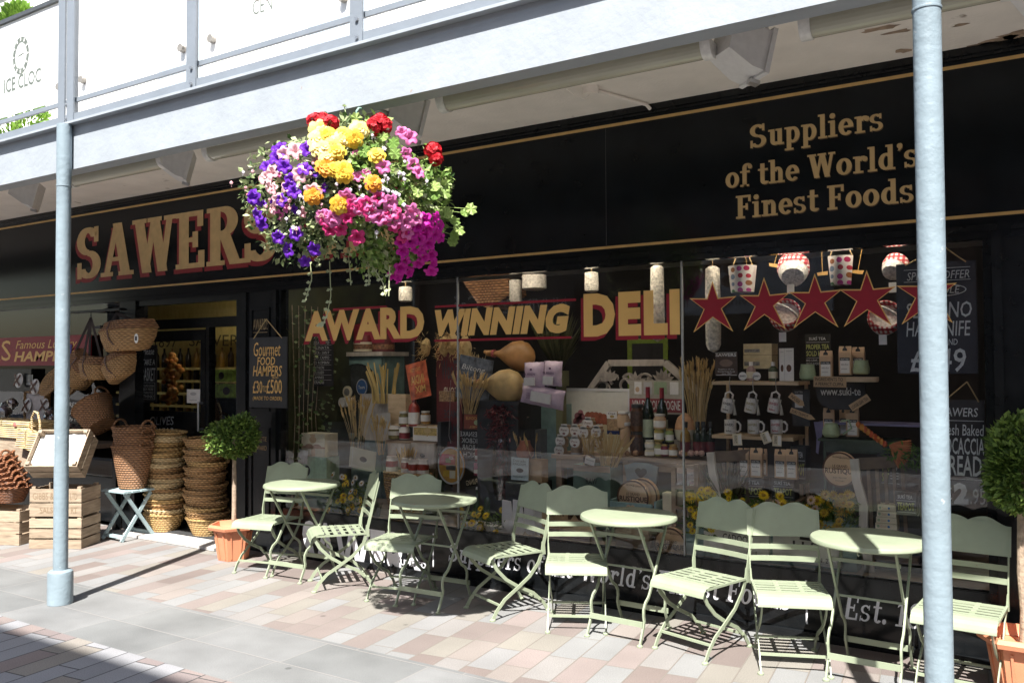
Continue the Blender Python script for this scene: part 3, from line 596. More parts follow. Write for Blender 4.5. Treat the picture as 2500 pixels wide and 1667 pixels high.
for a, b in zip(SX, SX[1:]):
    x0, x1 = a + .12, b - .07; z1 = 4.5 if a != -7.37 else ZT - .035
    m = MB(); m.bb(x0, x1, YB + .022, YB + .032, ZR + .03, z1); gp = part('glass_panel', m, FROST, wk, smooth=0)
    for bx in (x0 + .05, x1 - .05):
        for bz in (ZR + .12, 4.4):
            if bz > z1: continue
            q = MB(); q.cyl((bx, YB - .012, bz), (bx, YB + .022, bz), .026, n=14); part('fixing_button', q, pm('tan_steel', (.38, .35, .31), .35, metal=.5), gp)
    q = MB()
    if a == -7.37:
        cx, cz = onY(44, 134, YB).x, onY(44, 134, YB).z
        q.add(*[[(cx + u, YB + .0205, cz + v) for u, v in sum((list(p) for p in _ring(0, 0, .115, .145, 0, 360, .03, .038, 40)), [])], [(4 * k, 4 * k + 1, 4 * k + 2, 4 * k + 3) for k in range(len(_ring(0, 0, .115, .145, 0, 360, .03, .038, 40)))]])
        q.add(*[[(cx + u, YB + .0205, cz + v) for u, v in sum((list(p) for p in _ring(0, 0, .082, .105, 0, 360, .004, .004, 40)), [])], [(4 * k, 4 * k + 1, 4 * k + 2, 4 * k + 3) for k in range(len(_ring(0, 0, .082, .105, 0, 360, .004, .004, 40)))]])
        wq = MB()
        for h in range(12):
            aa = h * math.pi / 6; wq.tube([(cx + .09 * math.cos(aa), YB + .0185, cz + .112 * math.sin(aa)), (cx + .110 * math.cos(aa), YB + .0185, cz + .139 * math.sin(aa))], 0, flat=(.011, .0006, (-math.sin(aa), 0, math.cos(aa))))
        q.tube([(cx - .03, YB + .0203, cz - .09), (cx + .045, YB + .0203, cz + .09)], 0, flat=(.005, .0006, (1, 0, 0))); q.tube([(cx - .05, YB + .0203, cz), (cx + .05, YB + .0203, cz + .01)], 0, flat=(.007, .0006, (0, 0, 1)))
        tx(q, 'ICE CLOC', onY(3, 210, YB).x, onY(93, 205, YB).x, onY(3, 228, YB).z, onY(3, 200, YB).z + .02, YB + .0205, bold=.02)
        part('clock_ticks', wq, WHITE, gp, smooth=0)
    elif a == -4.585:
        p0 = onY(610, 36, YB); tx(q, 'CEN', p0.x, p0.x + .17, p0.z, p0.z + .09, YB + .0205)
    if q.v: part('printed_logo', q, PRINT, gp, smooth=0)
# ------------------------------------------------------------ two posts
for i, (x, lab) in enumerate(((onY(153, 800, 3.43).x, 'blue grey round steel post in front of the wooden crates'), (onY(2277, 800, 3.43).x, 'blue grey round steel post nearest the camera, hiding the last star'))):
    y = 3.43; t = thing('steel_post', lab, 'post', (x, y, 0), 0, 'posts carrying the walkway')
    m = MB(); m.lathe([(.048, .0), (.048, .9), (.0475, 1.6), (.048, 2.4), (.048, 3.0), (.05, 3.02), (.05, 3.374)], (x, y, 0), 28); part('shaft', m, POSTP, t)
    m = MB(); m.lathe([(.083, 0), (.083, .205), (.079, .222), (.066, .232), (.05, .236)], (x, y, .002), 28); part('collar', m, POSTP, t)
    m = MB(); m.lathe([(.0505, 0), (.0515, .004), (.0505, .01)], (x, y, 2.93), 28, cap=False); part('weld_ring', m, POSTP, t)
# ------------------------------------------------------------ lamps under the walkway
DIFF = glassmat('clear_diffuser', 1.0, (.80, .80, .70)); 
DIFF2 = pm('cream_reflector', (.56, .54, .43), .35, var=.04)
TL = [((165, 405), (385, 368)), ((480, 340), (890, 268)), ((1015, 228), (1640, 100)), ((1840, 55), (2330, -45)), ((-330, 490), (-20, 440))]
for i, (a, b) in enumerate(TL):
    YT = 3.95; p = onY(a[0] * K, a[1] * K, YT); q = onY(b[0] * K, b[1] * K, YT); z = (p.z + q.z) / 2 - .03
    lab = ['long clear strip light under the walkway right of the left post', 'long clear strip light behind the top of the hanging flowers', 'long clear strip light between the flower basket and the slogan', 'long clear strip light passing behind the right post', 'strip light at the far left end under the walkway'][i]
    t = thing('strip_light', lab, 'ceiling light', ((p.x + q.x) / 2, YT, 3.25), 0, 'strip lights under the walkway')
    m = MB(); m.bb(p.x + .03, q.x - .03, YT - .06, YT + .06, z + .03, z + .058)
    for x in (p.x + .3, q.x - .3): m.cyl((x, YT, z + .05), (x, YT, 3.386), .01)
    part('housing', m, pm('white_housing', (.7, .69, .64), .5), t)
    m = MB(); prof = [(.06 * math.cos(R_(k)), .072 * math.sin(R_(k))) for k in range(180, 361, 15)]
    for (ya, za), (yb, zb) in zip(prof, prof[1:]): m.quad((p.x + .03, YT + ya, z + .03 + za), (q.x - .03, YT + ya, z + .03 + za), (q.x - .03, YT + yb, z + .03 + zb), (p.x + .03, YT + yb, z + .03 + zb))
    part('diffuser', m, pm('diffuser_plastic', (.40, .39, .31), .18, var=.05, scale=3, spec=.6), t)
    for x in (p.x, q.x - .05):
        m = MB(); m.prism([(0, 0)] * 0 + [(.068 * math.cos(R_(k)), .082 * math.sin(R_(k))) for k in range(180, 361, 15)], 0, .05); m.v = [(x + yy, YT + xx, z + .033 + zz) for xx, yy, zz in m.v]; m.f = [f[::-1] for f in m.f]
        part('end_cap', m, pm('pale_end_cap', (.68, .67, .64), .4), t)
FG = pm('flood_housing', (.66, .65, .64), .45, var=.05)
for i, (a, b) in enumerate(((1710, 128), (940, 278), (412, 383), (65, 450), (2420, -20))):
    YT = 4.05; p = onY(a * K, b * K, YT); s = .108
    lab = ['grey floodlight between two strip lights, nearest the slogan', 'grey floodlight behind the top of the hanging flowers', 'grey floodlight to the right of the left post', 'grey floodlight at the far left under the walkway', 'grey floodlight right of the right post'][i]
    t = thing('floodlight', lab, 'floodlight', (p.x, YT, p.z - .1), 0, 'floodlights under the walkway'); W = Matrix.Translation(p) @ Matrix.Rotation(R_(-42), 4, 'Z') @ Matrix.Rotation(R_(-14), 4, 'X')
    m = MB(); m.M = W; fr = [(-s, s), (s, s), (s, -s * .85), (-s, -s * .85)]; bk = [(-s * .86, s * .74), (s * .86, s * .74), (s * .86, -s * .34), (-s * .86, -s * .34)]
    vs = [(u, .07, v) for u, v in fr] + [(u * .96, .0, v * .96) for u, v in fr] + [(u, -.13, v) for u, v in bk]
    m.add(vs, [(3, 2, 1, 0), (8, 9, 10, 11)] + [(j, (j + 1) % 4, (j + 1) % 4 + 4, j + 4) for j in range(4)] + [(j + 4, (j + 1) % 4 + 4, (j + 1) % 4 + 8, j + 8) for j in range(4)])
    for j in range(9): m.box((-.07 + j * .0175, -.085, .082), (.006, .07, .02))
    part('housing', m, FG, t)
    m = MB(); m.M = W; m.bb(-s - .01, s + .01, .062, .085, -s * .85 - .012, s + .012); part('glass_frame', m, FG, t)
    m = MB(); m.M = W; m.bb(-.02, .02, .05, .1, -s * .85 - .03, -s * .85 - .01); part('latch', m, SILVER, t)
    m = MB(); m.box((p.x - .03, YT + .02, p.z + .155), (.15, .1, .06)); m.cyl((p.x - .03, YT, p.z + .12), (p.x - .03, YT, 3.386), .018); part('gear_box', m, FG, t)
    m = MB(); m.cyl((p.x + .10, YT + .03, p.z + .09), (p.x + .10, YT + .03, 3.386), .008); part('stay', m, FG, t)
q = onZ(1357 * K, 200 * K, 3.386); e = onY(1490 * K, 252 * K, 5.30)
t = thing('conduit', 'white round junction box with a conduit running to the sign board', 'junction box', (q.x, q.y, 3.33))
m = MB(); m.cyl((q.x, q.y, 3.335), (q.x, q.y, 3.386), .05); part('junction_box', m, SOFF, t)
m = MB(); m.tube([(q.x, q.y, 3.37), (e.x, 5.26, 3.37), (e.x + .01, 5.3, 3.35)], .012); part('pipe', m, SOFF, t)
m = MB(); m.tube([(q.x - .12, q.y - .1, 3.37), (q.x - .08, q.y - .07, 3.33), (q.x - .02, q.y - .04, 3.30), (q.x, q.y - .02, 3.33)], .003); part('cable', m, SOFF, t)
LIT = emit('added_warm_tube', (1.0, .88, .70), 6.5)  # unseen lamps added to brighten the window goods and the shelves behind the door
for i, (xa, xb, ya, za, lab) in enumerate(((-5.6, -4.05, 5.46, 2.43, 'added lit strip lamp, unseen behind the window head over the left bay'), (-3.8, -2.2, 5.46, 2.43, 'added lit strip lamp, unseen behind the window head over the middle bay'), (-1.95, -.5, 5.46, 2.43, 'added lit strip lamp, unseen behind the window head over the tea display'), (-8.3, -6.8, 6.3, 2.66, 'added lit strip lamp, unseen on the ceiling inside the door'))):
    t = thing('added_lamp', lab, 'ceiling light', ((xa + xb) / 2, ya, za), 0, 'added unseen lamps inside the shop'); m = MB(); m.bb(xa, xb, ya - .05, ya + .05, za + .012, za + .06); m.cyl(((xa + xb) / 2, ya, za + .06), ((xa + xb) / 2, ya, 2.75), .012); part('housing', m, WHITE, t)
    m = MB(); m.tube([(xa + .03, ya, za), (xb - .03, ya, za)], .024, 10); part('added_tube', m, LIT, t)
# ============================================================ bistro tables and chairs
GREEN = pm('sage_green_paint', (.285, .325, .225), .34, var=.07, scale=9, bump=.05, bscale=40, spec=.45, dirt=((.20, .13, .07), 34, .72))
def make_table(label):
    t = thing('bistro_table', label, 'table', (0, 0, 0), 0, 'round bistro tables on the pavement')
    m = MB(); m.lathe([(.27, .699), (.292, .697), (.298, .703), (.298, .716), (.294, .7225), (.288, .7245), (.15, .7255), (.001, .7255)], n=56); m.lathe([(.27, .699), (.268, .716), (.001, .716)], n=56); part('tabletop', m, GREEN, t)
    for sx in (-1, 1):
        for sy in (-1, 1):
            x = .178 * sx * (1 if sy < 0 else .93)
            pts = [(.19, .70), (.10, .555), (.0, .40), (-.075, .285), (-.095, .262), (-.135, .238), (-.158, .205), (-.16, .17), (-.152, .135), (-.165, .10), (-.19, .05), (-.212, .006)]
            m = MB(); m.tube([(x, -sy * -1 * y * (1 if sy < 0 else 1) if False else (y if sy < 0 else -y), z) for y, z in pts], 0, flat=(.0165, .011, (0, 1, 0))); 
            l = part('leg', m, GREEN, t); f = MB(); f.lathe([(.018, 0), (.018, .008), (.01, .014)], (x, -.213 if sy < 0 else .213, .001), 12); part('foot', f, GREEN, l)
    for y, z, w in ((-.175, .12, .032), (.175, .12, .032), (-.135, .62, .02), (.135, .62, .02), (.0, .40, .012)):
        m = MB(); m.tube([(-.178, y, z), (.178, y, z)], 0, flat=(w, .008, (0, 0, 1))); part('crossbar', m, GREEN, t)
    m = MB(); m.tube([(0, -.265, .70), (.0, -.27, .685), (.006, -.265, .675)], .004); part('catch', m, GREEN, t)
    return t
tb = make_table('round green bistro table nearest the potted box tree, half in sun')
TB = [((-5.06, 4.85), 4), ((-3.68, 4.76), 0), ((-2.245, 4.85), 2), ((-.875, 4.85), 0)]
tb.location = (-5.08, 4.89, .0); tb.rotation_euler = (0, 0, R_(3)); WM[tb.name] = Matrix.Translation(tb.location)
dup(tb, (-3.70, 4.81, 0), R_(2), 'round green bistro table wholly in shade below the flower basket', tb['group'])
dup(tb, (-2.26, 4.90, 0), R_(-3), 'round green bistro table with a bright sunlit top in the middle of the window', tb['group'])
dup(tb, (-.865, 4.90, 0), R_(-2), 'round green bistro table nearest the right steel post', tb['group'])
def make_chair(label):
    t = thing('folding_chair', label, 'chair', (0, 0, 0), 0, 'folding bistro chairs on the pavement')
    up = lambda z: .165 + (z - .42) * .2
    for sx in (-1, 1):
        m = MB(); x = .192 * sx
        m.tube([(x, .175, .385), (x, up(.45), .45), (x * 1.0, up(.65), .65), (x, up(.79), .79)], 0, flat=(.024, .007, (1, 0, 0)) if False else (.018, .007, (0, 1, 0))); part('upright', m, GREEN, t)
        x = .178 * sx
        m = MB(); m.tube([(x + .012 * sx, .172, .47), (x + .008 * sx, .168, .41), (x, .148, .335), (x, .085, .25), (x, .005, .185), (x, -.075, .125), (x, -.125, .06), (x, -.152, .004)], 0, flat=(.0205, .007, (0, 1, 0))); l = part('leg', m, GREEN, t)
        f = MB(); f.lathe([(.017, 0), (.017, .008), (.009, .014)], (x, -.152, .001), 12); part('foot', f, GREEN, l)
        x = .165 * sx
        m = MB(); m.tube([(x, -.15, .39), (x, -.118, .32), (x, -.06, .25), (x, .02, .19), (x, .115, .135), (x, .18, .065), (x, .215, .004)], 0, flat=(.0205, .007, (0, 1, 0))); l = part('leg', m, GREEN, t)
        f = MB(); f.lathe([(.017, 0), (.017, .008), (.009, .014)], (x, .215, .001), 12); part('foot', f, GREEN, l)
    # scalloped back panel
    top = []
    for k in range(33):
        u = -1 + k / 16; a = abs(u)
        zz = .792 + (.048 * math.sin(math.pi * min(1, (1.0 - a) / .92)) ** .85 if a > .04 else 0) if a > 0.04 else .822
        if a <= .40: zz = .84 - .024 * (1 - a / .40) ** 2
        elif a <= .95: zz = .84 - .040 * ((1 - math.cos(math.pi * (a - .40) / .55)) / 2)
        else: zz = .80
        top.append((u * .203, zz))
    m = MB(); m.prism([(-.203, .652), (.203, .652)] + top[::-1], -.002, .002)
    m.v = [(x, y + up(z) - .006 - .012 * (1 - (x / .203) ** 2) * -1, z) for x, y, z in m.v]; part('back_panel', m, GREEN, t, smooth=20)
    for z in (.592, .528):
        m = MB(); m.tube([(-.195, up(z) - .004, z), (-.1, up(z) + .006, z), (0, up(z) + .009, z), (.1, up(z) + .006, z), (.195, up(z) - .004, z)], 0, flat=(.030, .004, (0, 0, 1))); part('back_slat', m, GREEN, t)
    m = MB(); pr = [(-.09, .418), (-.125, .4175), (-.15, .410), (-.165, .395), (-.172, .376), (-.174, .366)]
    for (ya, za), (yb, zb) in zip(pr, pr[1:]):
        m.quad((-.19, yb, zb), (.19, yb, zb), (.19, ya, za), (-.19, ya, za)); m.quad((-.19, ya, za - .003), (.19, ya, za - .003), (.19, yb + .003, zb), (-.19, yb + .003, zb))
    m.bb(-.19, .19, -.177, -.171, .363, .367); part('seat_front', m, GREEN, t)
    for k in range(5):
        y = -.068 + k * .047; m = MB(); m.bb(-.186, .186, y - .0125, y + .0125, .414 - k * .001, .4175 - k * .001); part('seat_slat', m, GREEN, t)
    for x in (-.186, -.062, .062, .186):
        m = MB(); m.bb(x - .012, x + .012, -.095, .155, .4085, .4125) if abs(x) < .1 else m.bb(x - .006, x + .006, -.14, .175, .40, .4125); part('seat_rail', m, GREEN, t)
    for y, z in ((-.103, .09), (.158, .09), (.165, .40)):
        m = MB(); m.tube([(-.178, y, z), (.178, y, z)], 0, flat=(.014, .009, (0, 0, 1))); part('crossbar', m, GREEN, t)
    for ch in t.children:
        for q in [ch] + list(ch.children):
            if not q.get('_s'):
                for v in q.data.vertices: v.co.y *= 1.2
                q['_s'] = 1
    for ch in t.children_recursive: del ch['_s']
    return t
CH = [(-5.42, 4.62, 12, 'green folding chair beside the orange pot of the left box tree'),
      (-4.76, 4.60, -40, 'green folding chair seen from the side, right of the first table'),
      (-3.95, 4.555, 15, 'green folding chair with shaded seat, left of the shaded table'),
      (-3.28, 4.66, -26, 'green folding chair turned left, right of the shaded table'),
      (-2.52, 4.635, 27, 'green folding chair with white sunlit seat, left of the sunlit table'),
      (-1.845, 4.575, -17, 'green folding chair turned left, right of the sunlit table'),
      (-1.195, 4.60, 22, 'green folding chair whose back meets its neighbour, left of the table nearest the post'),
      (-.455, 4.63, -4, 'green folding chair partly behind the right steel post')]
ch0 = make_chair(CH[0][3])
for i, (x, y, r, lab) in enumerate(CH):
    a = R_(r); loc = (x - math.sin(a) * .2, y + .06 + math.cos(a) * .2, 0)
    if i == 0: ch0.location = loc; ch0.rotation_euler = (0, 0, a); WM[ch0.name] = Matrix.Translation(loc)
    else: dup(ch0, loc, a, lab, ch0['group'])
# ============================================================ box trees in terracotta pots
TERRA = pm('orange_terracotta_plastic', (.60, .235, .125), .5, var=.06, scale=8)
LEAFD = leafmat('box_leaves', (.025, .065, .014), (.25, .37, .08))
BARK = pm('grey_brown_bark', (.33, .25, .18), .9, var=.3, scale=40, bump=.5)
def box_tree(x, y, zc, rx, rz, label, pot):
    t = thing('box_tree', label, 'potted tree', (x, y, 0), 0, 'box trees in orange pots')
    m = MB(); n = 6; prof = [(.125, 0), (.13, .02), (.165, .245), (.165, .255), (.205, .262), (.212, .285), (.20, .305), (.185, .305), (.175, .27), (.16, .25)]
    m.lathe(prof, (x, y, .002), n, cap=False); m.add([(x + .16 * math.cos(k * math.pi / 3), y + .16 * math.sin(k * math.pi / 3), .25) for k in range(6)], [(0, 1, 2, 3, 4, 5)])
    for k in range(6):
        a = k * math.pi / 3 + math.pi / 6; d0 = Vector((math.cos(a), math.sin(a), 0)); sd = Vector((-math.sin(a), math.cos(a), 0))
        for s in (-1, 1):
            b0 = Vector((x, y, .02)) + d0 * .112 + sd * s * .035; b1 = Vector((x, y, .235)) + d0 * .147 + sd * s * .045; m.tube([b0, b1], 0, flat=(.012, .008, sd))
    part('pot', m, TERRA, t, smooth=20)
    m = MB(); m.tube([(x, y, .2), (x + .006, y, .42), (x - .004, y + .01, .6), (x + .004, y, zc)], [.022, .019, .02, .014], 10); part('trunk', m, BARK, t)
    m = MB(); rnd = random.Random(int(abs(x) * 100))
    lump = [(Vector((rnd.gauss(0, 1), rnd.gauss(0, 1), rnd.gauss(0, 1))).normalized(), rnd.uniform(-.30, .22)) for _ in range(30)]
    for k in range(4200):
        d = Vector((rnd.gauss(0, 1), rnd.gauss(0, 1), rnd.gauss(0, 1))).normalized()
        s = 1 + sum(h * max(0, d.dot(q) - .72) / .28 for q, h in lump); s *= rnd.uniform(.7, 1.0) if rnd.random() < .8 else rnd.uniform(.95, 1.09)
        p = Vector((x + d.x * rx * s, y + d.y * rx * s, zc + d.z * rz * s)); dd = (d + Vector((rnd.uniform(-1, 1), rnd.uniform(-1, 1), rnd.uniform(-.6, 1)))).normalized()
        m.leaf(p, dd, Vector((rnd.uniform(-1, 1), rnd.uniform(-1, 1), 1)), rnd.uniform(.026, .044), rnd.uniform(.016, .026))
    for k in range(60):
        d = Vector((rnd.gauss(0, 1), rnd.gauss(0, 1), rnd.gauss(0, 1))).normalized(); m.tube([(x, y, zc), (x + d.x * rx * .9, y + d.y * rx * .9, zc + d.z * rz * .9)], .002, 4)
    part('crown', m, LEAFD, t, smooth=0); return t
p = onY(571, 1062, 5.0); box_tree(p.x, 5.0, p.z, .185, .21, 'clipped box tree in an orange pot between the basket stacks and the first chair', 0)
p = onY(2490, 1140, 5.0); box_tree(p.x, 4.99, p.z - .01, .185, .21, 'clipped box tree in an orange pot right of the steel post', 1)
# ============================================================ the hanging flower basket
HB = Vector((-3.27, 3.46, 2.55)); HR = Vector((.60, .50, .46)); rf = random.Random(11)
hb = thing('hanging_flower_basket', 'big hanging basket overflowing with pink, yellow, purple and red flowers', 'flower basket', (HB.x, HB.y, 2.1))
m = MB(); m.lathe([(.08, -.2), (.2, -.14), (.27, 0), (.28, .05)], HB, 20); part('basket_bowl', m, pm('dark_green_plastic', (.02, .04, .02), .6), hb)
m = MB(); hk = Vector((onY(885, 275, 3.5).x, 3.5, 3.052))
for a in (0, 2.1, 4.2): m.tube([HB + Vector((.27 * math.cos(a), .27 * math.sin(a), .04)), hk + Vector((0, -.04, -.06))], .005, 5)
m.tube([hk + Vector((0, -.04, -.06)), hk + Vector((0, -.05, -.03)), hk + Vector((0, -.03, -.005)), hk + Vector((0, 0, .0))], .006, 6); part('hanging_chain', m, pm('pale_green_chain', (.25, .42, .34), .4), hb)
LG = [leafmat('bright_leaves', (.12, .23, .04), (.36, .47, .15)), leafmat('grey_green_leaves', (.20, .27, .10), (.46, .50, .28)), leafmat('dark_leaves', (.02, .05, .012), (.06, .11, .025))]
def onbasket(px, py, s=1.0):
    """point of the plant's rounded front seen at this pixel"""
    d = ray(px, py); o = EYE - HB; D = Vector((d.x / HR.x, d.y / HR.y, d.z / HR.z)) / s; O = Vector((o.x / HR.x, o.y / HR.y, o.z / HR.z)) / s
    a, b, c = D.dot(D), 2 * O.dot(D), O.dot(O) - 1; q = b * b - 4 * a * c
    t = (-b - math.sqrt(q)) / (2 * a) if q > 0 else -b / (2 * a)
    return EYE + d * t
# foliage: three meshes of leaves
clumps = [(620, 480, 60), (680, 420, 70), (700, 530, 70), (760, 470, 60), (780, 400, 60), (840, 360, 60), (900, 340, 55), (880, 430, 70), (950, 420, 60), (1010, 430, 50), (960, 500, 60), (1040, 480, 45), (1000, 560, 50), (900, 560, 60), (820, 560, 60), (760, 580, 50), (690, 590, 40), (1060, 540, 35), (990, 640, 35), (920, 620, 40), (840, 300, 35), (870, 380, 50), (1075, 450, 30), (740, 340, 40), (1020, 600, 40)]
ms = [MB(), MB(), MB()]
for k in range(6000):
    cx, cy, cr = rf.choice(clumps); px, py = rf.gauss(cx, cr * .55), rf.gauss(cy, cr * .55)
    if (px - 845) ** 2 / 250 ** 2 + (py - 455) ** 2 / 230 ** 2 > 1.05 or py < 285 or (py < 340 and abs(px - 880) > 90): continue
    p = onbasket(px, py, rf.uniform(.72, 1.02)); d = (p - HB).normalized()
    dd = (d * .6 + Vector((rf.uniform(-1, 1), rf.uniform(-1, 1), rf.uniform(-1, .8)))).normalized()
    w = 0 if px > 860 and rf.random() < .6 else (1 if rf.random() < .7 else 2)
    L = rf.uniform(.022, .045) * (1.25 if w == 0 else 1); ms[w].leaf(p, dd, d + Vector((rf.uniform(-.5, .5), rf.uniform(-.5, .5), rf.uniform(0, .8))), L, L * rf.uniform(.45, .8))
# scalloped geranium and nasturtium leaves on the right, partly on long stalks
sprig = [(1085, 470), (1060, 455), (1110, 540), (1135, 520), (1150, 510), (1120, 560), (1105, 590), (1090, 520), (1110, 575), (1040, 430), (1070, 560), (1020, 470), (1000, 400), (935, 335), (965, 375), (900, 300), (870, 290), (990, 385), (960, 350), (1010, 520), (920, 400), (890, 370), (1090, 450), (1060, 475)]
for px, py in sprig:
    p = onbasket(px, py, 1.03); r = rf.uniform(.028, .042); n = 14; u = (EYE - p).normalized(); nn = (u + Vector((rf.uniform(-.6, .6), rf.uniform(-.6, .6), rf.uniform(0, .9)))).normalized(); a = nn.orthogonal().normalized(); b = nn.cross(a)
    ms[0].add([p] + [p + (a * math.cos(2 * math.pi * k / n) + b * math.sin(2 * math.pi * k / n)) * r * (1 if k % 2 else .8) + nn * .006 * (1 if k % 2 else -.5) for k in range(n)], [(0, 1 + k, 1 + (k + 1) % n) for k in range(n)])
    ms[0].tube([p, HB + (p - HB) * .55], .002, 4)
for nme, q, mt in zip(('bright_foliage', 'grey_green_foliage', 'dark_foliage'), ms, LG): part(nme, q, mt, hb, smooth=0, stuff=True)
# blossoms
def petalmat(name, c0, c1, cen=None):
    return leafmat(name, c0, c1, .55, .3)
PUR = petalmat('purple_petal', (.10, .015, .36), (.19, .03, .52)); PNK = petalmat('pink_petal', (.62, .09, .33), (.80, .26, .52)); MAG = petalmat('magenta_petal', (.50, .01, .29), (.66, .02, .42)); HOT = petalmat('hot_pink_petal', (.60, .02, .14), (.74, .06, .26))
STR = petalmat('pink_white_petal', (.72, .22, .30), (.88, .66, .66)); YEL = petalmat('yellow_petal', (.72, .42, .02), (.86, .66, .10)); PALE = petalmat('pale_yellow_petal', (.86, .66, .16), (.90, .80, .40)); ORA = petalmat('orange_petal', (.74, .27, .02), (.80, .40, .04)); RED = petalmat('red_petal', (.38, .006, .012), (.62, .015, .03)); LIL = petalmat('white_lilac_petal', (.72, .62, .74), (.86, .82, .84))
def flower_mesh(name, kind, mt):
    m = MB(); r = random.Random(name)
    if kind == 'trumpet':           # petunia: five lobes round a deep throat; faces -y
        n = 40; rows = [(.0, .030), (.18, .010), (.45, -.004), (.78, -.009), (1.0, -.004)]
        vs = [];
        for q, d in rows:
            for k in range(n):
                a = 2 * math.pi * k / n; lob = 1 - .30 * abs(math.sin(2.5 * a)) ** 4 * q if q > .4 else 1; wv = .004 * math.sin(5 * a + 1) * q
                vs.append((.041 * q * lob * math.cos(a), d + wv, .041 * q * lob * math.sin(a)))
        m.add(vs, [(i * n + k, i * n + (k + 1) % n, (i + 1) * n + (k + 1) % n, (i + 1) * n + k) for i in range(len(rows) - 1) for k in range(n)])
    elif kind == 'double':          # begonia: rings of cupped petals
        for ring, (cnt, rr, tilt, sz) in enumerate(((7, .030, .25, .034), (6, .021, .7, .029), (5, .012, 1.1, .023), (3, .004, 1.4, .016))):
            for k in range(cnt):
                a = 2 * math.pi * (k + ring * .4 + r.uniform(-.15, .15)) / cnt; o = Vector((math.cos(a), 0, math.sin(a))); s_ = Vector((-math.sin(a), 0, math.cos(a))); up_ = (o * math.cos(tilt) + Vector((0, -1, 0)) * math.sin(tilt)).normalized()
                c = o * rr * .4 + Vector((0, -.006 * ring, 0)); nb = up_.cross(s_)
                rim = [c, c + up_ * sz * .5 - s_ * sz * .55 + nb * .004, c + up_ * sz * .95 - s_ * sz * .38 - nb * .005, c + up_ * sz * 1.05 - nb * .008, c + up_ * sz * .95 + s_ * sz * .38 - nb * .005, c + up_ * sz * .5 + s_ * sz * .55 + nb * .004]
                m.add(rim + [c + up_ * sz * .55 + nb * .006], [(6, i, (i + 1) % 6) for i in range(6)])
    elif kind == 'cluster':         # geranium head
        for k in range(46):
            d = Vector((r.gauss(0, 1), r.gauss(0, 1), r.gauss(0, 1))).normalized(); c = d * .042 * r.uniform(.75, 1.05); a = d.orthogonal().normalized(); b = d.cross(a)
            for j in range(5):
                t = 2 * math.pi * j / 5 + k; v = a * math.cos(t) + b * math.sin(t); w = d.cross(v); m.add([c, c + v * .012 + w * .008 + d * .004, c + v * .017 + d * .003, c + v * .012 - w * .008 + d * .004], [(0, 1, 2, 3)])
    else:                           # fuchsia or small bells
        for k in range(4):
            a = k * math.pi / 2; m.leaf((0, 0, 0), (math.cos(a) * .7, math.sin(a) * .7, -.8), (math.cos(a), math.sin(a), .5), .026, .014)
        m.lathe([(.003, 0), (.009, -.012), (.011, -.024), (.006, -.028)], n=8); m.tube([(0, 0, -.024), (.002, 0, -.05)], .0012, 4)
    return mk(name, m.v, m.f, mt, 60 if kind == 'trumpet' else 0)
FM = {k: flower_mesh(k, kd, mt) for k, kd, mt in (('purple_petunia', 'trumpet', PUR), ('pink_petunia', 'trumpet', PNK), ('magenta_petunia', 'trumpet', MAG), ('hot_pink_petunia', 'trumpet', HOT), ('striped_petunia', 'trumpet', STR), ('yellow_begonia', 'double', YEL), ('pale_begonia', 'double', PALE), ('orange_begonia', 'double', ORA), ('red_geranium', 'cluster', RED), ('fuchsia_bell', 'bell', STR), ('lilac_bell', 'bell', LIL))}
def c2(a): return [(600 + x / 2.8, y / 2.8) for x, y in a]
def k2(a): return [(x * K, y * K) for x, y in a]
FL = {
 'purple_petunia': c2([(240, 1010), (215, 1080), (135, 1135), (265, 1140), (400, 1155), (430, 1020), (310, 1230), (300, 1275), (55, 1345), (80, 1465), (112, 1530), (245, 1370), (330, 1310)]) + k2([(596, 500), (640, 545), (680, 537), (663, 574), (640, 345), (708, 345), (722, 572), (700, 600), (585, 455)]),
 'striped_petunia': c2([(130, 1215), (190, 1290), (180, 1180), (340, 1030), (260, 1050), (520, 1500)]) + k2([(640, 460), (660, 430), (620, 430), (690, 400), (720, 440)]),
 'yellow_begonia': c2([(550, 940), (665, 925), (740, 950), (620, 1040), (600, 1160), (670, 1190), (895, 1065), (640, 1400), (660, 1165)]),
 'pale_begonia': c2([(500, 890), (500, 960), (775, 890), (500, 1020), (560, 1080), (600, 1000), (540, 1020), (650, 960), (520, 920)]),
 'orange_begonia': c2([(530, 1140), (560, 1160), (870, 1255), (470, 1330), (560, 1120)]) + k2([(780, 468), (720, 450)]),
 'pink_petunia': c2([(1065, 905), (1120, 940), (1095, 1050), (1145, 1130), (1180, 1180), (940, 1140), (870, 1262), (690, 1345), (780, 1410), (905, 1355), (860, 1450), (990, 1380), (1010, 1450), (1010, 1515), (1130, 1445), (1090, 1520), (570, 1480), (600, 1500)]) + k2([(760, 505), (775, 500), (740, 495), (935, 535), (955, 500), (895, 488), (915, 500), (870, 500)]),
 'hot_pink_petunia': k2([(757, 527), (782, 527), (750, 505), (815, 482), (850, 492), (903, 487), (905, 520), (925, 543), (820, 545), (870, 455), (797, 500), (810, 470), (885, 500), (840, 470)]),
 'magenta_petunia': k2([(960, 520), (1000, 540), (985, 560), (955, 570), (990, 585), (990, 622), (960, 605), (915, 637), (930, 600), (945, 555), (1010, 520), (1000, 500), (975, 505), (985, 525), (960, 550), (1010, 545), (975, 590), (940, 625), (900, 630), (920, 615), (965, 575), (950, 535), (975, 540), (995, 605), (920, 555), (925, 575)]),
 'red_geranium': [(788, 295), (806, 303), (772, 300), (925, 300), (915, 310), (937, 308), (1057, 370), (1064, 388)],
}
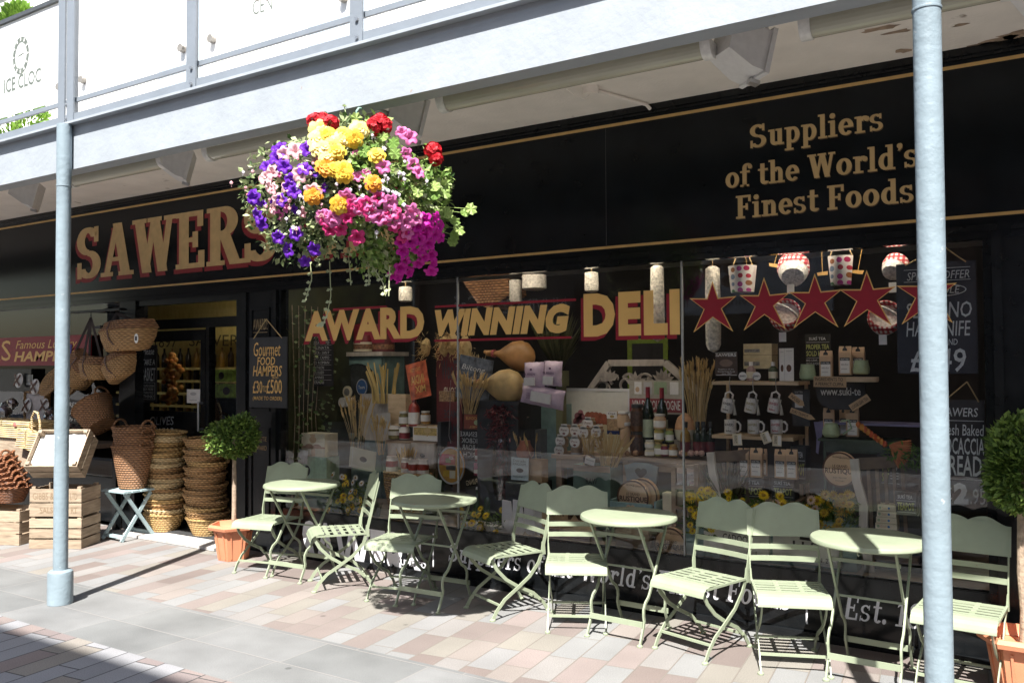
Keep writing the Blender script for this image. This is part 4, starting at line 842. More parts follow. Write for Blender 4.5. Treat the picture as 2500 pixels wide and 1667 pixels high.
def place_flower(kind, p, sc, d, roll):
    o = bpy.data.objects.new(kind, FM[kind]); C.objects.link(o); o.parent = hb; inv = WM[hb.name].inverted()
    q = Vector((0, -1, 0)).rotation_difference(d) @ Quaternion((0, 1, 0), roll)
    o.matrix_local = inv @ Matrix.Translation(p) @ q.to_matrix().to_4x4() @ Matrix.Scale(sc, 4); return o
nfl = 0
extra = {k: MB() for k in FM}
def rest(kind, p, sc, d, roll):
    q = Vector((0, -1, 0)).rotation_difference(d) @ Quaternion((0, 1, 0), roll); M = Matrix.Translation(p) @ q.to_matrix().to_4x4() @ Matrix.Scale(sc, 4)
    me = FM[kind]; extra[kind].add([M @ v.co for v in me.vertices], [tuple(f.vertices) for f in me.polygons])
for kind, pts in FL.items():
    for i, (px, py) in enumerate(pts):
        p = onbasket(px, py, 1.06); out = (p - HB).normalized(); u = (EYE - p).normalized()
        d = (out * .7 + u * .45 + Vector((rf.uniform(-.5, .5), rf.uniform(-.3, .3), rf.uniform(-.35, .45)))).normalized()
        sc = rf.uniform(.8, 1.12) * (1.1 if kind in ('yellow_begonia', 'pale_begonia') else 1)
        place_flower(kind, p, sc, d, rf.uniform(0, 6)); nfl += 1
for k in range(26):
    px, py = rf.uniform(640, 900), rf.uniform(370, 580)
    rest(rf.choice(['striped_petunia', 'purple_petunia', 'pink_petunia']), onbasket(px, py, 1.0), rf.uniform(.45, .75), (onbasket(px, py) - HB + Vector((rf.uniform(-.4, .4), -.5, rf.uniform(-.3, .3)))).normalized(), 0)
for k in range(80):
    px, py = (rf.gauss(700, 50), rf.gauss(480, 50)) if k < 45 else (rf.gauss(940, 45), rf.gauss(445, 45)); p = onbasket(px, py, 1.05)
    rest('fuchsia_bell' if k < 45 and rf.random() < .7 else 'lilac_bell', p, rf.uniform(.5, .85), Vector((rf.uniform(-.3, .3), -1, rf.uniform(-.3, .3))).normalized(), 0)
bl = MB()
for k, q in extra.items():
    if q.v: part('small_' + k, q, FM[k].materials[0], hb, smooth=0, stuff=True)
# trailing stems
VINE = pm('pale_vine', (.42, .45, .25), .6)
for pts in ([(712, 590), (716, 640), (708, 668), (700, 694)], [(757, 600), (760, 680), (752, 720), (742, 745), (735, 748)], [(798, 570), (803, 610), (806, 655)], [(845, 600), (848, 640), (846, 655)], [(855, 610), (880, 650), (886, 680)], [(895, 610), (893, 680)], [(730, 590), (735, 612)]):
    P = [onY(a * K, b * K, HB.y - .12) for a, b in pts]; m = MB(); m.tube(P, .003, 5)
    for i in range(len(P) - 1):
        for f in (.3, .8):
            p = P[i].lerp(P[i + 1], f)
            for s in (-1, 1): m.leaf(p, (s * .8, -.4, rf.uniform(-.5, .3)), (0, -1, .3), .026, .022)
    part('trailing_stem', m, VINE, hb, smooth=0)
m = MB(); p = onY(841, 262, HB.y); q = onY(855, 330, HB.y); m.tube([q, p], .003, 5)
for k in range(9): m.leaf(p, (rf.uniform(-1, 1), rf.uniform(-1, 1), rf.uniform(-.2, 1)), (0, 0, 1), .02, .012)
part('seed_head', m, leafmat('seed_green', (.4, .5, .2), (.6, .66, .4)), hb, smooth=0)
# shrubs growing on the walkway, at the left
for (px, py, Y, r, lab) in ((35, 300, 4.2, .30, 'green conifer hedge behind the railing at the far left'), (-160, 330, 4.2, .4, 'green conifer hedge further left behind the railing'), (48, 60, 4.6, .17, 'thin conifer tip rising behind the frosted railing panel')):
    p = onY(px, py, Y); m = MB()
    for k in range(1500):
        d = Vector((rf.gauss(0, 1), rf.gauss(0, 1), rf.gauss(0, 1))).normalized() * rf.uniform(.4, 1) ** .5; q = p + Vector((d.x * r, d.y * r, d.z * r * 1.2))
        if q.z < 3.45: q.z = 3.45 + rf.random() * .05
        m.leaf(q, (d + Vector((rf.uniform(-.5, .5), rf.uniform(-.5, .5), 1))), (rf.uniform(-1, 1), 1, 0), .06, .03)
    m.cyl((p.x, p.y, 3.44), (p.x, p.y, p.z), .03, n=6)
    single('conifer_shrub', m, leafmat('conifer_leaves', (.08, .18, .02), (.22, .38, .05)), lab, 'shrub', 'conifers on the walkway', smooth=0)
# ============================================================ helpers for goods
BLKV = pm('black_print', (.025, .022, .02), .6); CREAM = pm('cream_card', (.74, .67, .50), .7, var=.06); KRAFT = pm('kraft_paper', (.62, .43, .27), .8, var=.1, scale=12); WHITEP = pm('white_paper', (.82, .80, .76), .7, var=.04)
TWINE = pm('twine', (.42, .30, .15), .9); GLS = glassmat('jar_glass', 1.2); CARDB = pm('cardboard', (.52, .36, .21), .85, var=.12, scale=10)
def rect(x0, y0, x1, y1, Y):
    a = onY((x0 + x1) / 2, y1, Y); w = onY(x1, (y0 + y1) / 2, Y).x - onY(x0, (y0 + y1) / 2, Y).x; h = onY((x0 + x1) / 2, y0, Y).z - a.z
    return a, w, h            # base centre of the front face, width, height
def card(name, label, cat, x0, y0, x1, y1, Y, mt, lines=(), thick=.008, tilt=0, group=None, mirror=False, string=None, border=None, rx=0, yaw=0, shape=None):
    a, w, h = rect(x0, y0, x1, y1, Y); t = thing(name, label, cat, a, 0, group); c = Vector((a.x, a.y, a.z + h / 2))
    M = Matrix.Translation(c) @ Matrix.Rotation(R_(yaw), 4, 'Z') @ Matrix.Rotation(R_(rx), 4, 'X') @ Matrix.Rotation(R_(tilt), 4, 'Y')
    m = MB(); m.M = M
    if shape: m.prism([(u * w / 2, v * h / 2) for u, v in shape], 0, thick)
    else: m.bb(-w / 2, w / 2, 0, thick, -h / 2, h / 2)
    part('board' if thick < .03 else 'box_body', m, mt, t)
    by = {}
    for L in lines:
        s, u0, v0, u1, v1, lm = L[:6]; bo = L[6] if len(L) > 6 else 0; shr = L[7] if len(L) > 7 else 0
        q = by.setdefault(lm.name, [MB(), lm])[0]; q.M = M
        X0, X1, Z1, Z0 = -w / 2 + u0 * w, -w / 2 + u1 * w, h / 2 - v0 * h, h / 2 - v1 * h
        if s == '#': q.bb(X0, X1, -.0012, 0, Z0, Z1)
        elif s == 'o': q.add([(X0 + (X1 - X0) * (.5 + .5 * math.cos(k * math.pi / 10)), -.0016, Z0 + (Z1 - Z0) * (.5 + .5 * math.sin(k * math.pi / 10))) for k in range(20)], [tuple(range(20))])
        else: tx(q, s, X0, X1, Z0, Z1, -.0022 if s != '#' else -.001, bold=bo, shear=shr, mirror=mirror, res=2)
    for k, (q, lm) in by.items(): part('print', q, lm, t, smooth=0)
    if border:
        q = MB(); q.M = M; b = border[1]
        for (p0, p1, r0, r1) in ((-w / 2, w / 2, h / 2 - b, h / 2), (-w / 2, w / 2, -h / 2, -h / 2 + b), (-w / 2, -w / 2 + b, -h / 2 + b, h / 2 - b), (w / 2 - b, w / 2, -h / 2 + b, h / 2 - b)): q.bb(p0, p1, -.006, .002, r0, r1)
        part('frame', q, border[0], t)
    if string:
        n = onY(string[0], string[1], Y); q = MB()
        for s in (-1, 1): q.tube([M @ Vector((s * w * .38, -.004, h / 2 - .01)), (n.x, n.y - .004, n.z)], .004, 5)
        part('hanging_string', q, TWINE, t)
    return t
def solid(name, label, cat, x0, y0, x1, y1, Y, prof, mt, group=None, parts=(), n=20):
    """turned thing (jar, bottle, mug): prof in fractions of the half width and height"""
    a, w, h = rect(x0, y0, x1, y1, Y); t = thing(name, label, cat, a, 0, group); m = MB(); m.lathe([(r * w / 2, z * h) for r, z in prof], a, n); part('body', m, mt, t)
    for pn, pr, pm_ in parts:
        q = MB(); q.lathe([(r * w / 2, z * h) for r, z in pr], a, n, cap=pr[0][0] < 1.001 and pn in ('lid', 'cap', 'cork', 'cloth_cap')); part(pn, q, pm_, t)
    return t
JARP = [(.9, 0), (1, .05), (1, .68), (.78, .8), (.78, .86)]; LIDP = [(.86, .86), (.88, .88), (.88, .98), (.8, 1)]
BOTP = [(.9, 0), (1, .02), (1, .60), (.8, .70), (.42, .78), (.38, .97), (.42, 1)]
def wheat(name, label, x0, y0, x1, y1, Y, n, spread=.35, ear=True, mt=None, cat='dried plant', group=None, base=None, seed=1, lean=0, thin=.0022):
    a, w, h = rect(x0, y0, x1, y1, Y); r = random.Random(seed); m = MB(); e = MB(); b = base or .22
    for k in range(n):
        u = r.uniform(-1, 1); p0 = Vector((a.x + u * w * .5 * b - lean * w * .3, Y + r.uniform(-.03, .03), a.z)); L = h * r.uniform(.72, 1)
        p1 = Vector((a.x + (u * .9 + r.uniform(-.1, .1)) * w * .5 + lean * w * .2, Y + r.uniform(-.07, .07), a.z + L)); mid = p0.lerp(p1, .5) + Vector((-u * w * .05, 0, 0))
        m.tube([p0, mid, p1], thin, 4)
        if ear:
            d = (p1 - mid).normalized(); q = p1 - d * .07
            e.tube([q, q + d * .02, q + d * .05, p1 + d * .006], [.003, .0075, .006, .001], 5)
            for j in range(5): e.leaf(q + d * (.01 + j * .012), d + Vector((r.uniform(-.5, .5), r.uniform(-.5, .5), 0)), (0, -1, 0), .03, .004)
    t = thing(name, label, cat, a, 0, group); part('stalks', m, mt or STRAW, t, smooth=0)
    if ear: part('ears', e, EARM, t, smooth=0)
    return t
STRAW = leafmat('dry_straw', (.52, .37, .16), (.72, .56, .30), .7, .1); EARM = leafmat('wheat_ears', (.52, .35, .13), (.72, .54, .26), .7, .1)
CRW = wood('pale_crate_wood', (.17, .125, .085), (.42, .33, .235), (1.5, 1.5, 14), .8, 4)
W_GOLD = weavemat('golden_willow', (.16, .08, .02), (.66, .43, .17), .022); W_RED = weavemat('red_brown_willow', (.07, .025, .012), (.34, .14, .065), .016, .45)
W_BRN = weavemat('brown_willow', (.045, .02, .01), (.40, .20, .09), .022); W_PALE = weavemat('pale_willow', (.26, .16, .06), (.78, .60, .33), .02); W_TAN = weavemat('tan_willow', (.09, .045, .015), (.56, .33, .14), .02)
# ============================================================ baskets and crates at the left
def crate(name, label, P, ang, W, D, H, z0, boards=2, group='wooden crates at the left of the door', posts=True, txt=None, rx=0, rowgap=.012):
    t = thing(name, label, 'crate', (P.x, P.y, z0), 0, group); M = Matrix.Translation((P.x, P.y, z0 + .001)) @ Matrix.Rotation(ang, 4, 'Z') @ Matrix.Rotation(rx, 4, 'X')
    bh = (H - rowgap * (boards - 1)) / boards; th = .012
    for nm, sides in (('front_boards', [(0, W, 0, th)]), ('back_boards', [(0, W, D - th, D)]), ('side_boards', [(0, th, th, D - th), ]), ('side_boards', [(W - th, W, th, D - th)])):
        m = MB(); m.M = M
        for k in range(boards):
            for a, b, c, d in sides: m.bb(a + random.uniform(0, .003), b - random.uniform(0, .003), c, d, k * (bh + rowgap) + random.uniform(0, .003), k * (bh + rowgap) + bh)
        part(nm, m, CRW, t)
    m = MB(); m.M = M; m.bb(.01, W - .01, .014, D - .014, .004, .016); part('base_board', m, CRW, t)
    for a, c in ((th, th), (W - th - .035, th), (th, D - th - .035), (W - th - .035, D - th - .035)):
        m = MB(); m.M = M; m.bb(a, a + .035, c, c + .035, .017, H + .02); part('corner_post', m, CRW, t)
    if txt:
        m = MB()
        for s, x0, x1, za, zb in txt: tx(m, s, W * x0, W * x1, H * za, H * zb, -.0012, bold=.01)
        m.v = [tuple(M @ Vector(p)) for p in m.v]; part('stencil_print', m, pm('faded_stencil', (.22, .155, .095), .9), t, smooth=0)
    return t, M
P1, P2, P3 = onZ(70.5, 1339), onZ(198.5, 1339.7), onZ(238.7, 1322.5)
ang = math.atan2(P2.y - P1.y, P2.x - P1.x); CW = (P2 - P1).length; CD = .33
zt1 = onY(70, 1262, P1.y).z; zt2 = onY(66, 1192, P1.y).z
crate('wooden_crate', 'slatted pale wooden crate standing on the paving under the stencilled crate', P1, ang, CW, CD, zt1 - .015, 0, 3)
nrm = Vector((-math.sin(ang), math.cos(ang), 0))
crate('wooden_crate', 'pale wooden crate with faded stencilled words, on top of the slatted crate', P1 + nrm * .004, ang, CW - .005, CD, zt2 - zt1 - .01, zt1 + .006, 2, txt=(('GIBBS & P', .06, .56, .62, .86), ('LTD', .78, .92, .62, .86), ('SALSO', .2, .55, .12, .34), ('RT', .8, .92, .12, .34)))
tp = P1 + nrm * .03
_, MT = crate('wooden_crate', 'wooden crate tipped up on its edge and filled with white paper packets', Vector((tp.x - .01, tp.y + .02, 0)), ang + .05, CW * .98, .40, .20, zt2 + .09, 2, rx=R_(52))
m = MB(); m.M = MT
m.bb(.02, CW - .035, .02, .38, .04, .15); t = thing('paper_packet', 'white paper lining filling the tipped wooden crate', 'paper', (tp.x + .2, tp.y + .2, zt2 + .2), 0, 'white packets in the tipped crate'); part('sheet', m, WHITEP, t)
for px, py, w_, lab in ((108, 1088, .16, 'white paper packet at the back left of the tipped crate'), (182, 1072, .15, 'white paper packet at the back right of the tipped crate')):
    p = onY(px, py, P1.y + .33); m = MB(); m.ball(p, .075, 10, 7, (1.25, .7, .75), .18); single('paper_packet', m, WHITEP, lab, 'paper', 'white packets in the tipped crate', smooth=0)
Q2 = onZ(47, 1331.7); ang2 = R_(20)
zq = onY(44, 1243, Q2.y).z
crate('wooden_crate', 'slatted wooden crate cut by the left edge, under the dark wicker baskets', Vector((Q2.x - .6 * math.cos(ang2), Q2.y - .6 * math.sin(ang2), 0)), ang2, .6, .36, zq - .02, 0, 3)
# open wicker basket builder
def wicker(name, label, c, rb, rt, h, mt, n=32, sy=.8, handles=2, group=None, rim=True, rot=None, wall=.012, cat='basket', hr=.07):
    t = thing(name, label, cat, c, 0, group); Mx = Matrix.Translation(c) @ (rot.to_4x4() if rot else Matrix.Identity(4))
    m = MB(); pr = [(.001, .004), (rb, .0), (rb + (rt - rb) * .5, h * .5), (rt, h), (rt - wall, h), (rb + (rt - rb) * .5 - wall, h * .5), (rb - wall, .012), (.001, .014)]
    m.lathe(pr, (0, 0, 0), n, 1, sy, cap=False); m.v = [tuple(Mx @ Vector(v)) for v in m.v]; part('woven_body', m, mt, t, smooth=60)
    if rim:
        m = MB(); ph = random.uniform(0, 6)
        for s in (0, 1):
            pts = [Vector(((rt - wall / 2) * math.cos(a) + 0, (rt - wall / 2) * sy * math.sin(a), h + .006 * math.sin(a * 14 + s * math.pi) + .004)) + Vector((math.cos(a), math.sin(a) * sy, 0)) * .006 * math.cos(a * 14 + s * math.pi) for a in [2 * math.pi * k / 72 for k in range(73)]]
            m.tube([Mx @ p for p in pts], .009, 5, cap=False)
        part('rim', m, mt, t)
    for k in range(handles):
        a0 = math.pi * k + (0 if handles == 2 else math.pi / 2); m = MB(); b = Vector((rt * math.cos(a0), rt * sy * math.sin(a0), h)); sd = Vector((-math.sin(a0), math.cos(a0) * 1, 0))
        m.tube([Mx @ (b + sd * hr * math.cos(u) + Vector((0, 0, hr * 1.1 * math.sin(u)))) for u in [math.pi * j / 10 for j in range(11)]], .011, 6); part('handle', m, mt, t)
    return t
ORD = ['lowest', 'second', 'third', 'fourth', 'fifth', 'sixth', 'seventh', 'eighth', 'ninth', 'tenth', 'eleventh', 'twelfth', 'thirteenth', 'fourteenth', 'fifteenth', 'sixteenth', 'seventeenth', 'eighteenth']
def ordl(i, n): return 'topmost basket' if i == n - 1 else ('lowest basket' if i == 0 else ORD[i] + ' basket from the bottom')
c = Vector((onY(18, 1190, Q2.y + .16).x, Q2.y + .17, zq + .01))
for i in range(7):
    rot = Matrix.Rotation(R_(-3 * i), 3, 'Y') @ Matrix.Rotation(R_(4 * i), 3, 'X')
    wicker('wicker_basket', ordl(i, 7) + ' of the dark red brown nested stack at the left edge', c + Vector((-.012 * i, -.004 * i, i * .042 + .0)), .17, .25, .15, W_RED, sy=.75, group='dark nested baskets at the left edge', rot=rot, hr=.05)
# the two stacks of shopping baskets by the door
def bstack(px, Y, n, top_py, lab, mt2, seed):
    r = random.Random(seed); b = onY(px, 1180, Y); b.z = 0; zt = onY(px, top_py, b.y).z; st = (zt - .17) / (n - 1)
    for i in range(n):
        z = .032 + i * st; tilt = Matrix.Rotation(R_(r.uniform(-2.5, 2.5)), 3, 'X') @ Matrix.Rotation(R_(r.uniform(-2.5, 2.5)), 3, 'Y')
        wicker('shopping_basket', ordl(i, n) + ' in the ' + lab, Vector((b.x + r.uniform(-.014, .014), b.y + r.uniform(-.012, .012), z)), .145, .218 + r.uniform(-.006, .006), .165, r.choice(mt2), sy=.84, handles=0, group='nested baskets in the ' + lab, rot=tilt)
bstack(402, 5.40, 17, 1062, 'taller stack nearest the door glass', [W_GOLD, W_TAN, W_GOLD, W_PALE], 3)
bstack(503, 5.46, 15, 1078, 'stack behind the box tree', [W_TAN, W_TAN, W_GOLD], 5)
# tall brown baskets on a pale blue stool
STB = pm('pale_blue_stool_paint', (.36, .47, .49), .5, var=.08)
s0 = Vector((onZ(283, 1318).x, 5.08, 0)); zs = onY(290, 1188, 5.05).z
t = thing('folding_stool', 'pale blue folding stool carrying the tall brown baskets', 'stool', s0); 
m = MB(); 
for k in range(4): m.bb(s0.x - .19, s0.x + .19, s0.y - .17 + k * .09, s0.y - .095 + k * .09, zs - .03, zs - .012)
part('seat', m, STB, t)
for sx in (-.15, .15):
    for s in (-1, 1):
        x = s0.x + sx + (.018 if s > 0 else 0); m = MB(); m.tube([(x - s * .0, s0.y + s * .17, .005), (x, s0.y - s * .15, zs - .032)], 0, flat=(.032, .016, (0, 1, 0))); part('leg', m, STB, t)
for s in (-1, 1):
    m = MB(); m.bb(s0.x - .15, s0.x + .16, s0.y + s * .15 - .012, s0.y + s * .15 + .012, .03, .06); part('stretcher', m, STB, t)
cb = Vector((s0.x + .02, s0.y + .03, zs - .008))
wicker('tall_basket', 'tall brown wicker basket standing on the pale blue stool', cb, .135, .215, .40, W_BRN, sy=.85, group='tall brown baskets on the stool')
wicker('tall_basket', 'brown wicker basket nested in the mouth of the tall basket', cb + Vector((.01, .01, .12)), .14, .215, .39, W_BRN, sy=.85, group='tall brown baskets on the stool')
wicker('tall_basket', 'upper brown wicker basket nested third above the stool', cb + Vector((0, .01, .21)), .14, .22, .37, W_BRN, sy=.85, group='tall brown baskets on the stool')
p = onY(247, 1042, 5.1); wicker('tall_basket', 'brown wicker basket tipped on its side above the stool, full of packets', p, .15, .22, .26, W_BRN, sy=.85, group='tall brown baskets on the stool', rot=Matrix.Rotation(R_(-38), 3, 'Y'))
# crackling cellophane packets
CELL = glassmat('cellophane', 3.0, (.75, .74, .74), .12); PACK = pm('mauve_sweets', (.30, .20, .20), .5, var=.5, scale=25)
def packet(px, py, Y, r, lab, mt=None):
    p = onY(px, py, Y); t = thing('cellophane_packet', lab, 'packet', (p.x, p.y, p.z - r), 0, 'clear packets among the hampers')
    m = MB(); m.ball(p, r * .8, 9, 6, (1, .7, .8), .1); part('contents', m, mt or PACK, t, smooth=0); m = MB(); m.ball(p, r, 9, 6, (1, .75, .9), .22); part('wrapper', m, CELL, t, smooth=0)
for px, py, r, lab in ((222, 1002, .07, 'clear packet in the tipped brown basket, upper one'), (205, 1016, .06, 'clear packet in the tipped brown basket, lower one'), (250, 985, .06, 'clear packet against the tipped basket handle'), (14, 1002, .1, 'big clear packet at the left edge under the plates'), (30, 985, .07, 'clear packet with silver bow left of the picnic case'), (120, 1010, .07, 'clear packet in front of the picnic case'), (128, 1022, .06, 'clear packet beside the post under the picnic case'), (172, 1040, .08, 'clear packet under the small chalk sign'), (186, 1048, .07, 'clear packet beside the tall baskets'), (150, 1030, .06, 'clear packet right behind the left post')): packet(px, py, 5.12, r, lab)
# table of goods, picnic cases with plates
tbz = onY(60, 1070, 5.0).z
m = MB(); m.bb(-12, -8.05, 4.98, 5.33, tbz - .05, tbz - .01); t = thing('goods_table', 'dark table of hampers in front of the left shop window', 'table', (-10, 5.1, 0)); part('top', m, wood('dark_table_wood', (.06, .04, .03), (.14, .09, .06), (2, 9, 9)), t)
for x in (-11.9, -9.3, -8.15):
    m = MB(); m.bb(x - .03, x + .03, 5.26, 5.32, 0, tbz - .05); part('leg', m, BLK2, t)
PLATE = pm('white_plate', (.70, .68, .65), .25, var=.03); STRAP = pm('brown_leather', (.09, .035, .02), .5, var=.2)
def plate(px, py, Y, r, lab):
    p = onY(px, py, Y); t = thing('dinner_plate', lab, 'plate', (p.x, Y, p.z - r), 0, 'plates strapped in the picnic cases')
    m = MB(); m.lathe([(.001, .012), (.6 * r, .012), (.7 * r, .005), (r, .0), (r, .004), (.68 * r, .016), (.001, .02)], (0, 0, 0), 28); M = Matrix.Translation(p) @ Matrix.Rotation(R_(84), 4, 'X'); m.v = [tuple(M @ Vector(v)) for v in m.v]; part('dish', m, PLATE, t)
    m = MB()
    for s in (-1, 1): m.tube([M @ Vector((-r * .75, s * r * .75, .024)), M @ Vector((0, 0, .03)), M @ Vector((r * .75, -s * r * .75, .024))], 0, flat=(.022, .004, (1, 0, s)))
    part('strap', m, STRAP, t)
for px, py, r, lab in ((46.6, 928.5, .082, 'white plate with crossed brown straps, upper left one'), (86, 944, .088, 'white plate with crossed brown straps, beside the post'), (67, 990, .08, 'white plate with crossed straps, lower left in the wicker case lid'), (110, 990, .08, 'white plate with crossed straps, lower right in the wicker case lid')): plate(px, py, 5.25, r, lab)
p = onY(90, 990, 5.28); t = thing('picnic_case', 'open wicker picnic case with plates strapped in its lid', 'picnic case', (p.x, 5.28, p.z - .18)); m = MB(); m.bb(p.x - .2, p.x + .2, 5.27, 5.31, p.z - .16, p.z + .14); part('lining', m, pm('pale_cloth', (.55, .50, .48), .8), t)
m = MB(); 
for a, b, cc, d in ((-.22, -.2, -.18, .16), (.2, .22, -.18, .16), (-.22, .22, .14, .16), (-.22, .22, -.18, -.16)): m.bb(p.x + a, p.x + b, 5.25, 5.31, p.z + cc, p.z + d)
part('wicker_frame', m, W_TAN, t)
p = onY(25, 930, 5.28); t = thing('picnic_case', 'dark open picnic case holding cutlery at the left edge', 'picnic case', (p.x, 5.28, p.z - .2)); m = MB(); m.bb(p.x - .4, p.x + .42, 5.29, 5.32, p.z - .12, p.z + .14); part('lining', m, BLK2, t)
m = MB()
for k in range(5):
    q = onY(66 + k * 3.2, 930, 5.27); m.bb(q.x - .004, q.x + .004, 5.27, 5.275, q.z - .02, q.z + .07); m.ball((q.x, 5.272, q.z - .03), .013, 8, 5, (.7, .2, 1.2))
part('cutlery', m, SILVER, t)
# golden hamper and little wicker bag in the sun
a, w, h = rect(-60, 1026, 70, 1068, 4.72); t = thing('wicker_hamper', 'golden wicker hamper in the sun at the left edge', 'hamper', a); m = MB(); m.bb(a.x - w / 2, a.x + w / 2, 4.72, 5.0, a.z, a.z + h * .72); part('woven_body', m, W_PALE, t); m = MB(); m.bb(a.x - w / 2 - .01, a.x + w / 2 + .01, 4.71, 5.01, a.z + h * .74, a.z + h); part('lid', m, W_PALE, t)
m = MB(); q = onY(35, 1036, 4.705); m.ball((q.x, 4.71, q.z), .03, 8, 5, (1, .3, 1)); part('clasp', m, pm('pink_leather', (.42, .14, .12), .5), t)
m = MB(); m.bb(a.x - w / 2, a.x + w / 2 + .3, 4.74, 5.0, zq + .3, a.z - .003); single('display_box', m, CRW, 'plain box holding up the golden wicker hamper', 'box')
a, w, h = rect(34, 1054, 88, 1096, 4.62); t = thing('wicker_bag', 'small golden wicker bag with a tall looped handle', 'basket', a); m = MB(); m.M = Matrix.Translation((a.x, 4.62, a.z)) @ Matrix.Rotation(R_(8), 4, 'Y'); m.box((0, .06, h / 2), (w * .9, .12, h), taper=.92); part('woven_body', m, W_PALE, t)
m = MB(); q = onY(88, 1020, 4.66); m.tube([(q.x - .07, 4.66, a.z + h * .8), (q.x - .075, 4.66, q.z), (q.x - .03, 4.66, q.z + .06), (q.x + .03, 4.66, q.z + .05), (q.x + .07, 4.66, q.z - .04), (q.x + .075, 4.66, a.z + h * .5)], .011, 7); part('handle', m, W_PALE, t)
m = MB(); q = onY(95, 1090, 4.75); m.bb(q.x - .25, q.x + .12, 4.7, 4.9, zq + .28, q.z); single('display_box', m, CRW, 'plain box under the small golden wicker bag', 'box')
# hanging fishing creels
def creel(px0, py0, px1, py1, Y, lab, tilt=0, strap=None, eye=True):
    a, w, h = rect(px0, py0, px1, py1, Y); t = thing('fishing_creel', lab, 'basket', a, 0, 'wicker creels hanging left of the door'); c = Vector((a.x, Y, a.z + h / 2)); M = Matrix.Translation(c) @ Matrix.Rotation(R_(tilt), 4, 'Y')
    m = MB(); rows = []
    for z, wx, dy in ((-.5, .62, .26), (-.45, .72, .32), (-.1, .92, .38), (.18, 1.0, .40)):
        rows.append([(wx * w / 2 * (1 if abs(u) < .99 else .98) * u, -dy * w * .62 * (1 - abs(u) ** 2.6) , z * h) for u in [-1 + k / 8 for k in range(17)]] + [(wx * w / 2 * .98, dy * w * .5, z * h), (-wx * w / 2 * .98, dy * w * .5, z * h)])
    nr = len(rows[0]); m.add([v for r in rows for v in r], [(i * nr + k, i * nr + (k + 1) % nr, (i + 1) * nr + (k + 1) % nr, (i + 1) * nr + k) for i in range(len(rows) - 1) for k in range(nr)] + [tuple(range(nr - 1, -1, -1)), tuple(range(3 * nr, 4 * nr))])
    m.v = [tuple(M @ Vector(v)) for v in m.v]; part('woven_body', m, W_TAN, t, smooth=50)
    m = MB(); r3 = [(x * 1.04, y * 1.05, .19 * h) for x, y, z in rows[3]]; r4 = [(x * 1.02, y * 1.0, .25 * h) for x, y, z in rows[3]]; r5 = [(x * .86, y * .8 + .03 * w, .5 * h) for x, y, z in rows[3]]
    m.add(r3 + r4 + r5, [(i * nr + k, i * nr + (k + 1) % nr, (i + 1) * nr + (k + 1) % nr, (i + 1) * nr + k) for i in range(2) for k in range(nr)] + [tuple(range(2 * nr, 3 * nr)), tuple(range(nr - 1, -1, -1))]); m.v = [tuple(M @ Vector(v)) for v in m.v]; part('lid', m, W_BRN, t, smooth=50)
    m = MB(); m.tube([M @ Vector((0, -.20 * w, .5 * h)), M @ Vector((0, -.255 * w, .22 * h)), M @ Vector((.02 * w, -.25 * w, -.1 * h)), M @ Vector((.12 * w, -.17 * w, -.5 * h))], 0, flat=(.02, .004, (1, 0, 0))); part('strap', m, STRAP, t)
    if eye: m = MB(); m.M = M; m.bb(-.3 * w, -.17 * w, -.245 * w, -.2 * w, .30 * h, .38 * h); part('slot', m, BLKV, t)
    if strap:
        m = MB(); q = onY(strap[0], strap[1], Y)
        for s in (-1, 1): m.tube([M @ Vector((s * w * .4, 0, .3 * h)), (q.x, Y, q.z)], 0, flat=(.035, .004, (1, 0, 0)))
        part('shoulder_strap', m, pm('dark_webbing', (.025, .014, .012), .8), t)
    return t
t = creel(250, 784, 355, 858, 5.05, 'large fishing creel with a white oval tag, highest of the hanging creels', -4, (285, 765)); q = onY(333, 826, 4.93)
m = MB(); m.lathe([(.001, 0), (1, 0), (1, .003), (.001, .003)], (0, 0, 0), 20, .03, .045); m.v = [tuple(Vector((q.x, q.y, q.z)) + Vector((x, -z, y))) for x, y, z in m.v]; part('tag', m, WHITEP, t); m = MB(); m.bb(q.x - .014, q.x + .014, q.y - .006, q.y - .0035, q.z - .02, q.z + .02); part('tag_print', m, DK, t)
creel(196, 870, 254, 926, 4.98, 'small round creel with a dark clasp, hung by black straps beside the post', 3, (222, 775), False); creel(252, 866, 318, 928, 5.02, 'small creel tilted to the left, hanging under the large creel', -24, None, False); creel(163, 866, 218, 944, 5.1, 'long creel tilted to the right, hanging behind the clasped creel', 38, (222, 776), False)
m = MB(); q = onY(222, 776, 5.05); m.tube([(q.x, 5.05, q.z), (q.x, 5.05, q.z + .06), (q.x, 5.3, q.z + .12)], .006); m.bb(q.x - .3, q.x + .55, 5.0, 5.08, q.z + .055, q.z + .075); m.bb(q.x - .02, q.x + .02, 5.04, YF, q.z + .055, q.z + .075); single('hanging_rail', m, BLK2, 'dark rail the wicker creels hang from, left of the door', 'rail')
for px, lab in ((181, 'cone of nested wicker trays just right of the left post'), (128, 'round wicker tray just left of the left post')):
    p = onY(px, 935, 5.22); m = MB(); m.lathe([(.001, 0), (.16, .01), (.17, .03), (.155, .03), (.001, .012)], (0, 0, 0), 28); M = Matrix.Translation(p) @ Matrix.Rotation(R_(62), 4, 'X'); m.v = [tuple(M @ Vector(v)) for v in m.v]
    if px == 181: 
        for k in range(3):
            mm = MB(); mm.lathe([(.10, 0), (.16, .01), (.17, .03)], (0, 0, 0), 28, cap=False); M2 = M @ Matrix.Translation((.02 * k, -.03 * k, .025 * k)); m.add([tuple(M2 @ Vector(v)) for v in mm.v], mm.f)
    single('wicker_tray', m, W_TAN, lab, 'tray', 'wicker trays by the left post')
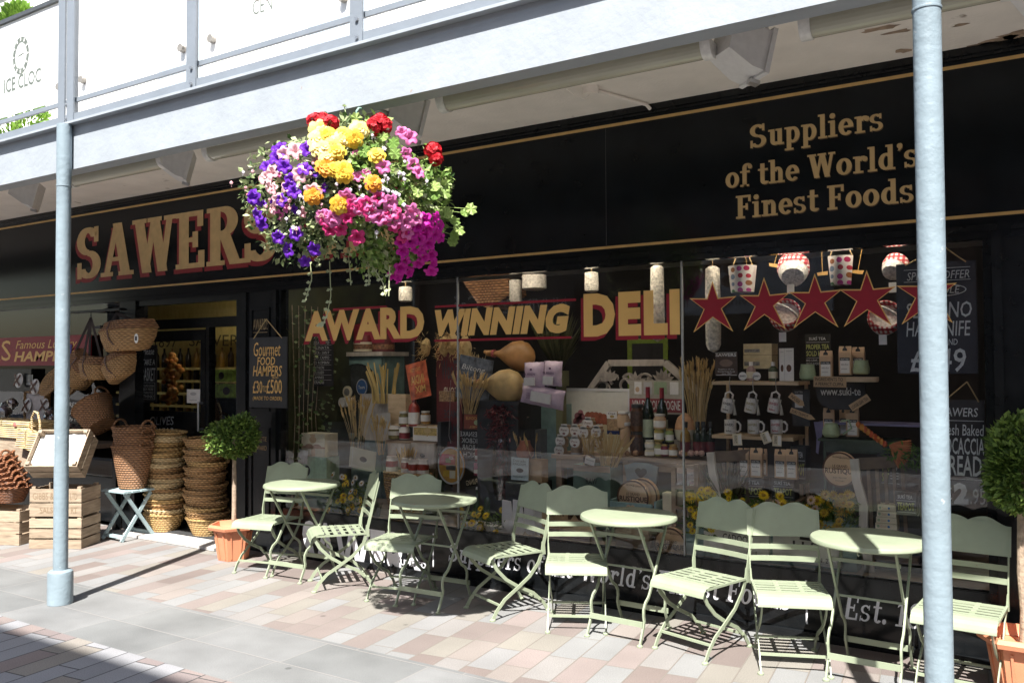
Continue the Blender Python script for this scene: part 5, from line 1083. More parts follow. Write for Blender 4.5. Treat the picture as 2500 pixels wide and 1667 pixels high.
# ============================================================ hand painted signs at the left and door
card('hamper_sign', 'red shop sign with gold lettering about luxury hampers', 'sign', -190, 825, 199, 893, 5.30, REDS, [('SAWERS', .02, .1, .555, .82, AMBER), ('Famous Luxury', .585, .12, .93, .5, AMBER, 0, .3), ('HAMPERS', .575, .5, .93, .86, AMBER, .03, .2)], .01)
q = onY(172, 852, 5.29); m = MB(); m.box((q.x, 5.288, q.z), (.05, .004, .1), rot=Matrix.Rotation(R_(10), 3, 'Y')); single('bottle_picture', m, pm('blue_violet_print', (.08, .06, .25), .6), 'small painted bottle in a basket at the end of the red hamper sign', 'picture')
card('chalk_sign', 'small black chalk sign behind the left post, lettered in white', 'sign', 159, 976, 200, 1034, 5.0, BOARD, [('FRESH', .1, .1, .9, .3, CHALK, 0, .15), ('PULSE', .08, .42, .72, .62, CHALK, 0, .15), ('99p (ea)', .1, .72, .95, .92, CHALK, 0, .15)], .01)
card('basket_notice', 'narrow black chalkboard asking customers to take a basket', 'sign', 344, 842, 381, 982, yd - .03, BOARD, [('Please', .12, .05, .86, .17, CHALK, .005, .2), ('TAKE A', .1, .25, .92, .35, CHALK, .01, .1), ('BASKET', .08, .40, .95, .63, CHALK, .0, .1), ("YOU'RE GONNA", .14, .69, .86, .735, CHALK), ('BUY MORE', .18, .75, .82, .795, CHALK), ('THAN YOU', .18, .81, .82, .855, CHALK), ('THINK!', .16, .87, .84, .925, CHALK), ('#', .08, .655, .92, .66, CHALK), ('#', .08, .945, .92, .95, CHALK), ('#', .08, .66, .095, .945, CHALK), ('#', .905, .66, .92, .945, CHALK)], .012, string=(357, 808))
card('gourmet_sign', 'black hanging board offering gourmet food hampers in yellow lettering', 'sign', 608, 823, 699, 995, 5.29, BOARD, [('Gourmet', .12, .07, .84, .27, AMBER, 0, .15), ('#', .38, .225, .68, .23, AMBER), ('FOOD', .22, .28, .70, .40, AMBER, .015, .12), ('HAMPERS', .1, .405, .88, .555, AMBER, .01, .2), ('FROM', .62, .56, .78, .59, AMBER), ('£30', .1, .62, .36, .80, AMBER, .01), ('TO', .37, .69, .46, .78, AMBER), ('£500', .47, .60, .88, .80, AMBER, .01), ('(MADE TO ORDER)', .1, .84, .88, .91, AMBER, .005, .1)], .014, string=(651, 779))
card('door_notice', 'small white printed notice on the door glass', 'notice', 456, 950, 488, 984, yd + .01, WHITEP, [('o', .26, .2, .74, .45, GREYP), ('APPROVED', .2, .74, .8, .8, DK)], .003)
# things seen through the door
SHF = wood('olive_yellow_shelf', (.58, .46, .13), (.74, .62, .22), (6, 6, 2)); Ysh = 7.0
a = onY(372, 1000, Ysh); b = onY(590, 1000, Ysh); t = thing('wall_shelves', 'olive yellow wall shelves of bottles seen through the door', 'shelves', ((a.x + b.x) / 2, Ysh, 0))
m = MB(); m.bb(a.x - .8, b.x + .3, Ysh + .35, Ysh + .38, 0, 2.5); part('back_panel', m, SHF, t)
rows = [onY(480, y, Ysh).z for y in (900, 931, 962, 993, 1024)]
for z in rows:
    m = MB(); m.bb(a.x - .8, b.x + .3, Ysh, Ysh + .35, z - .015, z + .015); part('shelf', m, SHF, t)
m = MB(); a1 = onY(480, 828, Ysh); m.bb(a.x - .8, b.x + .3, Ysh - .02, Ysh + .0, a1.z - .02, a1.z + .27); part('header_board', m, SHF, t)
m = MB(); txp(m, '1897', 378, 822, 432, 848, Ysh - .022); txp(m, 'SAWERS', 462, 818, 600, 845, Ysh - .022); part('header_lettering', m, pm('dark_olive_letter', (.06, .05, .015), .6), t, smooth=0)
BD = pm('dark_wine_bottle', (.03, .02, .012), .2); BA = pm('amber_oil_bottle', (.30, .17, .03), .3, var=.2)
bm = None
for ri, z in enumerate(rows):
    for k in range(13):
        x = a.x - .25 + k * (b.x - a.x + .4) / 13
        if bm is None:
            mm = MB(); mm.lathe([(.036, 0), (.037, .01), (.037, .15), (.014, .2), (.014, .25)], n=10); bm = [mk('bottle', mm.v, mm.f, BD), mk('bottle', mm.v, mm.f, BA)]
        o = bpy.data.objects.new('bottle', bm[0 if (k + ri) % 3 else 1]); C.objects.link(o); o.location = (x, Ysh + .12, z + .016); tag(o, ('dark' if (k + ri) % 3 else 'amber') + ' glass bottle on the olive shelves behind the door glass', 'bottle', ('dark' if (k + ri) % 3 else 'amber') + ' bottles on the shelves behind the door')
ON = leafmat('golden_onion_skin', (.60, .24, .06), (.85, .46, .14), .2, 0); m = MB(); r = random.Random(2)
for k in range(46):
    q = onY(418 + r.gauss(0, 9) * (1 if k > 8 else .4), 865 + k * 2.6, 6.0); m.ball(q + Vector((0, r.uniform(-.05, .05), 0)), r.uniform(.025, .04), 8, 6)
single('onion_string', m, ON, 'string of golden onions hanging behind the door glass', 'onions')
GBX = pm('green_striped_box', (.34, .52, .10), .5, var=.5, scale=18)
card('gift_box', 'upper green striped gift box behind the side glass of the door', 'box', 519, 902, 566, 932, 6.2, GBX, [('o', .3, .2, .6, .8, DK)], .2, group='green boxes behind the door'); card('gift_box', 'lower green striped gift box behind the side glass of the door', 'box', 512, 938, 570, 970, 6.2, GBX, [('o', .55, .2, .85, .8, DK)], .2, group='green boxes behind the door')
m = MB(); a, w, h = rect(500, 972, 600, 1200, 6.2); m.bb(a.x - w / 2, a.x + w / 2, 6.18, 6.6, 0.0, a.z + h); single('shop_counter', m, BLK2, 'dark counter behind the side glass of the door', 'counter')
# ============================================================ goods in the big window
GRN = pm('sage_tin', (.34, .43, .26), .4, var=.1); TEAL = pm('faded_teal_paint', (.19, .30, .285), .6, var=.2, scale=12); GRYW = wood('grey_weathered_wood', (.34, .30, .26), (.62, .56, .49), (6, 6, 2)); BRNW = wood('brown_table_wood', (.22, .15, .10), (.46, .34, .24), (1.5, 9, 9)); LWOOD = wood('light_wood', (.50, .36, .21), (.74, .57, .37), (2, 9, 9))
SLATE = pm('dark_slate_card', (.035, .037, .04), .6); LIME = pm('lime_print', (.52, .56, .18), .6); GREYT = pm('grey_print_pale', (.66, .67, .66), .6); MAROON = pm('maroon_board', (.13, .022, .025), .6, var=.15)
def wtable(name, label, x0, x1, ptop, Y, D, mt, th=.03, cat='table', zb=.395, leg=.045):
    a = onY(x0, ptop, Y); b = onY(x1, ptop, Y); z = a.z; t = thing(name, label, cat, ((a.x + b.x) / 2, Y, zb)); m = MB(); m.bb(a.x, b.x, Y, Y + D, z - th, z); part('top', m, mt, t)
    for x in (a.x + .03, b.x - .03 - leg):
        for y in (Y + .02, Y + D - .02 - leg):
            q = MB(); q.bb(x, x + leg, y, y + leg, zb + .001, z - th); part('leg', q, mt, t)
    q = MB(); q.bb(a.x + .04, b.x - .04, Y + .025, Y + .045, z - th - .07, z - th); part('apron', q, mt, t)
    return z
# --- left bay
r5 = random.Random(5); m = MB(); st = MB()
for k in range(260):
    z = r5.uniform(.5, 2.2); y = YF + .1 + r5.uniform(0, .5); x = -5.79 + r5.uniform(0, .07); m.leaf((x, y, z), (.7, r5.uniform(-1, .3), r5.uniform(-1, .5)), (1, -.5, .5), r5.uniform(.03, .055), r5.uniform(.03, .045))
for k in range(6): st.tube([(-5.8, YF + .12 + k * .07, .42), (-5.79, YF + .15 + k * .05, 1.2), (-5.8, YF + .12 + k * .08, 2.2)], .004, 4)
t = thing('ivy', 'trailing ivy climbing the olive partition at the left of the window', 'ivy', (-5.79, YF + .3, .41)); part('leaves', m, leafmat('ivy_leaves', (.05, .10, .03), (.24, .30, .14)), t, smooth=0); part('stems', st, BARK, t)
lines = ['VIA C', 'PIAZZA NAVO', 'SCALINATA', 'BASILICA - SAN P', 'PIAZZA - CAMPO', 'FORO ROMAN', 'PANTHEON', 'COLOSSEO', 'FLAMINIO', 'TERMINI']
card('departure_board', 'narrow black board listing Roman street names in white', 'sign', 742, 818, 812, 942, 5.75, BOARD, [(s, .18 if len(s) > 8 else .3, .03 + i * .097, .88 if len(s) > 8 else .7, .085 + i * .097, GREYT) for i, s in enumerate(lines)] + [('#', .1, .103 + i * .097, .95, .108 + i * .097, GREYP) for i in range(9)], .012)
a, w, h = rect(805, 862, 932, 1100, 6.2); t = thing('green_cabinet', 'faded green painted cabinet with an arched glass door', 'cabinet', (a.x, 6.2, .395)); zt = a.z + h
m = MB(); m.bb(a.x - w / 2 + .02, a.x + w / 2 - .02, 6.25, 6.55, .396, zt - .03); part('carcass', m, TEAL, t)
m = MB(); m.bb(a.x - w / 2 - .02, a.x + w / 2 + .02, 6.18, 6.57, zt - .03, zt + .01); part('cornice', m, GRYW, t)
m = MB(); W2 = w / 2 - .03
for x0, x1 in ((-W2, -W2 + .06), (W2 - .06, W2)): m.bb(a.x + x0, a.x + x1, 6.22, 6.25, .42, zt - .04)
ar = [(W2 - .06) * math.cos(R_(k)) for k in range(0, 181, 15)]; zz = [zt - .27 + .17 * math.sin(R_(k)) for k in range(0, 181, 15)]
for i in range(12): m.add([(a.x + ar[i], 6.22, zz[i]), (a.x + ar[i], 6.22, zt - .04), (a.x + ar[i + 1], 6.22, zt - .04), (a.x + ar[i + 1], 6.22, zz[i + 1])], [(0, 1, 2, 3)])
m.bb(a.x - W2 + .06, a.x + W2 - .06, 6.22, 6.25, .95, 1.0); part('arched_door', m, TEAL, t)
m = MB(); m.bb(a.x - W2 + .06, a.x + W2 - .06, 6.24, 6.248, 1.0, zt - .1); part('dark_pane', m, pm('dim_pane', (.06, .065, .065), .15), t)
for i, (x, lab) in enumerate(((843, 'red and white cake tin left of its pair on the green cabinet'), (891, 'red and white cake tin in the middle on the green cabinet'), (936, 'darker red cake tin at the right on the green cabinet'))):
    solid('cake_tin', lab, 'tin', x - 21, 792, x + 21, 858, 6.35, [(1, 0), (1, .96), (.96, 1)], REDS if i < 2 else MAROON, 'red cake tins', [('label', [(1.012, .0), (1.012, .34)], CREAM if i < 2 else MAROON), ('label_crest', [(1.02, .08), (1.02, .26)], pm('brown_crest', (.25, .12, .06), .6, var=.6, scale=40))])
def disc(name, label, cat, px, py, Y, r, mt, rim=None, inner=None, thick=.02, ry=None, group=None, lines=(), yaw=0, rx=0, lm=None):
    p = onY(px, py, Y); k = pxm(p); rr = r * k; ry = (ry or r) * k; t = thing(name, label, cat, (p.x, Y, p.z - ry), 0, group); M = Matrix.Translation(p) @ Matrix.Rotation(R_(yaw), 4, 'Z') @ Matrix.Rotation(R_(rx), 4, 'X')
    m = MB(); m.prism([(rr * math.cos(2 * math.pi * q / 40), ry * math.sin(2 * math.pi * q / 40)) for q in range(40)], 0, thick); m.v = [tuple(M @ Vector(v)) for v in m.v]; part('disc_body', m, mt, t)
    if rim:
        m = MB()
        for q in _ring(0, 0, rr, ry, 0, 360, rr * .1, ry * .1, 44): m.add([M @ Vector((u, -.0015, v)) for u, v in q][::-1], [(0, 1, 2, 3)])
        part('rim_line', m, rim, t, smooth=0)
    if inner: m = MB(); m.prism([(rr * inner[0] * math.cos(2 * math.pi * q / 30), ry * inner[0] * math.sin(2 * math.pi * q / 30)) for q in range(30)], -.004, 0); m.v = [tuple(M @ Vector(v)) for v in m.v]; part('centre', m, inner[1], t)
    if lines:
        m = MB()
        for s, u0, v0, u1, v1, b in lines: tx(m, s, (u0 * 2 - 1) * rr, (u1 * 2 - 1) * rr, (1 - 2 * v1) * ry, (1 - 2 * v0) * ry, -.003, bold=b, res=2)
        m.v = [tuple(M @ Vector(v)) for v in m.v]; part('print', m, lm, t, smooth=0)
    return t, M, rr
disc('oval_plaque', 'blue oval plaque hanging on the green cabinet', 'plaque', 883, 945, 6.15, 17, pm('blue_enamel', (.04, .12, .30), .4), GREYP, None, .012, 20, lines=[('Tours', .2, .4, .8, .6, .01)], lm=GREYT)
disc('rope_ring', 'cream round ring hanging on the green cabinet', 'ornament', 847, 957, 6.12, 14, CREAM, None, (.62, pm('grey_disc', (.2, .2, .19), .6)), .015, 15)
for px, lab in ((834, 'pale round box end, left, below the rope ring'), (852, 'pale round box end, right, below the rope ring')): disc('round_box', lab, 'box', px, 982, 6.05, 11, WHITEP, GREYP, None, .05, 12)
wheat('breadsticks', 'sheaf of long yellow breadsticks standing in a wooden box', 890, 884, 990, 985, 5.95, 26, .4, False, leafmat('yellow_stick', (.42, .30, .10), (.60, .46, .18), .7, 0), 'breadsticks', base=.5, seed=4, thin=.008)
card('wooden_box', 'plain wooden box holding the breadsticks', 'box', 948, 963, 990, 1040, 5.9, LWOOD, (), .12); card('wooden_box', 'wide grey brown wooden box behind the wheat', 'box', 880, 962, 950, 1075, 6.0, GRYW, (), .14)
card('recipe_leaflet', 'tilted orange and red leaflet, back turned, beside the breadsticks', 'leaflet', 996, 884, 1046, 972, 5.75, pm('orange_red_print', (.52, .12, .05), .5, var=.55, scale=16), [('TROTTER', .2, .15, .7, .25, AMBER), ('INDIA', .15, .35, .8, .6, AMBER, .02), ('MIX', .3, .65, .8, .85, AMBER, .02)], .004, -12, mirror=True)
wheat('wheat_sheaf', 'tall sheaf of pale wheat behind the tilted stamp card', 832, 960, 912, 1110, 5.62, 46, seed=2, base=.18); wheat('wheat_sheaf', 'short sheaf of wheat right of the tall pale sheaf', 905, 1010, 950, 1110, 5.6, 22, seed=3, base=.25)
card('stamp_card', 'tilted cream card with a dark oval stamp, under the wheat', 'card', 853, 1096, 916, 1146, 5.5, pm('aged_paper', (.50, .47, .37), .8, var=.1, scale=9), [('o', .4, .36, .68, .62, SLATE), ('#', .1, .88, .92, .9, GREYP), ('#', .1, .1, .12, .88, GREYP)], .006, 7)
m = MB(); a, w, h = rect(850, 1060, 905, 1110, 5.64); m.lathe([(.03, 0), (.045, .02), (.05, h * .8), (.02, h), (.02, h * 1.3)], a, 14); single('oil_bottle', m, pm('dark_olive_glass', (.05, .06, .02), .15), 'dark oil bottle tied among the wheat stalks', 'bottle')
ZL = wtable('drawer_table', 'dark wooden drawer unit with framed panels, under the tomato jars', 942, 1064, 1074, 5.72, .4, BRNW, zb=.395)
for x0, x1, lab in ((946, 1000, 'left'), (1003, 1060, 'right')):
    a, w, h = rect(x0, 1082, x1, 1142, 5.70); dt = bpy.data.objects['drawer_table']; m = MB(); m.bb(a.x - w / 2, a.x + w / 2, 5.70, 5.72, a.z, a.z + h); dd = part('drawer', m, GRYW, dt); m = MB(); m.ball((a.x, 5.70, a.z + h / 2), .02, 10, 6, (1.3, .5, .9)); part('handle', m, SLATE, dd)
def jar(px, pt, pb, w, Y, body, label, group=None, lidm=None, lab=None, cloth=False, prof=JARP):
    ps = []
    if lidm: ps.append(('cloth_cap' if cloth else 'lid', [(1.05, .74), (.9, .80), (.86, .98), (.6, 1)] if cloth else LIDP, lidm))
    if lab: ps.append(('label', [(1.012, lab[0]), (1.012, lab[1])], lab[2]))
    return solid('jar', label, 'jar', px - w / 2, pt, px + w / 2, pb, Y, prof, body, group, ps, 16)
PICK = pm('green_pickle', (.20, .17, .05), .3, var=.35, scale=40); TOM = pm('tomato_sauce', (.30, .035, .02), .3, var=.2); HON = pm('honey_jar', (.38, .20, .05), .3, var=.3, scale=30); LIDW = pm('white_lid', (.60, .58, .54), .45); LIDG = pm('gold_lid', (.48, .34, .12), .35, metal=.4)
for px, pt, pb, w, bd, ld, lb, lab in ((986, 1004, 1038, 19, PICK, LIDW, (.15, .6, WHITEP), 'green pickle jar with white tag on the upper shelf of tomato goods'), (1039, 1003, 1034, 19, HON, LIDW, (.2, .7, WHITEP), 'honey coloured jar right of the tall tomato bottle'), (965, 1038, 1071, 26, PICK, WHITEP, (.3, .6, WHITEP), 'squat olive jar with a cloth cap at the left of the drawer unit'), (988, 1036, 1071, 21, WHITEP, REDS, (.05, .45, REDS), 'white and red tomato tin on the drawer unit')): jar(px, pt, pb, w, 5.78, bd, lab, 'tomato goods on the drawer unit', ld, lb, ld is WHITEP)
solid('sauce_bottle', 'tall red tomato bottle with a white label', 'bottle', 1000, 966, 1022, 1040, 5.78, BOTP, TOM, 'tomato goods on the drawer unit', [('label', [(1.02, .08), (1.02, .46)], WHITEP), ('cap', [(.45, .96), (.45, 1.01)], REDS)])
card('pasta_box', 'white box of dried pasta tied with a straw bow', 'box', 1008, 1042, 1068, 1076, 5.74, WHITEP, [('#', .03, .05, .97, .6, pm('dried_pasta', (.52, .38, .13), .6, var=.35, scale=50)), ('#', .56, 0, .62, .66, STRAW), ('o', .45, .12, .75, .45, STRAW)], .1)
card('shelf_board', 'thin pale shelf board carrying the upper tomato jars', 'shelf', 960, 1037, 1070, 1042, 5.76, LWOOD, (), .12)
card('shelf_post', 'dark upright panel beside the boxed pasta', 'panel', 1068, 1030, 1076, 1110, 5.74, SLATE, (), .15); card('price_card', 'pale grey card leaning behind the wheat', 'card', 921, 1008, 953, 1060, 5.82, GREYP, (), .006, -4)
card('crest_box', 'cream gift box with a printed crest and ribbon bow', 'box', 736, 1058, 793, 1114, 5.55, CREAM, [('o', .34, .12, .64, .42, KRAFT), ('#', .38, .04, .58, .12, KRAFT), ('#', .0, .56, 1, .64, pm('pink_ribbon', (.45, .28, .20), .5)), ('o', .16, .46, .5, .66, pm('pink_ribbon', (.45, .28, .20), .5)), ('o', .5, .46, .84, .66, pm('pink_ribbon', (.45, .28, .20), .5)), ('#', .42, .6, .58, .98, KRAFT)], .16)
card('mint_box', 'mint green faceted gift box under the cream crest box', 'box', 737, 1115, 797, 1200, 5.55, pm('mint_card', (.50, .68, .51), .5), [('o', .08, .26, .34, .56, SLATE), ('#', .49, 0, .5, 1, GRN)], .16)
card('price_slip', 'folded grey price slip on the mint green box', 'card', 729, 1098, 750, 1131, 5.5, GREYP, [('#', .2, .5, .7, .9, GREYT)], .004, 6)
m = MB(); a, w, h = rect(730, 1200, 800, 1290, 5.56); m.bb(a.x - w / 2, a.x + w / 2, 5.55, 5.72, .396, a.z + h - .001); single('display_box', m, TEAL, 'green plinth box under the mint gift box', 'box')
CAPC = pm('white_cloth', (.60, .55, .50), .85)
for px, pt, lab in ((957, 1112, 'red sauce jar with a white cloth cap, at the left of the straw basket'), (994, 1116, 'red sauce jar with cloth cap leaning in the straw basket, second from left'), (1011, 1120, 'red sauce jar with cloth cap leaning in the straw basket, third from left'), (1033, 1120, 'red sauce jar with cloth cap at the right of the straw basket')): jar(px, pt, pt + 44, 23, 5.56, TOM, lab, 'red sauce jars in the straw basket', CAPC, (.12, .4, WHITEP), True)
wheat('wheat_sheaf', 'small wheat sheaf among the red sauce jars', 970, 1090, 1010, 1160, 5.6, 20, seed=8, base=.4); m = MB(); a, w, h = rect(940, 1152, 1050, 1240, 5.56)
m.lathe([(w * .36, .396 - a.z), (w * .5, h * .6), (w * .52, h)], a, 22, 1, .45); single('straw_basket', m, W_TAN, 'low straw basket holding the red sauce jars', 'basket')
m = MB()
for k in range(140): q = Vector((a.x + w * .45 + r5.uniform(-.04, .09), 5.55 + r5.uniform(0, .1), .4)); m.leaf(q, (r5.uniform(-.3, .3), r5.uniform(-.3, .1), 1), (0, -1, 0), r5.uniform(.2, .42), .008)
single('grass_tuft', m, leafmat('dark_grass', (.04, .07, .02), (.12, .17, .05)), 'tuft of dark green grass left of the round pizza board', 'grass', smooth=0)
t, M, rr = disc('pizza_board', 'round printed pizza package hanging in the window', 'package', 1101, 1136, 5.5, 40, pm('pizza_orange', (.55, .28, .05), .4, var=.3, scale=9), GREYP, None, .012, 46)
m = MB(); mm = [(-.9, .0, -.1, .62, pm('pizza_pink', (.52, .06, .12), .4)), (-.1, .05, .3, .6, pm('pizza_red', (.50, .10, .06), .4)), (-.35, -.25, .35, .02, pm('pizza_dark', (.10, .09, .08), .5)), (-.6, -.62, -.12, -.3, pm('pizza_yellow', (.62, .40, .05), .4)), (-.1, -.7, .32, -.28, CREAM), (-.4, .14, .0, .4, pm('pizza_green', (.25, .28, .10), .5))]
for i, (u0, v0, u1, v1, mt) in enumerate(mm):
    q = MB(); q.M = M; q.bb(u0 * rr, u1 * rr, -.0015 - i * .0003, -.0002, v0 * rr * 1.1, v1 * rr * 1.1); part('printed_patch', q, mt, t)
q = MB(); q.M = M; tx(q, 'PIZZA', -.12 * rr, .2 * rr, .38 * rr, .55 * rr, -.004, bold=.02); part('print', q, WHITEP, t, smooth=0)
m = MB(); p = onY(1101, 1082, 5.5); m.bb(p.x - .035, p.x + .035, 5.5, 5.51, p.z - .04, p.z + .012); part('handle', m, MAROON, t); m = MB(); m.tube([(p.x, 5.5, p.z), (p.x - .02, 5.5, p.z + .06), (p.x, 5.5, p.z + .5)], .002, 4); part('hook', m, SILVER, t)
# flowers in pots
def daisies(name, label, x0, y0, x1, y1, Y, n, mts, seed, potm=None, gh=0):
    a, w, h = rect(x0, y0, x1, y1, Y); r = random.Random(seed); t = thing(name, label, 'potted flowers', (a.x, Y, .396)); lf = MB()
    for k in range(n * 14):
        p = Vector((a.x + r.uniform(-.5, .5) * w, Y + r.uniform(-.06, .1), a.z + r.uniform(-.1, .75) * h)); lf.leaf(p, (r.uniform(-1, 1), r.uniform(-1, .5), r.uniform(-.2, 1)), (0, -1, .5), r.uniform(.03, .07), r.uniform(.008, .018))
    part('leaves', lf, leafmat('daisy_leaves', (.05, .11, .02), (.16, .24, .06)), t, smooth=0)
    for k in range(n):
        p = Vector((a.x + r.uniform(-.5, .5) * w, Y - .05 + r.uniform(-.05, .06), a.z + r.uniform(.05, 1) * h)); d = Vector((r.uniform(-.5, .5), -1, r.uniform(-.1, .9))).normalized(); u = d.orthogonal().normalized(); v = d.cross(u); R = r.uniform(.026, .038); m = MB(); m2 = MB()
        nn = 14
        for j in range(nn):
            b = 2 * math.pi * j / nn; o = u * math.cos(b) + v * math.sin(b); s = -u * math.sin(b) + v * math.cos(b); m.add([p + o * R * .2, p + o * R * .6 + s * R * .16 + d * .003, p + o * R, p + o * R * .6 - s * R * .16 + d * .003], [(0, 1, 2, 3)])
        fl = part('daisy', m, mts[k % len(mts)], t, smooth=0); m2.ball(p + d * .004, R * .26, 8, 5); part('flower_centre', m2, pm('flower_centre', (.45, .25, .02), .7), fl)
        m3 = MB(); m3.tube([p - d * .003, Vector((p.x, Y + .02, a.z - .03))], .002, 4); part('flower_stem', m3, leafmat('daisy_leaves', (.05, .11, .02), (.16, .24, .06)), t, smooth=0)
    m = MB(); m.bb(a.x - w * .46, a.x + w * .46, Y - .03, Y + .12, .397, max(.43, a.z + .04)); part('trough', m, potm or TEAL, t)
YD = leafmat('yellow_daisy', (.80, .56, .01), (.90, .70, .04), .6, .2); WD = leafmat('white_daisy', (.66, .64, .60), (.78, .76, .72), .6, .2); PD = leafmat('pale_pink_daisy', (.66, .48, .40), (.76, .60, .5), .6, .2)
daisies('daisy_trough', 'trough of yellow and white daisies behind the first table', 806, 1160, 895, 1250, 5.50, 24, [YD, YD, WD], 1); daisies('daisy_trough', 'trough of yellow daisies behind the shaded table', 1128, 1236, 1240, 1312, 5.48, 22, [YD], 2, WHITEP)
daisies('daisy_trough', 'clump of tall yellow daisies left of the pair of chairs', 1672, 1190, 1762, 1300, 5.48, 26, [YD], 3); daisies('daisy_trough', 'long row of yellow and pale daisies behind the pair of chairs', 1770, 1206, 2000, 1296, 5.50, 46, [YD, YD, YD, PD], 4); daisies('daisy_trough', 'dull yellow daisies under the round cheese lid', 2006, 1196, 2096, 1290, 5.52, 20, [leafmat('dull_daisy', (.45, .31, .02), (.58, .42, .05), .6, .2)], 6)
m = MB(); a, w, h = rect(1755, 1130, 1815, 1230, 5.6)
for k in range(90): m.leaf((a.x + r5.uniform(-.04, .04), 5.6 + r5.uniform(-.05, .05), a.z), (r5.uniform(-.6, .6), r5.uniform(-.4, .2), 1), (0, -1, 0), r5.uniform(.15, .32), .007)
m.cyl((a.x, 5.6, .396), (a.x, 5.6, a.z + .01), .06); single('grass_tuft', m, leafmat('grey_grass', (.16, .18, .11), (.32, .34, .22)), 'tuft of spiky grey grass behind the scalloped chair back', 'grass', smooth=0)
m = MB(); a, w, h = rect(903, 1215, 935, 1272, 5.5)
for k in range(60): m.leaf((a.x + r5.uniform(-.03, .03), 5.5, a.z), (r5.uniform(-.35, .35), -.1, 1), (0, -1, 0), r5.uniform(.1, .2), .01)
m.bb(a.x - .05, a.x + .05, 5.48, 5.56, .396, a.z + .02); single('lavender_pot', m, leafmat('grey_sage', (.2, .22, .15), (.42, .42, .32)), 'small tuft of grey lavender right of the first daisies', 'plant', smooth=0)
# --- signs read from inside, so their lettering is reversed from the street
card('menu_board', 'tall maroon menu board with reversed lettering', 'sign', 1066, 856, 1128, 1090, 5.95, MAROON, [('TooW', .2, .1, .8, .3, DK, .02), ('SOUP', .3, .38, .8, .48, CREAM), ('MADE', .3, .62, .8, .7, DK, .01), ('MAIN', .3, .76, .8, .86, DK, .01)], .012, mirror=True)
card('meat_sign', 'brick red card reading crocodile, reversed, above the game board', 'sign', 1132, 1012, 1198, 1048, 5.9, pm('brick_red_card', (.22, .06, .04), .7), [('CROCODILE', .08, .15, .92, .35, AMBER), ('o', .38, .36, .62, .72, GRN), ('CAMEL', .2, .76, .8, .92, AMBER)], .008, mirror=True)
card('game_board', 'black board listing game meats, reversed, under the brick red card', 'sign', 1118, 1050, 1206, 1150, 5.95, BOARD, [('RATTLESNAKE', .06, .04, .94, .16, GREYT), ('SPRINGBOK', .1, .2, .9, .32, GREYT), ('WILD BOAR', .12, .36, .88, .48, GREYT), ('OSTRICH', .16, .54, .8, .66, GREYT)], .012, mirror=True)
for px, py, c, lab in ((1170, 1113, REDS, 'red topped food tin, upper left under the game board'), (1192, 1122, BLUEL, 'blue and green food tin, upper right under the game board'), (1168, 1147, pm('pink_tin', (.5, .1, .2), .4, var=.5, scale=60), 'pink food tin, lower left under the game board'), (1194, 1147, BLUEL, 'blue food tin, lower right under the game board')): solid('food_tin', lab, 'tin', px - 9, py - 17, px + 9, py + 13, 5.75, [(.95, 0), (1, .03), (1, .97), (.95, 1)], c, 'small food tins', [('label', [(1.01, .2), (1.01, .5)], WHITEP)])
card('catering_sign', 'dark slanted card reading catering, reversed', 'sign', 1130, 1164, 1205, 1182, 5.7, BOARD, [('CATERING', .1, .15, .9, .85, CREAM, .01)], .008, -14, mirror=True)
m = MB(); a, w, h = rect(1140, 1178, 1215, 1300, 5.72); m.bb(a.x - w / 2, a.x + w / 2, 5.7, 5.95, .396, a.z + h - .001); single('display_box', m, SLATE, 'black plinth under the small food tins', 'box')
for px, lab in ((1167, 'left green swing top bottle behind the yellow daisies'), (1193, 'right green swing top bottle behind the yellow daisies')): solid('swing_bottle', lab, 'bottle', px - 9, 1192, px + 9, 1270, 5.62, BOTP, pm('clear_green_bottle', (.05, .10, .05), .12), 'green swing top bottles', [('cap', [(.3, .96), (.5, .98), (.4, 1.05)], WHITEP)])
m = MB()
for k in range(420):
    q = onY(1222 + r5.gauss(0, 15), 990 + r5.uniform(0, 95), 5.6); m.leaf(q + Vector((0, r5.uniform(-.05, .05), 0)), (r5.uniform(-1, 1), r5.uniform(-1, .3), r5.uniform(-1.2, .4)), (0, -1, 0), r5.uniform(.04, .075), .013)
t = thing('chilli_bunch', 'dark red bunch of dried chillies hanging in a clear sleeve', 'chillies', onY(1222, 1215, 5.6)); part('chillies', m, leafmat('dark_chilli', (.07, .012, .016), (.20, .03, .035), .35, 0), t, smooth=0)
m = MB(); a, w, h = rect(1204, 1070, 1248, 1218, 5.6); m.lathe([(w * .35, 0), (w * .48, h * .3), (w * .45, h * .8), (w * .3, h)], a, 14, cap=False); part('clear_sleeve', m, CELL, t); m = MB()
for k in range(90):
    q = onY(1226 + r5.gauss(0, 8), 1085 + r5.uniform(0, 120), 5.6); m.leaf(q, (r5.uniform(-1, 1), 0, -1), (0, -1, 0), .05, .012)
part('loose_chillies', m, leafmat('dark_chilli', (.07, .012, .016), (.20, .03, .035), .35, 0), t, smooth=0)
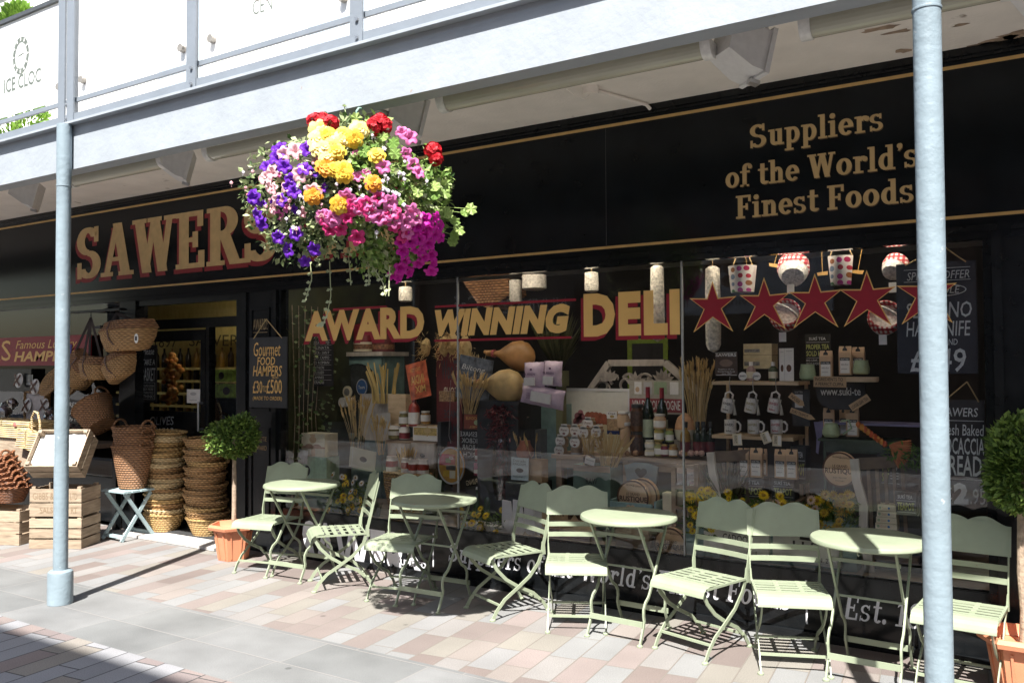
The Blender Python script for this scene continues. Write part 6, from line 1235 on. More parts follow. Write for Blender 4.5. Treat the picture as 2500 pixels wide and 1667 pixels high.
# hams, straw, hanging baskets
HAM = pm('cured_ham', (.52, .36, .15), .5, var=.35, scale=9, bump=.4, bscale=14); HAM2 = pm('dark_cured_ham', (.42, .22, .08), .45, var=.3, scale=8, bump=.3, bscale=12)
def ham(px, py, Y, L, lab, mt, ang, hoof):
    p = onY(px, py, Y); k = pxm(p); t = thing('cured_ham', lab, 'ham', (p.x, Y, p.z - .1), 0, 'cured hams'); m = MB(); s = L * k; n = 18
    prof = [(-.50, .0), (-.485, .055), (-.40, .06), (-.30, .05), (-.22, .07), (-.1, .15), (.05, .235), (.2, .27), (.34, .24), (.44, .15), (.49, .05), (.5, 0)]
    vs = [Vector((x * s, r * s * .75 * math.cos(2 * math.pi * q / n), (r * s * math.sin(2 * math.pi * q / n)) - .04 * s * max(0, x))) for x, r in prof for q in range(n)]
    M = Matrix.Translation(p) @ Matrix.Rotation(R_(ang), 4, 'Y'); m.add([M @ v for v in vs], [(i * n + q, (i + 1) * n + q, (i + 1) * n + (q + 1) % n, i * n + (q + 1) % n) for i in range(len(prof) - 1) for q in range(n)]); part('ham_body', m, mt, t, smooth=80)
    m = MB(); m.M = M; m.tube([(-.42 * s, 0, 0), (-.55 * s, 0, .01)], [.055 * s, .03 * s], 10); part('hoof', m, hoof, t)
    m = MB()
    for q in range(2): m.tube([M @ Vector(((-.36 + q * .03) * s, .062 * s * math.cos(b), .062 * s * math.sin(b))) for b in [2 * math.pi * j / 12 for j in range(13)]], .006, 5)
    part('red_cord', m, pm('red_white_cord', (.45, .12, .12), .8, var=.6, scale=80), t)
ham(1246, 866, 5.85, 140, 'dark cured ham with its shank to the left, upper of two', HAM2, 4, HAM2); ham(1214, 940, 5.65, 158, 'pale cured ham tied with red and white cord, lower of two', HAM, 3, pm('dark_hoof', (.05, .04, .035), .5))
m = MB(); p = onY(1225, 978, 5.65); m.bb(p.x - .22, p.x + .2, 5.58, 5.8, p.z - .03, p.z); m.bb(p.x - .2, p.x + .18, 5.6, 5.95, .396, p.z - .03); single('ham_stand', m, SLATE, 'dark stand carrying the lower cured ham', 'stand')
m = MB(); p = onY(1290, 1000, 5.75); m.bb(p.x - .25, p.x + .22, 5.95, 6.15, .396, onY(1290, 985, 5.95).z); single('green_drawer_chest', m, TEAL, 'dark green chest behind the lilac crisp bags', 'chest')
for i, (px, py, w_, lab) in enumerate(((1040, 848, 30, 'round bundle of straw left of the window joint'), (1085, 845, 34, 'straw bundle just right of the window joint'), (1105, 840, 36, 'dried straw bundle above the tall maroon board'), (1135, 850, 40, 'straw bundle left of the dark ham'))):
    p = onY(px, py, 5.95); k = pxm(p); m = MB(); m.ball(p, w_ * k * .55, 12, 8, (.8, .6, 1.3), .14)
    for q in range(60): m.leaf(p + Vector((r5.gauss(0, .3), -.3, r5.gauss(0, .5))) * w_ * k, (r5.uniform(-1, 1), -.5, r5.uniform(-1, 1)), (0, -1, 0), .07, .006)
    single('straw_bundle', m, STRAW, lab, 'straw bundle', 'straw bundles', smooth=0)
wheat('wheat_sheaf', 'loose wheat fanned out in front of the pale ham', 1105, 905, 1190, 1010, 5.55, 40, seed=12, base=.3, lean=.1); wheat('dried_stalks', 'short brown stalks standing between straw and ham', 1130, 850, 1185, 930, 5.8, 26, ear=False, seed=14, base=.7)
card('perspex_stand', 'clear stand of printed labels behind the wheat', 'stand', 1116, 872, 1198, 978, 5.72, pm('grey_blue_print', (.12, .14, .17), .3, var=.7, scale=20), [('Biltong', .1, .2, .8, .36, GREYT, 0, .2), ('JERKY', .15, .5, .7, .62, GREYT)], .006, 10)
card('biscuit_carton', 'orange and red carton behind the straw bundles', 'carton', 1066, 850, 1098, 920, 6.0, pm('orange_carton', (.45, .16, .07), .6, var=.4, scale=10), (), .06, 3); card('plastic_tub', 'clear tub of dried fruit under the reversed menu board', 'tub', 1072, 955, 1108, 980, 5.7, pm('dried_fruit', (.32, .2, .1), .4, var=.6, scale=60), (), .08)
wicker('hanging_basket', 'big square tan wicker basket hanging upside down from the window head', onY(1190, 700, 5.9) + Vector((0, 0, -.13)), .14, .3, .26, W_TAN, n=4, sy=.8, handles=0, group='wicker baskets hung at the window head', rot=Matrix.Rotation(R_(180), 3, 'Y') @ Matrix.Rotation(R_(38), 3, 'Z')) if False else None
a, w, h = rect(1130, 684, 1248, 750, 5.85); m = MB(); m.prism([(a.x - w * .5, a.z + h), (a.x + w * .42, a.z + h), (a.x + w * .48, a.z + h * .45), (a.x + w * .05, a.z - h * .05), (a.x - w * .18, a.z + h * .1)], 5.85, 6.1); single('hanging_basket', m, W_BRN, 'big tan wicker basket hanging upside down at the window head', 'basket')
for x0, y0, x1, y1, lab in ((1246, 684, 1272, 738, 'pale narrow wicker cylinder beside the big tan basket'), (1279, 672, 1330, 708, 'white wicker basket hung against the pale sign reflection')):
    solid('pale_basket', lab, 'basket', x0, y0, x1, y1, 5.75, [(.8, 0), (1, .1), (1, 1), (.9, 1)], pm('pale_wicker', (.48, .45, .40), .8, var=.3, scale=60, bump=.5, bscale=90), 'pale wicker baskets at the window head')
NET = pm('netted_sausage_white', (.70, .66, .57), .75, var=.35, scale=55, bump=.8, bscale=80)
for x0, y0, x1, y1, lab in ((977, 700, 1003, 738, 'short pale netted sausage hanging over the first word on the glass'), (1429, 664, 1460, 714, 'short white netted sausage hanging left of the last gold word'), (1590, 648, 1622, 834, 'long white netted sausage hanging behind the last gold word'), (1724, 650, 1760, 860, 'long white netted sausage hanging behind the first star')):
    solid('netted_sausage', lab, 'sausage', x0, y0, x1, y1, 5.62, [(.1, 0), (.7, .03), (.97, .09), (1, .3), (.98, .7), (.93, .97), (.5, 1), (.05, 1.0)], NET, 'netted sausages at the window head', [('cord', [(.06, .99), (.06, 1.35)], TWINE)])
# lilac crisp bags
LILB = pm('lilac_foil', (.64, .50, .60), .35, var=.1, bump=.4, bscale=18)
for x0, y0, x1, y1, ti, lab in ((1281, 884, 1329, 944, -1, 'upright lilac crisp bag, left of the pair'), (1328, 881, 1373, 942, 3, 'upright lilac crisp bag, right of the pair'), (1272, 944, 1378, 992, 9, 'lilac crisp bag lying on its side under the pair')):
    a, w, h = rect(x0, y0, x1, y1, 5.6); t = thing('crisp_bag', lab, 'crisp bag', a, 0, 'lilac crisp bags'); c = Vector((a.x, 5.6, a.z + h / 2)); M = Matrix.Translation(c) @ Matrix.Rotation(R_(ti), 4, 'Y'); m = MB(); N_ = 8
    vs = []; 
    for sgn in (-1, 1):
        for i in range(N_ + 1):
            for j in range(N_ + 1):
                u, v = i / N_ * 2 - 1, j / N_ * 2 - 1; vs.append(M @ Vector((u * w / 2 * (1 - .05 * (1 - abs(v))), sgn * .045 * (1 - u ** 4) * (1 - v ** 2) ** .6 + (.004 * r5.uniform(-1, 1)), v * h / 2 * (1 + .02 * math.sin(9 * u)))))
    o = (N_ + 1) ** 2; fs = [(i * (N_ + 1) + j, (i + 1) * (N_ + 1) + j, (i + 1) * (N_ + 1) + j + 1, i * (N_ + 1) + j + 1) for i in range(N_) for j in range(N_)]
    m.add(vs, fs + [tuple(q + o for q in f)[::-1] for f in fs]); part('bag', m, LILB, t, smooth=60)
    m = MB(); m.M = M; 
    if w > h: m.bb(-w * .2, w * .26, -.052, -.044, -h * .28, h * .22)
    else: m.bb(-w * .38, w * .16, -.05, -.04, -h * .45, -h * .12)
    part('label', m, WHITEP, t); m = MB(); m.M = M; (tx(m, 'BURREN', -w * .38, w * .2, -h * .04, h * .06, -.05, bold=.01) if h > w else tx(m, 'BURREN', -w * .3, -w * .22, -h * .2, h * .1, -.048)); m.bb(-w * .06, w * .04, -.051, -.046, h * .16, h * .24) if h > w else None
    part('print', m, pm('purple_print', (.14, .07, .16), .6), t, smooth=0)
m = MB(); a, w, h = rect(1330, 800, 1400, 905, 5.9)
for k in range(120): m.leaf((a.x + r5.uniform(-.03, .03), 5.9, a.z), (r5.gauss(.1, .4), r5.uniform(-.3, .1), 1), (0, -1, 0), r5.uniform(.2, .5), .006)
m.bb(a.x - .05, a.x + .05, 5.87, 5.97, a.z - .12, a.z); m.bb(a.x - .03, a.x + .03, 5.9, 5.96, .396, a.z - .12); single('dry_grass', m, leafmat('olive_dry_grass', (.10, .11, .05), (.26, .26, .14)), 'tall spray of dry grass behind the second gold word', 'dried plant', smooth=0)
# picture, headboard, poster
t = card('lobster_picture', 'white framed picture of a red shellfish and pink flowers', 'picture', 1364, 948, 1538, 1112, 6.05, pm('off_white_picture', (.80, .78, .68), .6, var=.04), [('#', .62, .42, .995, .98, pm('pale_yellow_wash', (.68, .62, .40), .7, var=.1))], .02, border=(WHITE, .02)); a, w, h = rect(1364, 948, 1538, 1112, 6.05)
m = MB()
for u, v, r_ in ((.27, .42, .03), (.31, .37, .025), (.25, .50, .03), (.33, .43, .028), (.29, .47, .03), (.24, .55, .022)): m.add([(a.x - w / 2 + u * w + r_ * math.cos(k * .52), 6.0485, a.z + h - v * h + r_ * math.sin(k * .52)) for k in range(12)][::-1], [tuple(range(12))])
part('pink_flowers', m, pm('watercolour_pink', (.48, .18, .20), .7, var=.2), t, smooth=0); m = MB()
for k in range(7): cx, cz = a.x - w / 2 + w * (.42 + k * .055), a.z + h - h * (.44 + .02 * (k - 2) ** 2 * .5 * .3); m.add([(cx + .035 * math.cos(j * .52), 6.048 - k * .0002, cz + (.055 - k * .003) * math.sin(j * .52)) for j in range(12)][::-1], [tuple(range(12))])
for s in ((.62, .40, .80, .34), (.66, .44, .86, .36), (.4, .52, .33, .72)): m.tube([(a.x - w / 2 + s[0] * w, 6.047, a.z + h - s[1] * h), (a.x - w / 2 + (s[0] + s[2]) / 2 * w, 6.047, a.z + h - (s[1] + .01) * h), (a.x - w / 2 + s[2] * w, 6.047, a.z + h - s[3] * h)], 0, flat=(.012, .001, (0, 0, 1)))
part('red_shellfish', m, pm('watercolour_red', (.40, .12, .06), .7, var=.3, scale=30), t, smooth=0)
a, w, h = rect(1428, 876, 1704, 985, 6.15); t = thing('carved_headboard', 'grey carved wooden headboard with leaf scrolls', 'headboard', (a.x, 6.15, a.z)); x0, x1, z1 = a.x - w / 2, a.x + w / 2, a.z + h; z0 = a.z
m = MB(); th = .055; pts = [(x0, z0 + h * .3), (x0 + w * .2, z1), (x1 - w * .3, z1), (x1, z0 + h * .3)]
for (xa, za), (xb, zb) in zip(pts, pts[1:]): m.tube([(xa, 6.18, za - .03), (xb, 6.18, zb - .03)], 0, flat=(.05, .05, (0, 0, 1)))
m.bb(x0 - .02, x0 + .03, 6.16, 6.2, .396, z0 + h * .32); m.bb(x1 - .03, x1 + .02, 6.16, 6.2, .396, z0 + h * .32); part('frame', m, GRYW, t)
xm = (x0 + w * .2 + x1 - w * .3) / 2; R2 = w * .1
for s in (-1, 1):
    for k, (cx, cz, r_, a0, a1) in enumerate(((.10, .38, .13, 100, -120), (.20, .55, .10, -60, 200), (.32, .4, .16, 60, -200), (.30, .25, .22, 20, 160), (.05, .50, .16, 20, 130))):
        m = MB(); m.tube([(xm + s * (cx * w + r_ * w * .5 * math.cos(R_(a0 + (a1 - a0) * q / 12)) * (1 - q / 24)), 6.18, z0 + cz * h + r_ * w * .5 * math.sin(R_(a0 + (a1 - a0) * q / 12)) * (1 - q / 24)) for q in range(13)], [.014 - .0006 * q for q in range(13)], 6); part('scroll', m, GRYW, t)
    for k in range(6):
        b = R_(20 + k * 26); m = MB(); m.leaf((xm + s * w * .24, 6.16, z0 + h * .5), (s * math.cos(b), -.15, math.sin(b)), (0, -1, 0), .1, .045); m.leaf((xm + s * w * .24, 6.165, z0 + h * .5), (s * math.cos(b), -.15, math.sin(b)), (0, -1, 0), .1, .02); part('carved_leaf', m, GRYW, t, smooth=0)
for k in range(5):
    b = R_(30 + k * 30); m = MB(); m.leaf((xm, 6.16, z0 + h * .42), (math.cos(b), -.15, math.sin(b)), (0, -1, 0), .11, .05); part('carved_leaf', m, GRYW, t, smooth=0)
card('wine_poster', 'poster with a red band about wine of Burgundy', 'poster', 1536, 928, 1664, 1010, 5.98, pm('cream_poster', (.46, .42, .34), .7), [('#', .0, .55, 1, .95, pm('dusty_red_band', (.30, .06, .07), .6)), ('VIN DE BOURGOGNE', .06, .6, .97, .88, WHITEP, .01), ('#', .1, .05, .24, .42, WHITEP), ('#', .28, .05, .44, .42, GREYP), ('#', .48, .05, .72, .42, GRN), ('#', .78, .05, .94, .42, WHITEP), ('o', .12, .2, .2, .36, KRAFT)], .006)
card('lime_picture', 'thin lime green frame seen far behind the headboard', 'picture', 1533, 826, 1632, 1010, 7.2, pm('far_dark', (.02, .02, .022), .6), (), .02, border=(pm('lime_frame', (.22, .32, .03), .5), .045))
# --- middle: tables with jars and bottles
ZT1 = wtable('side_table', 'narrow grey brown table under the pale pate jars', 1346, 1512, 1108, 5.72, .4, BRNW); ZT2 = wtable('cupboard_table', 'wide brown cupboard table under the wine bottles', 1508, 1724, 1112, 5.72, .45, BRNW)
PATE = pm('pate_jar', (.5, .36, .23), .3, var=.2)
for i, (px, py, sec) in enumerate(((1384, 1050, 'at the upper left of the jar pile'), (1410, 1050, 'second in the upper row of the jar pile'), (1442, 1033, 'on the very top of the jar pile'), (1431, 1055, 'in the middle of the jar pile'), (1462, 1053, 'at the upper right of the jar pile'), (1375, 1075, 'at the left end of the jar pile'), (1410, 1078, 'behind the left reed bundle'), (1372, 1098, 'at the bottom left of the jar pile'), (1460, 1080, 'behind the right reed bundle'))):
    p = onY(px, py, 5.78 + .03 * (i % 3)); k = pxm(p); t = thing('pate_jar', 'small jar with a round white seal ' + sec, 'jar', (p.x, p.y, p.z - 15 * k), 0, 'pale pate jars')
    m = MB(); m.lathe([(12 * k, -15 * k), (13 * k, -12 * k), (13 * k, 4 * k), (10 * k, 8 * k), (11 * k, 13 * k)], p, 14); part('body', m, PATE, t)
    m = MB(); m.prism([(13.5 * k * math.cos(q * .3142), 13.5 * k * math.sin(q * .3142)) for q in range(20)], -.004, 0); m.bb(-8 * k, 8 * k, -.004, 0, 9 * k, 16 * k); m.v = [(x + p.x, y + p.y - 14 * k, z + p.z) for x, y, z in m.v]; part('paper_seal', m, WHITEP, t)
    m = MB(); tx(m, 'Pate', p.x - 8 * k, p.x + 8 * k, p.z - 1 * k, p.z + 4 * k, p.y - 14 * k - .0055); m.add([(p.x + u * k * 5, p.y - 14 * k - .0055, p.z - 7 * k + v * k * 3) for u, v in ((-1, 0), (0, 1), (1, .2), (.2, -1))][::-1], [(0, 1, 2, 3)]); part('print', m, pm('dark_red_print', (.2, .05, .04), .6), t, smooth=0)
for px, pt, pb, w_, lab in ((1408, 1084, 1112, 25, 'low white lidded jar at the front of the pate pile'), (1522, 1004, 1045, 27, 'biscuit tin with pictured label, upper left of the biscuits'), (1528, 1030, 1090, 26, 'biscuit tube behind the reeds')): jar(px, pt, pb, w_, 5.84, KRAFT if 'biscuit' in lab else PATE, lab, None, WHITEP, (.05, .3, WHITEP) if 'biscuit' not in lab else None)
for x0, y0, x1, y1, lab in ((1482, 1004, 1512, 1060, 'oat biscuit packet, taller and left of its pair'), (1516, 1022, 1542, 1080, 'oat biscuit packet, shorter and right of its pair')):
    card('biscuit_packet', lab, 'biscuits', x0, y0, x1, y1, 5.86, pm('biscuit_stack', (.42, .29, .16), .7, var=.4, scale=50), [('#', 0, 0, .82, .32, WHITEP), ('Oat', .1, .05, .7, .14, SLATE, .01), ('o', .25, .16, .6, .29, LIDG), ('#', 0, .84, 1, 1, NAVY)], .05, group='oat biscuit packets')
wheat('reed_bundle', 'left fan of thin dry reeds standing in the teal crate', 1415, 1052, 1462, 1140, 5.6, 34, ear=False, seed=21, base=.4); wheat('reed_bundle', 'right fan of thin dry reeds leaning out of the teal crate', 1440, 1054, 1545, 1140, 5.6, 60, ear=False, seed=22, base=.35, lean=.22)
t = card('teal_crate', 'weathered teal and brown wooden crate holding the reeds', 'crate', 1400, 1136, 1490, 1290, 5.56, pm('weathered_teal', (.13, .20, .17), .8, var=.35, scale=5), [('#', .0, .0, 1, .1, BRNW), ('RAW', .35, .2, .66, .3, SLATE, .01)], .3)
m = MB(); p = onY(1438, 1122, 5.58); m.lathe([(.03, 0), (.045, .015), (.045, .05), (.03, .065)], p + Vector((0, 0, -.03)), 12); single('dark_jar', m, pm('dark_brown_jar', (.06, .03, .02), .3), 'small dark jar with a pale label lying at the foot of the reeds', 'jar'); card('jar_label', 'pale label on a dark jar at the foot of the reeds', 'label', 1428, 1116, 1452, 1134, 5.525, WHITEP, [('#', .1, .3, .9, .5, GREYP)], .003, 12)
GB = pm('dark_green_wine_glass', (.012, .022, .012), .08, spec=.7); RCAP = pm('red_capsule', (.26, .015, .03), .35)
for px, top, lab in ((1583, 946, 'dark green wine bottle with pale label and red capsule, left of the pair'), (1617, 948, 'dark green wine bottle with red capsule, right of the pair')):
    solid('wine_bottle', lab, 'bottle', px - 13, top, px + 13, 1100, 5.82, [(.92, 0), (1, .02), (1, .62), (.8, .72), (.36, .80), (.34, .98), (.38, 1)], GB, 'wine bottles on the cupboard table', [('capsule', [(.40, .84), (.40, 1.01)], RCAP), ('label', [(1.015, .22), (1.015, .5)], pm('pale_green_label', (.40, .46, .34), .6))])
BRJ = pm('brown_sauce_jar', (.13, .055, .02), .3, var=.2)
jar(1556, 986, 1052, 30, 5.80, BRJ, 'large brown sauce jar standing on another', 'brown sauce jars', SLATE, (.2, .75, pm('dark_text_label', (.07, .04, .03), .5, var=.6, scale=60))); jar(1556, 1052, 1110, 32, 5.80, BRJ, 'large brown sauce jar standing under another', 'brown sauce jars', SLATE, (.2, .75, pm('dark_text_label', (.07, .04, .03), .5, var=.6, scale=60)))
for px, pt, pb, w_, bd, ld, lab in ((1611, 1010, 1046, 28, KRAFT, LIDW, 'tan netted jar behind the mustard jar'), (1609, 1040, 1076, 22, pm('mustard', (.52, .42, .12), .4), LIDG, 'yellow mustard jar on top of the small jars'), (1635, 1046, 1078, 19, pm('green_sauce', (.26, .34, .12), .4), LIDG, 'pale green sauce jar on top of the small jars'), (1587, 1074, 1093, 23, CREAM, LIDW, 'cream tub, upper of two by the walnuts'), (1587, 1093, 1112, 23, CREAM, LIDW, 'cream tub, lower of two by the walnuts'), (1608, 1078, 1112, 20, pm('olive_sauce', (.34, .34, .12), .4), LIDG, 'olive green sauce jar in the front row'), (1623, 1084, 1112, 19, pm('plum_chutney', (.22, .04, .07), .4), LIDG, 'plum coloured chutney jar in the front row'), (1644, 1084, 1114, 21, HON, LIDG, 'honey jar at the right of the front row')): jar(px, pt, pb, w_, 5.76, bd, lab, 'small jars on the cupboard table', ld, (.12, .55, WHITEP))
t = solid('baking_pot', 'round stoneware pot with a rounded bread lid', 'pot', 1648, 1034, 1698, 1074, 5.84, [(.75, 0), (.95, .3), (1, .62), (1.02, .66)], CREAM, None, [('bread_lid', [(.96, .66), (.9, .95), (.7, 1.35), (.3, 1.62), (.01, 1.66)], pm('bread_crust', (.58, .32, .17), .7, var=.2, scale=20))]); card('cream_box', 'cream printed box under the stoneware pot', 'box', 1646, 1074, 1698, 1112, 5.84, CREAM, [('Caramels', .1, .3, .9, .6, KRAFT, 0, .2)], .1)
for px, w_, lab in ((1674, 24, 'amber vinegar bottle left of the dark bottles'), (1704, 22, 'dark sauce bottle with red label, left of three'), (1718, 22, 'dark sauce bottle with red label, middle of three'), (1735, 20, 'dark sauce bottle with red label, right of three')):
    solid('sauce_bottle', lab, 'bottle', px - w_ / 2, 1030, px + w_ / 2, 1112, 5.78, BOTP, BA if 'amber' in lab else GB, 'bottles with red labels', [('label', [(1.02, .12), (1.02, .42)], MAROON), ('cap', [(.46, .84), (.46, 1.01)], SLATE)])
NUT = pm('walnut_shell', (.38, .23, .14), .8, var=.3, scale=60, bump=.6)
for px, r_, lab in ((1531, 7, 'walnut at the left end of the row'), (1552, 8, 'walnut under the brown sauce jars'), (1664, 8, 'pale garlic bulb, leftmost of four'), (1687, 9, 'pale garlic bulb, second of four'), (1701, 7, 'pale garlic bulb, third of four'), (1713, 8, 'pale garlic bulb, rightmost of four')):
    p = onY(px, 1106, 5.74); k = pxm(p); m = MB(); m.ball(p, r_ * k, 10, 7, (1, 1, .9), .07); single('walnut' if 'walnut' in lab else 'garlic_bulb', m, NUT if 'walnut' in lab else pm('pink_garlic', (.52, .34, .29), .7, var=.3, scale=50), lab, 'nut' if 'walnut' in lab else 'garlic', 'nuts and garlic on the cupboard table')
wheat('wheat_sheaf', 'big golden wheat sheaf standing behind the dark bottles', 1660, 872, 1745, 1075, 5.86, 60, seed=31, base=.3)
# heart chair back, cheeses, glazed door
a, w, h = rect(1524, 1130, 1606, 1180, 5.66); t = thing('heart_chair', 'grey blue wooden chair back with a heart cut out', 'chair', (a.x, 5.66, .396)); GBW = pm('grey_blue_wood', (.22, .27, .29), .7, var=.15, scale=8)
m = MB(); m.prism([(a.x - w * .42, a.z), (a.x + w * .42, a.z), (a.x + w * .5, a.z + h * .85), (a.x + w * .2, a.z + h), (a.x - w * .2, a.z + h), (a.x - w * .5, a.z + h * .85)], 5.66, 5.68); part('back_panel', m, GBW, t)
hr_ = [(16 * math.sin(q) ** 3, 13 * math.cos(q) - 5 * math.cos(2 * q) - 2 * math.cos(3 * q) - math.cos(4 * q)) for q in [2 * math.pi * i / 30 for i in range(30)]]; m = MB(); m.prism([(a.x + u * .0028, a.z + h * .52 + v * .0028) for u, v in hr_], 5.657, 5.66); part('heart_hole', m, SLATE, t)
m = MB(); m.bb(a.x - w * .4, a.x + w * .4, 5.6, 5.9, .396, .44); m.bb(a.x - w * .38, a.x - w * .32, 5.66, 5.68, .44, a.z); m.bb(a.x + w * .32, a.x + w * .38, 5.66, 5.68, .44, a.z); part('seat_frame', m, GBW, t)
WOODL = pm('cheese_lid_wood', (.74, .52, .32), .7, var=.08, scale=6); BP = pm('brown_burnt_print', (.13, .06, .035), .7)
CL = [('LE GRAND', .3, .36, .72, .44, .01), ('RUSTIQUE', .08, .46, .95, .64, .03), ('FROMAGE', .3, .12, .55, .17, 0), ('de NORMANDIE', .5, .14, .8, .19, 0), ('Jean Verrier', .3, .70, .7, .76, 0), ('Fromager', .38, .79, .64, .84, 0)]
disc('cheese_box', 'round wooden cheese box behind the front one in the teal tray', 'cheese box', 1566, 1210, 5.58, 42, WOODL, BP, None, .04, 42, 'round cheese boxes'); disc('cheese_box', 'round wooden cheese box standing in the teal tray with heart handle', 'cheese box', 1545, 1214, 5.52, 42, WOODL, BP, None, .04, 42, 'round cheese boxes', CL, lm=BP, yaw=0)
disc('cheese_box', 'round wooden cheese box hung beside the pale chair post at the right', 'cheese box', 2050, 1146, 5.55, 41, WOODL, BP, None, .04, 43, 'round cheese boxes', CL, lm=BP, rx=0); disc('cheese_box', 'round wooden cheese box low down by the glazed cupboard door', 'cheese box', 1636, 1330, 5.46, 42, WOODL, BP, None, .04, 42, 'round cheese boxes', CL, lm=BP)
a, w, h = rect(1490, 1222, 1592, 1246, 5.46); t = thing('teal_tray', 'pale teal wooden tray with a heart shaped handle hole', 'tray', a); PT = pm('pale_teal_paint', (.28, .42, .42), .6, var=.15)
m = MB(); m.bb(a.x - w / 2, a.x + w / 2, 5.45, 5.465, a.z - .05, a.z + h * .8); m.bb(a.x - w / 2, a.x + w / 2 + .02, 5.465, 5.72, a.z - .05, a.z - .04); m.bb(a.x - w / 2, a.x - w / 2 + .012, 5.465, 5.72, a.z - .04, a.z + h); m.bb(a.x + w / 2 + .01, a.x + w / 2 + .022, 5.465, 5.72, a.z - .04, a.z + h * 1.1); part('tray_body', m, PT, t)
m = MB(); m.prism([(a.x + u * .002, a.z + h * .25 + v * .002) for u, v in hr_], 5.446, 5.45); part('heart_hole', m, WOODL, t); m = MB(); m.bb(a.x - w * .4, a.x + w * .4, 5.47, 5.7, .396, a.z - .051); single('display_box', m, BRNW, 'brown plinth under the pale teal tray', 'box')
a, w, h = rect(1640, 1132, 1706, 1340, 5.5); t = thing('cupboard_door', 'open brown glazed cupboard door with small panes', 'glazed door', (a.x, 5.5, .396)); m = MB(); zb_ = .397; zt_ = a.z + h  # open door of the cupboard table, modelled as its own object
for x in (-w / 2, w / 2 - .03): m.bb(a.x + x, a.x + x + .03, 5.5, 5.53, zb_, zt_)
for q in range(5): z = zb_ + (zt_ - .03 - zb_) * q / 4; m.bb(a.x - w / 2 + .03, a.x + w / 2 - .03, 5.5, 5.525, z, z + .022)
m.bb(a.x - .008, a.x + .008, 5.503, 5.522, zb_ + .02, zt_ - .02); part('glazing_bars', m, BRNW, t); m = MB(); m.bb(a.x - w / 2 + .03, a.x + w / 2 - .03, 5.512, 5.514, zb_ + .02, zt_ - .02); part('pane', m, GLS, t)
card('red_packet', 'small red packet behind the panes of the cupboard door', 'packet', 1684, 1176, 1700, 1194, 5.62, REDS, [('EPH', .1, .4, .9, .8, WHITEP)], .03); card('cream_carton', 'plain cream carton left of the cupboard door', 'carton', 1618, 1203, 1640, 1290, 5.52, CREAM, [('N', .3, .5, .7, .66, GREYP)], .08); card('cream_carton', 'cream carton behind the cupboard door', 'carton', 1648, 1204, 1684, 1262, 5.58, CREAM, [('GRAND', .1, .5, .9, .62, GREYP, 0), ('RESERVE', .1, .7, .9, .82, GREYP)], .08)
card('printed_board', 'cork coloured board printed with bread and lettering, behind the chair slats', 'board', 1322, 1230, 1452, 1292, 5.47, pm('cork_print', (.62, .43, .26), .7, var=.35, scale=9), [('M', .5, .05, .75, .6, BP, .02), ('o', .0, .55, .25, .95, pm('bread_print', (.58, .42, .26), .7)), ('o', .2, .62, .4, .98, pm('bread_print', (.58, .42, .26), .7)), ('o', .72, .05, .98, .55, BP)] + [('#', .1 + q * .05, .05, .12 + q * .05, .5, BP) for q in range(7)], .012)
card('pink_crate', 'dusty pink slatted crate behind the chair seat', 'crate', 1318, 1296, 1440, 1338, 5.47, pm('dusty_pink', (.36, .24, .24), .7, var=.2), [('#', 0, .3, 1, .34, MAROON), ('#', 0, .62, 1, .66, MAROON)], .2)
m = MB()
for k, px in enumerate((1238, 1262, 1288, 1310)):
    q = onY(px, 1262, 5.46); kk = pxm(q); m.prism([(q.x - 12 * kk, q.z + 42 * kk), (q.x + 12 * kk, q.z + 40 * kk), (q.x + 22 * kk, q.z - 30 * kk), (q.x + 8 * kk, q.z - 50 * kk), (q.x - 14 * kk, q.z - 34 * kk)], 5.45 + k * .012, 5.46 + k * .012)
single('folded_napkins', m, pm('white_linen', (.80, .79, .78), .85, var=.04), 'white folded linen napkins standing behind the turned chair', 'napkins')
card('recipe_card', 'pale blue recipe card with dark print', 'card', 1248, 1117, 1290, 1172, 5.55, pm('pale_blue_card', (.50, .60, .62), .7), [('Dalriada', .12, .08, .85, .2, SLATE), ('KINGDOM', .12, .24, .85, .34, SLATE), ('o', .3, .46, .72, .66, SLATE), ('Seasonings', .12, .8, .7, .88, SLATE)], .008, 1); card('brown_box', 'plain brown box right of the pale blue recipe card', 'box', 1291, 1122, 1322, 1178, 5.6, CARDB, (), .1)
solid('clay_pot', 'terracotta bottle pot standing on the boxes', 'pot', 1262, 1075, 1302, 1120, 5.62, [(.6, 0), (.9, .2), (.95, .5), (.6, .8), (.55, 1)], pm('clay_red', (.30, .10, .05), .6, var=.2)); wheat('wheat_sheaf', 'few wheat ears beside the terracotta pot', 1256, 1052, 1314, 1125, 5.6, 8, seed=41, base=.8)
m = MB(); a, w, h = rect(1246, 1174, 1322, 1290, 5.62); m.bb(a.x - w / 2, a.x + w / 2, 5.55, 5.78, .396, a.z + h - .001); single('display_box', m, SLATE, 'black plinth under the terracotta pot and boxes', 'box')
card('grey_box', 'slate grey box behind the terracotta pot', 'box', 1270, 1048, 1320, 1110, 5.85, pm('slate_grey', (.13, .14, .14), .7), (), .1)
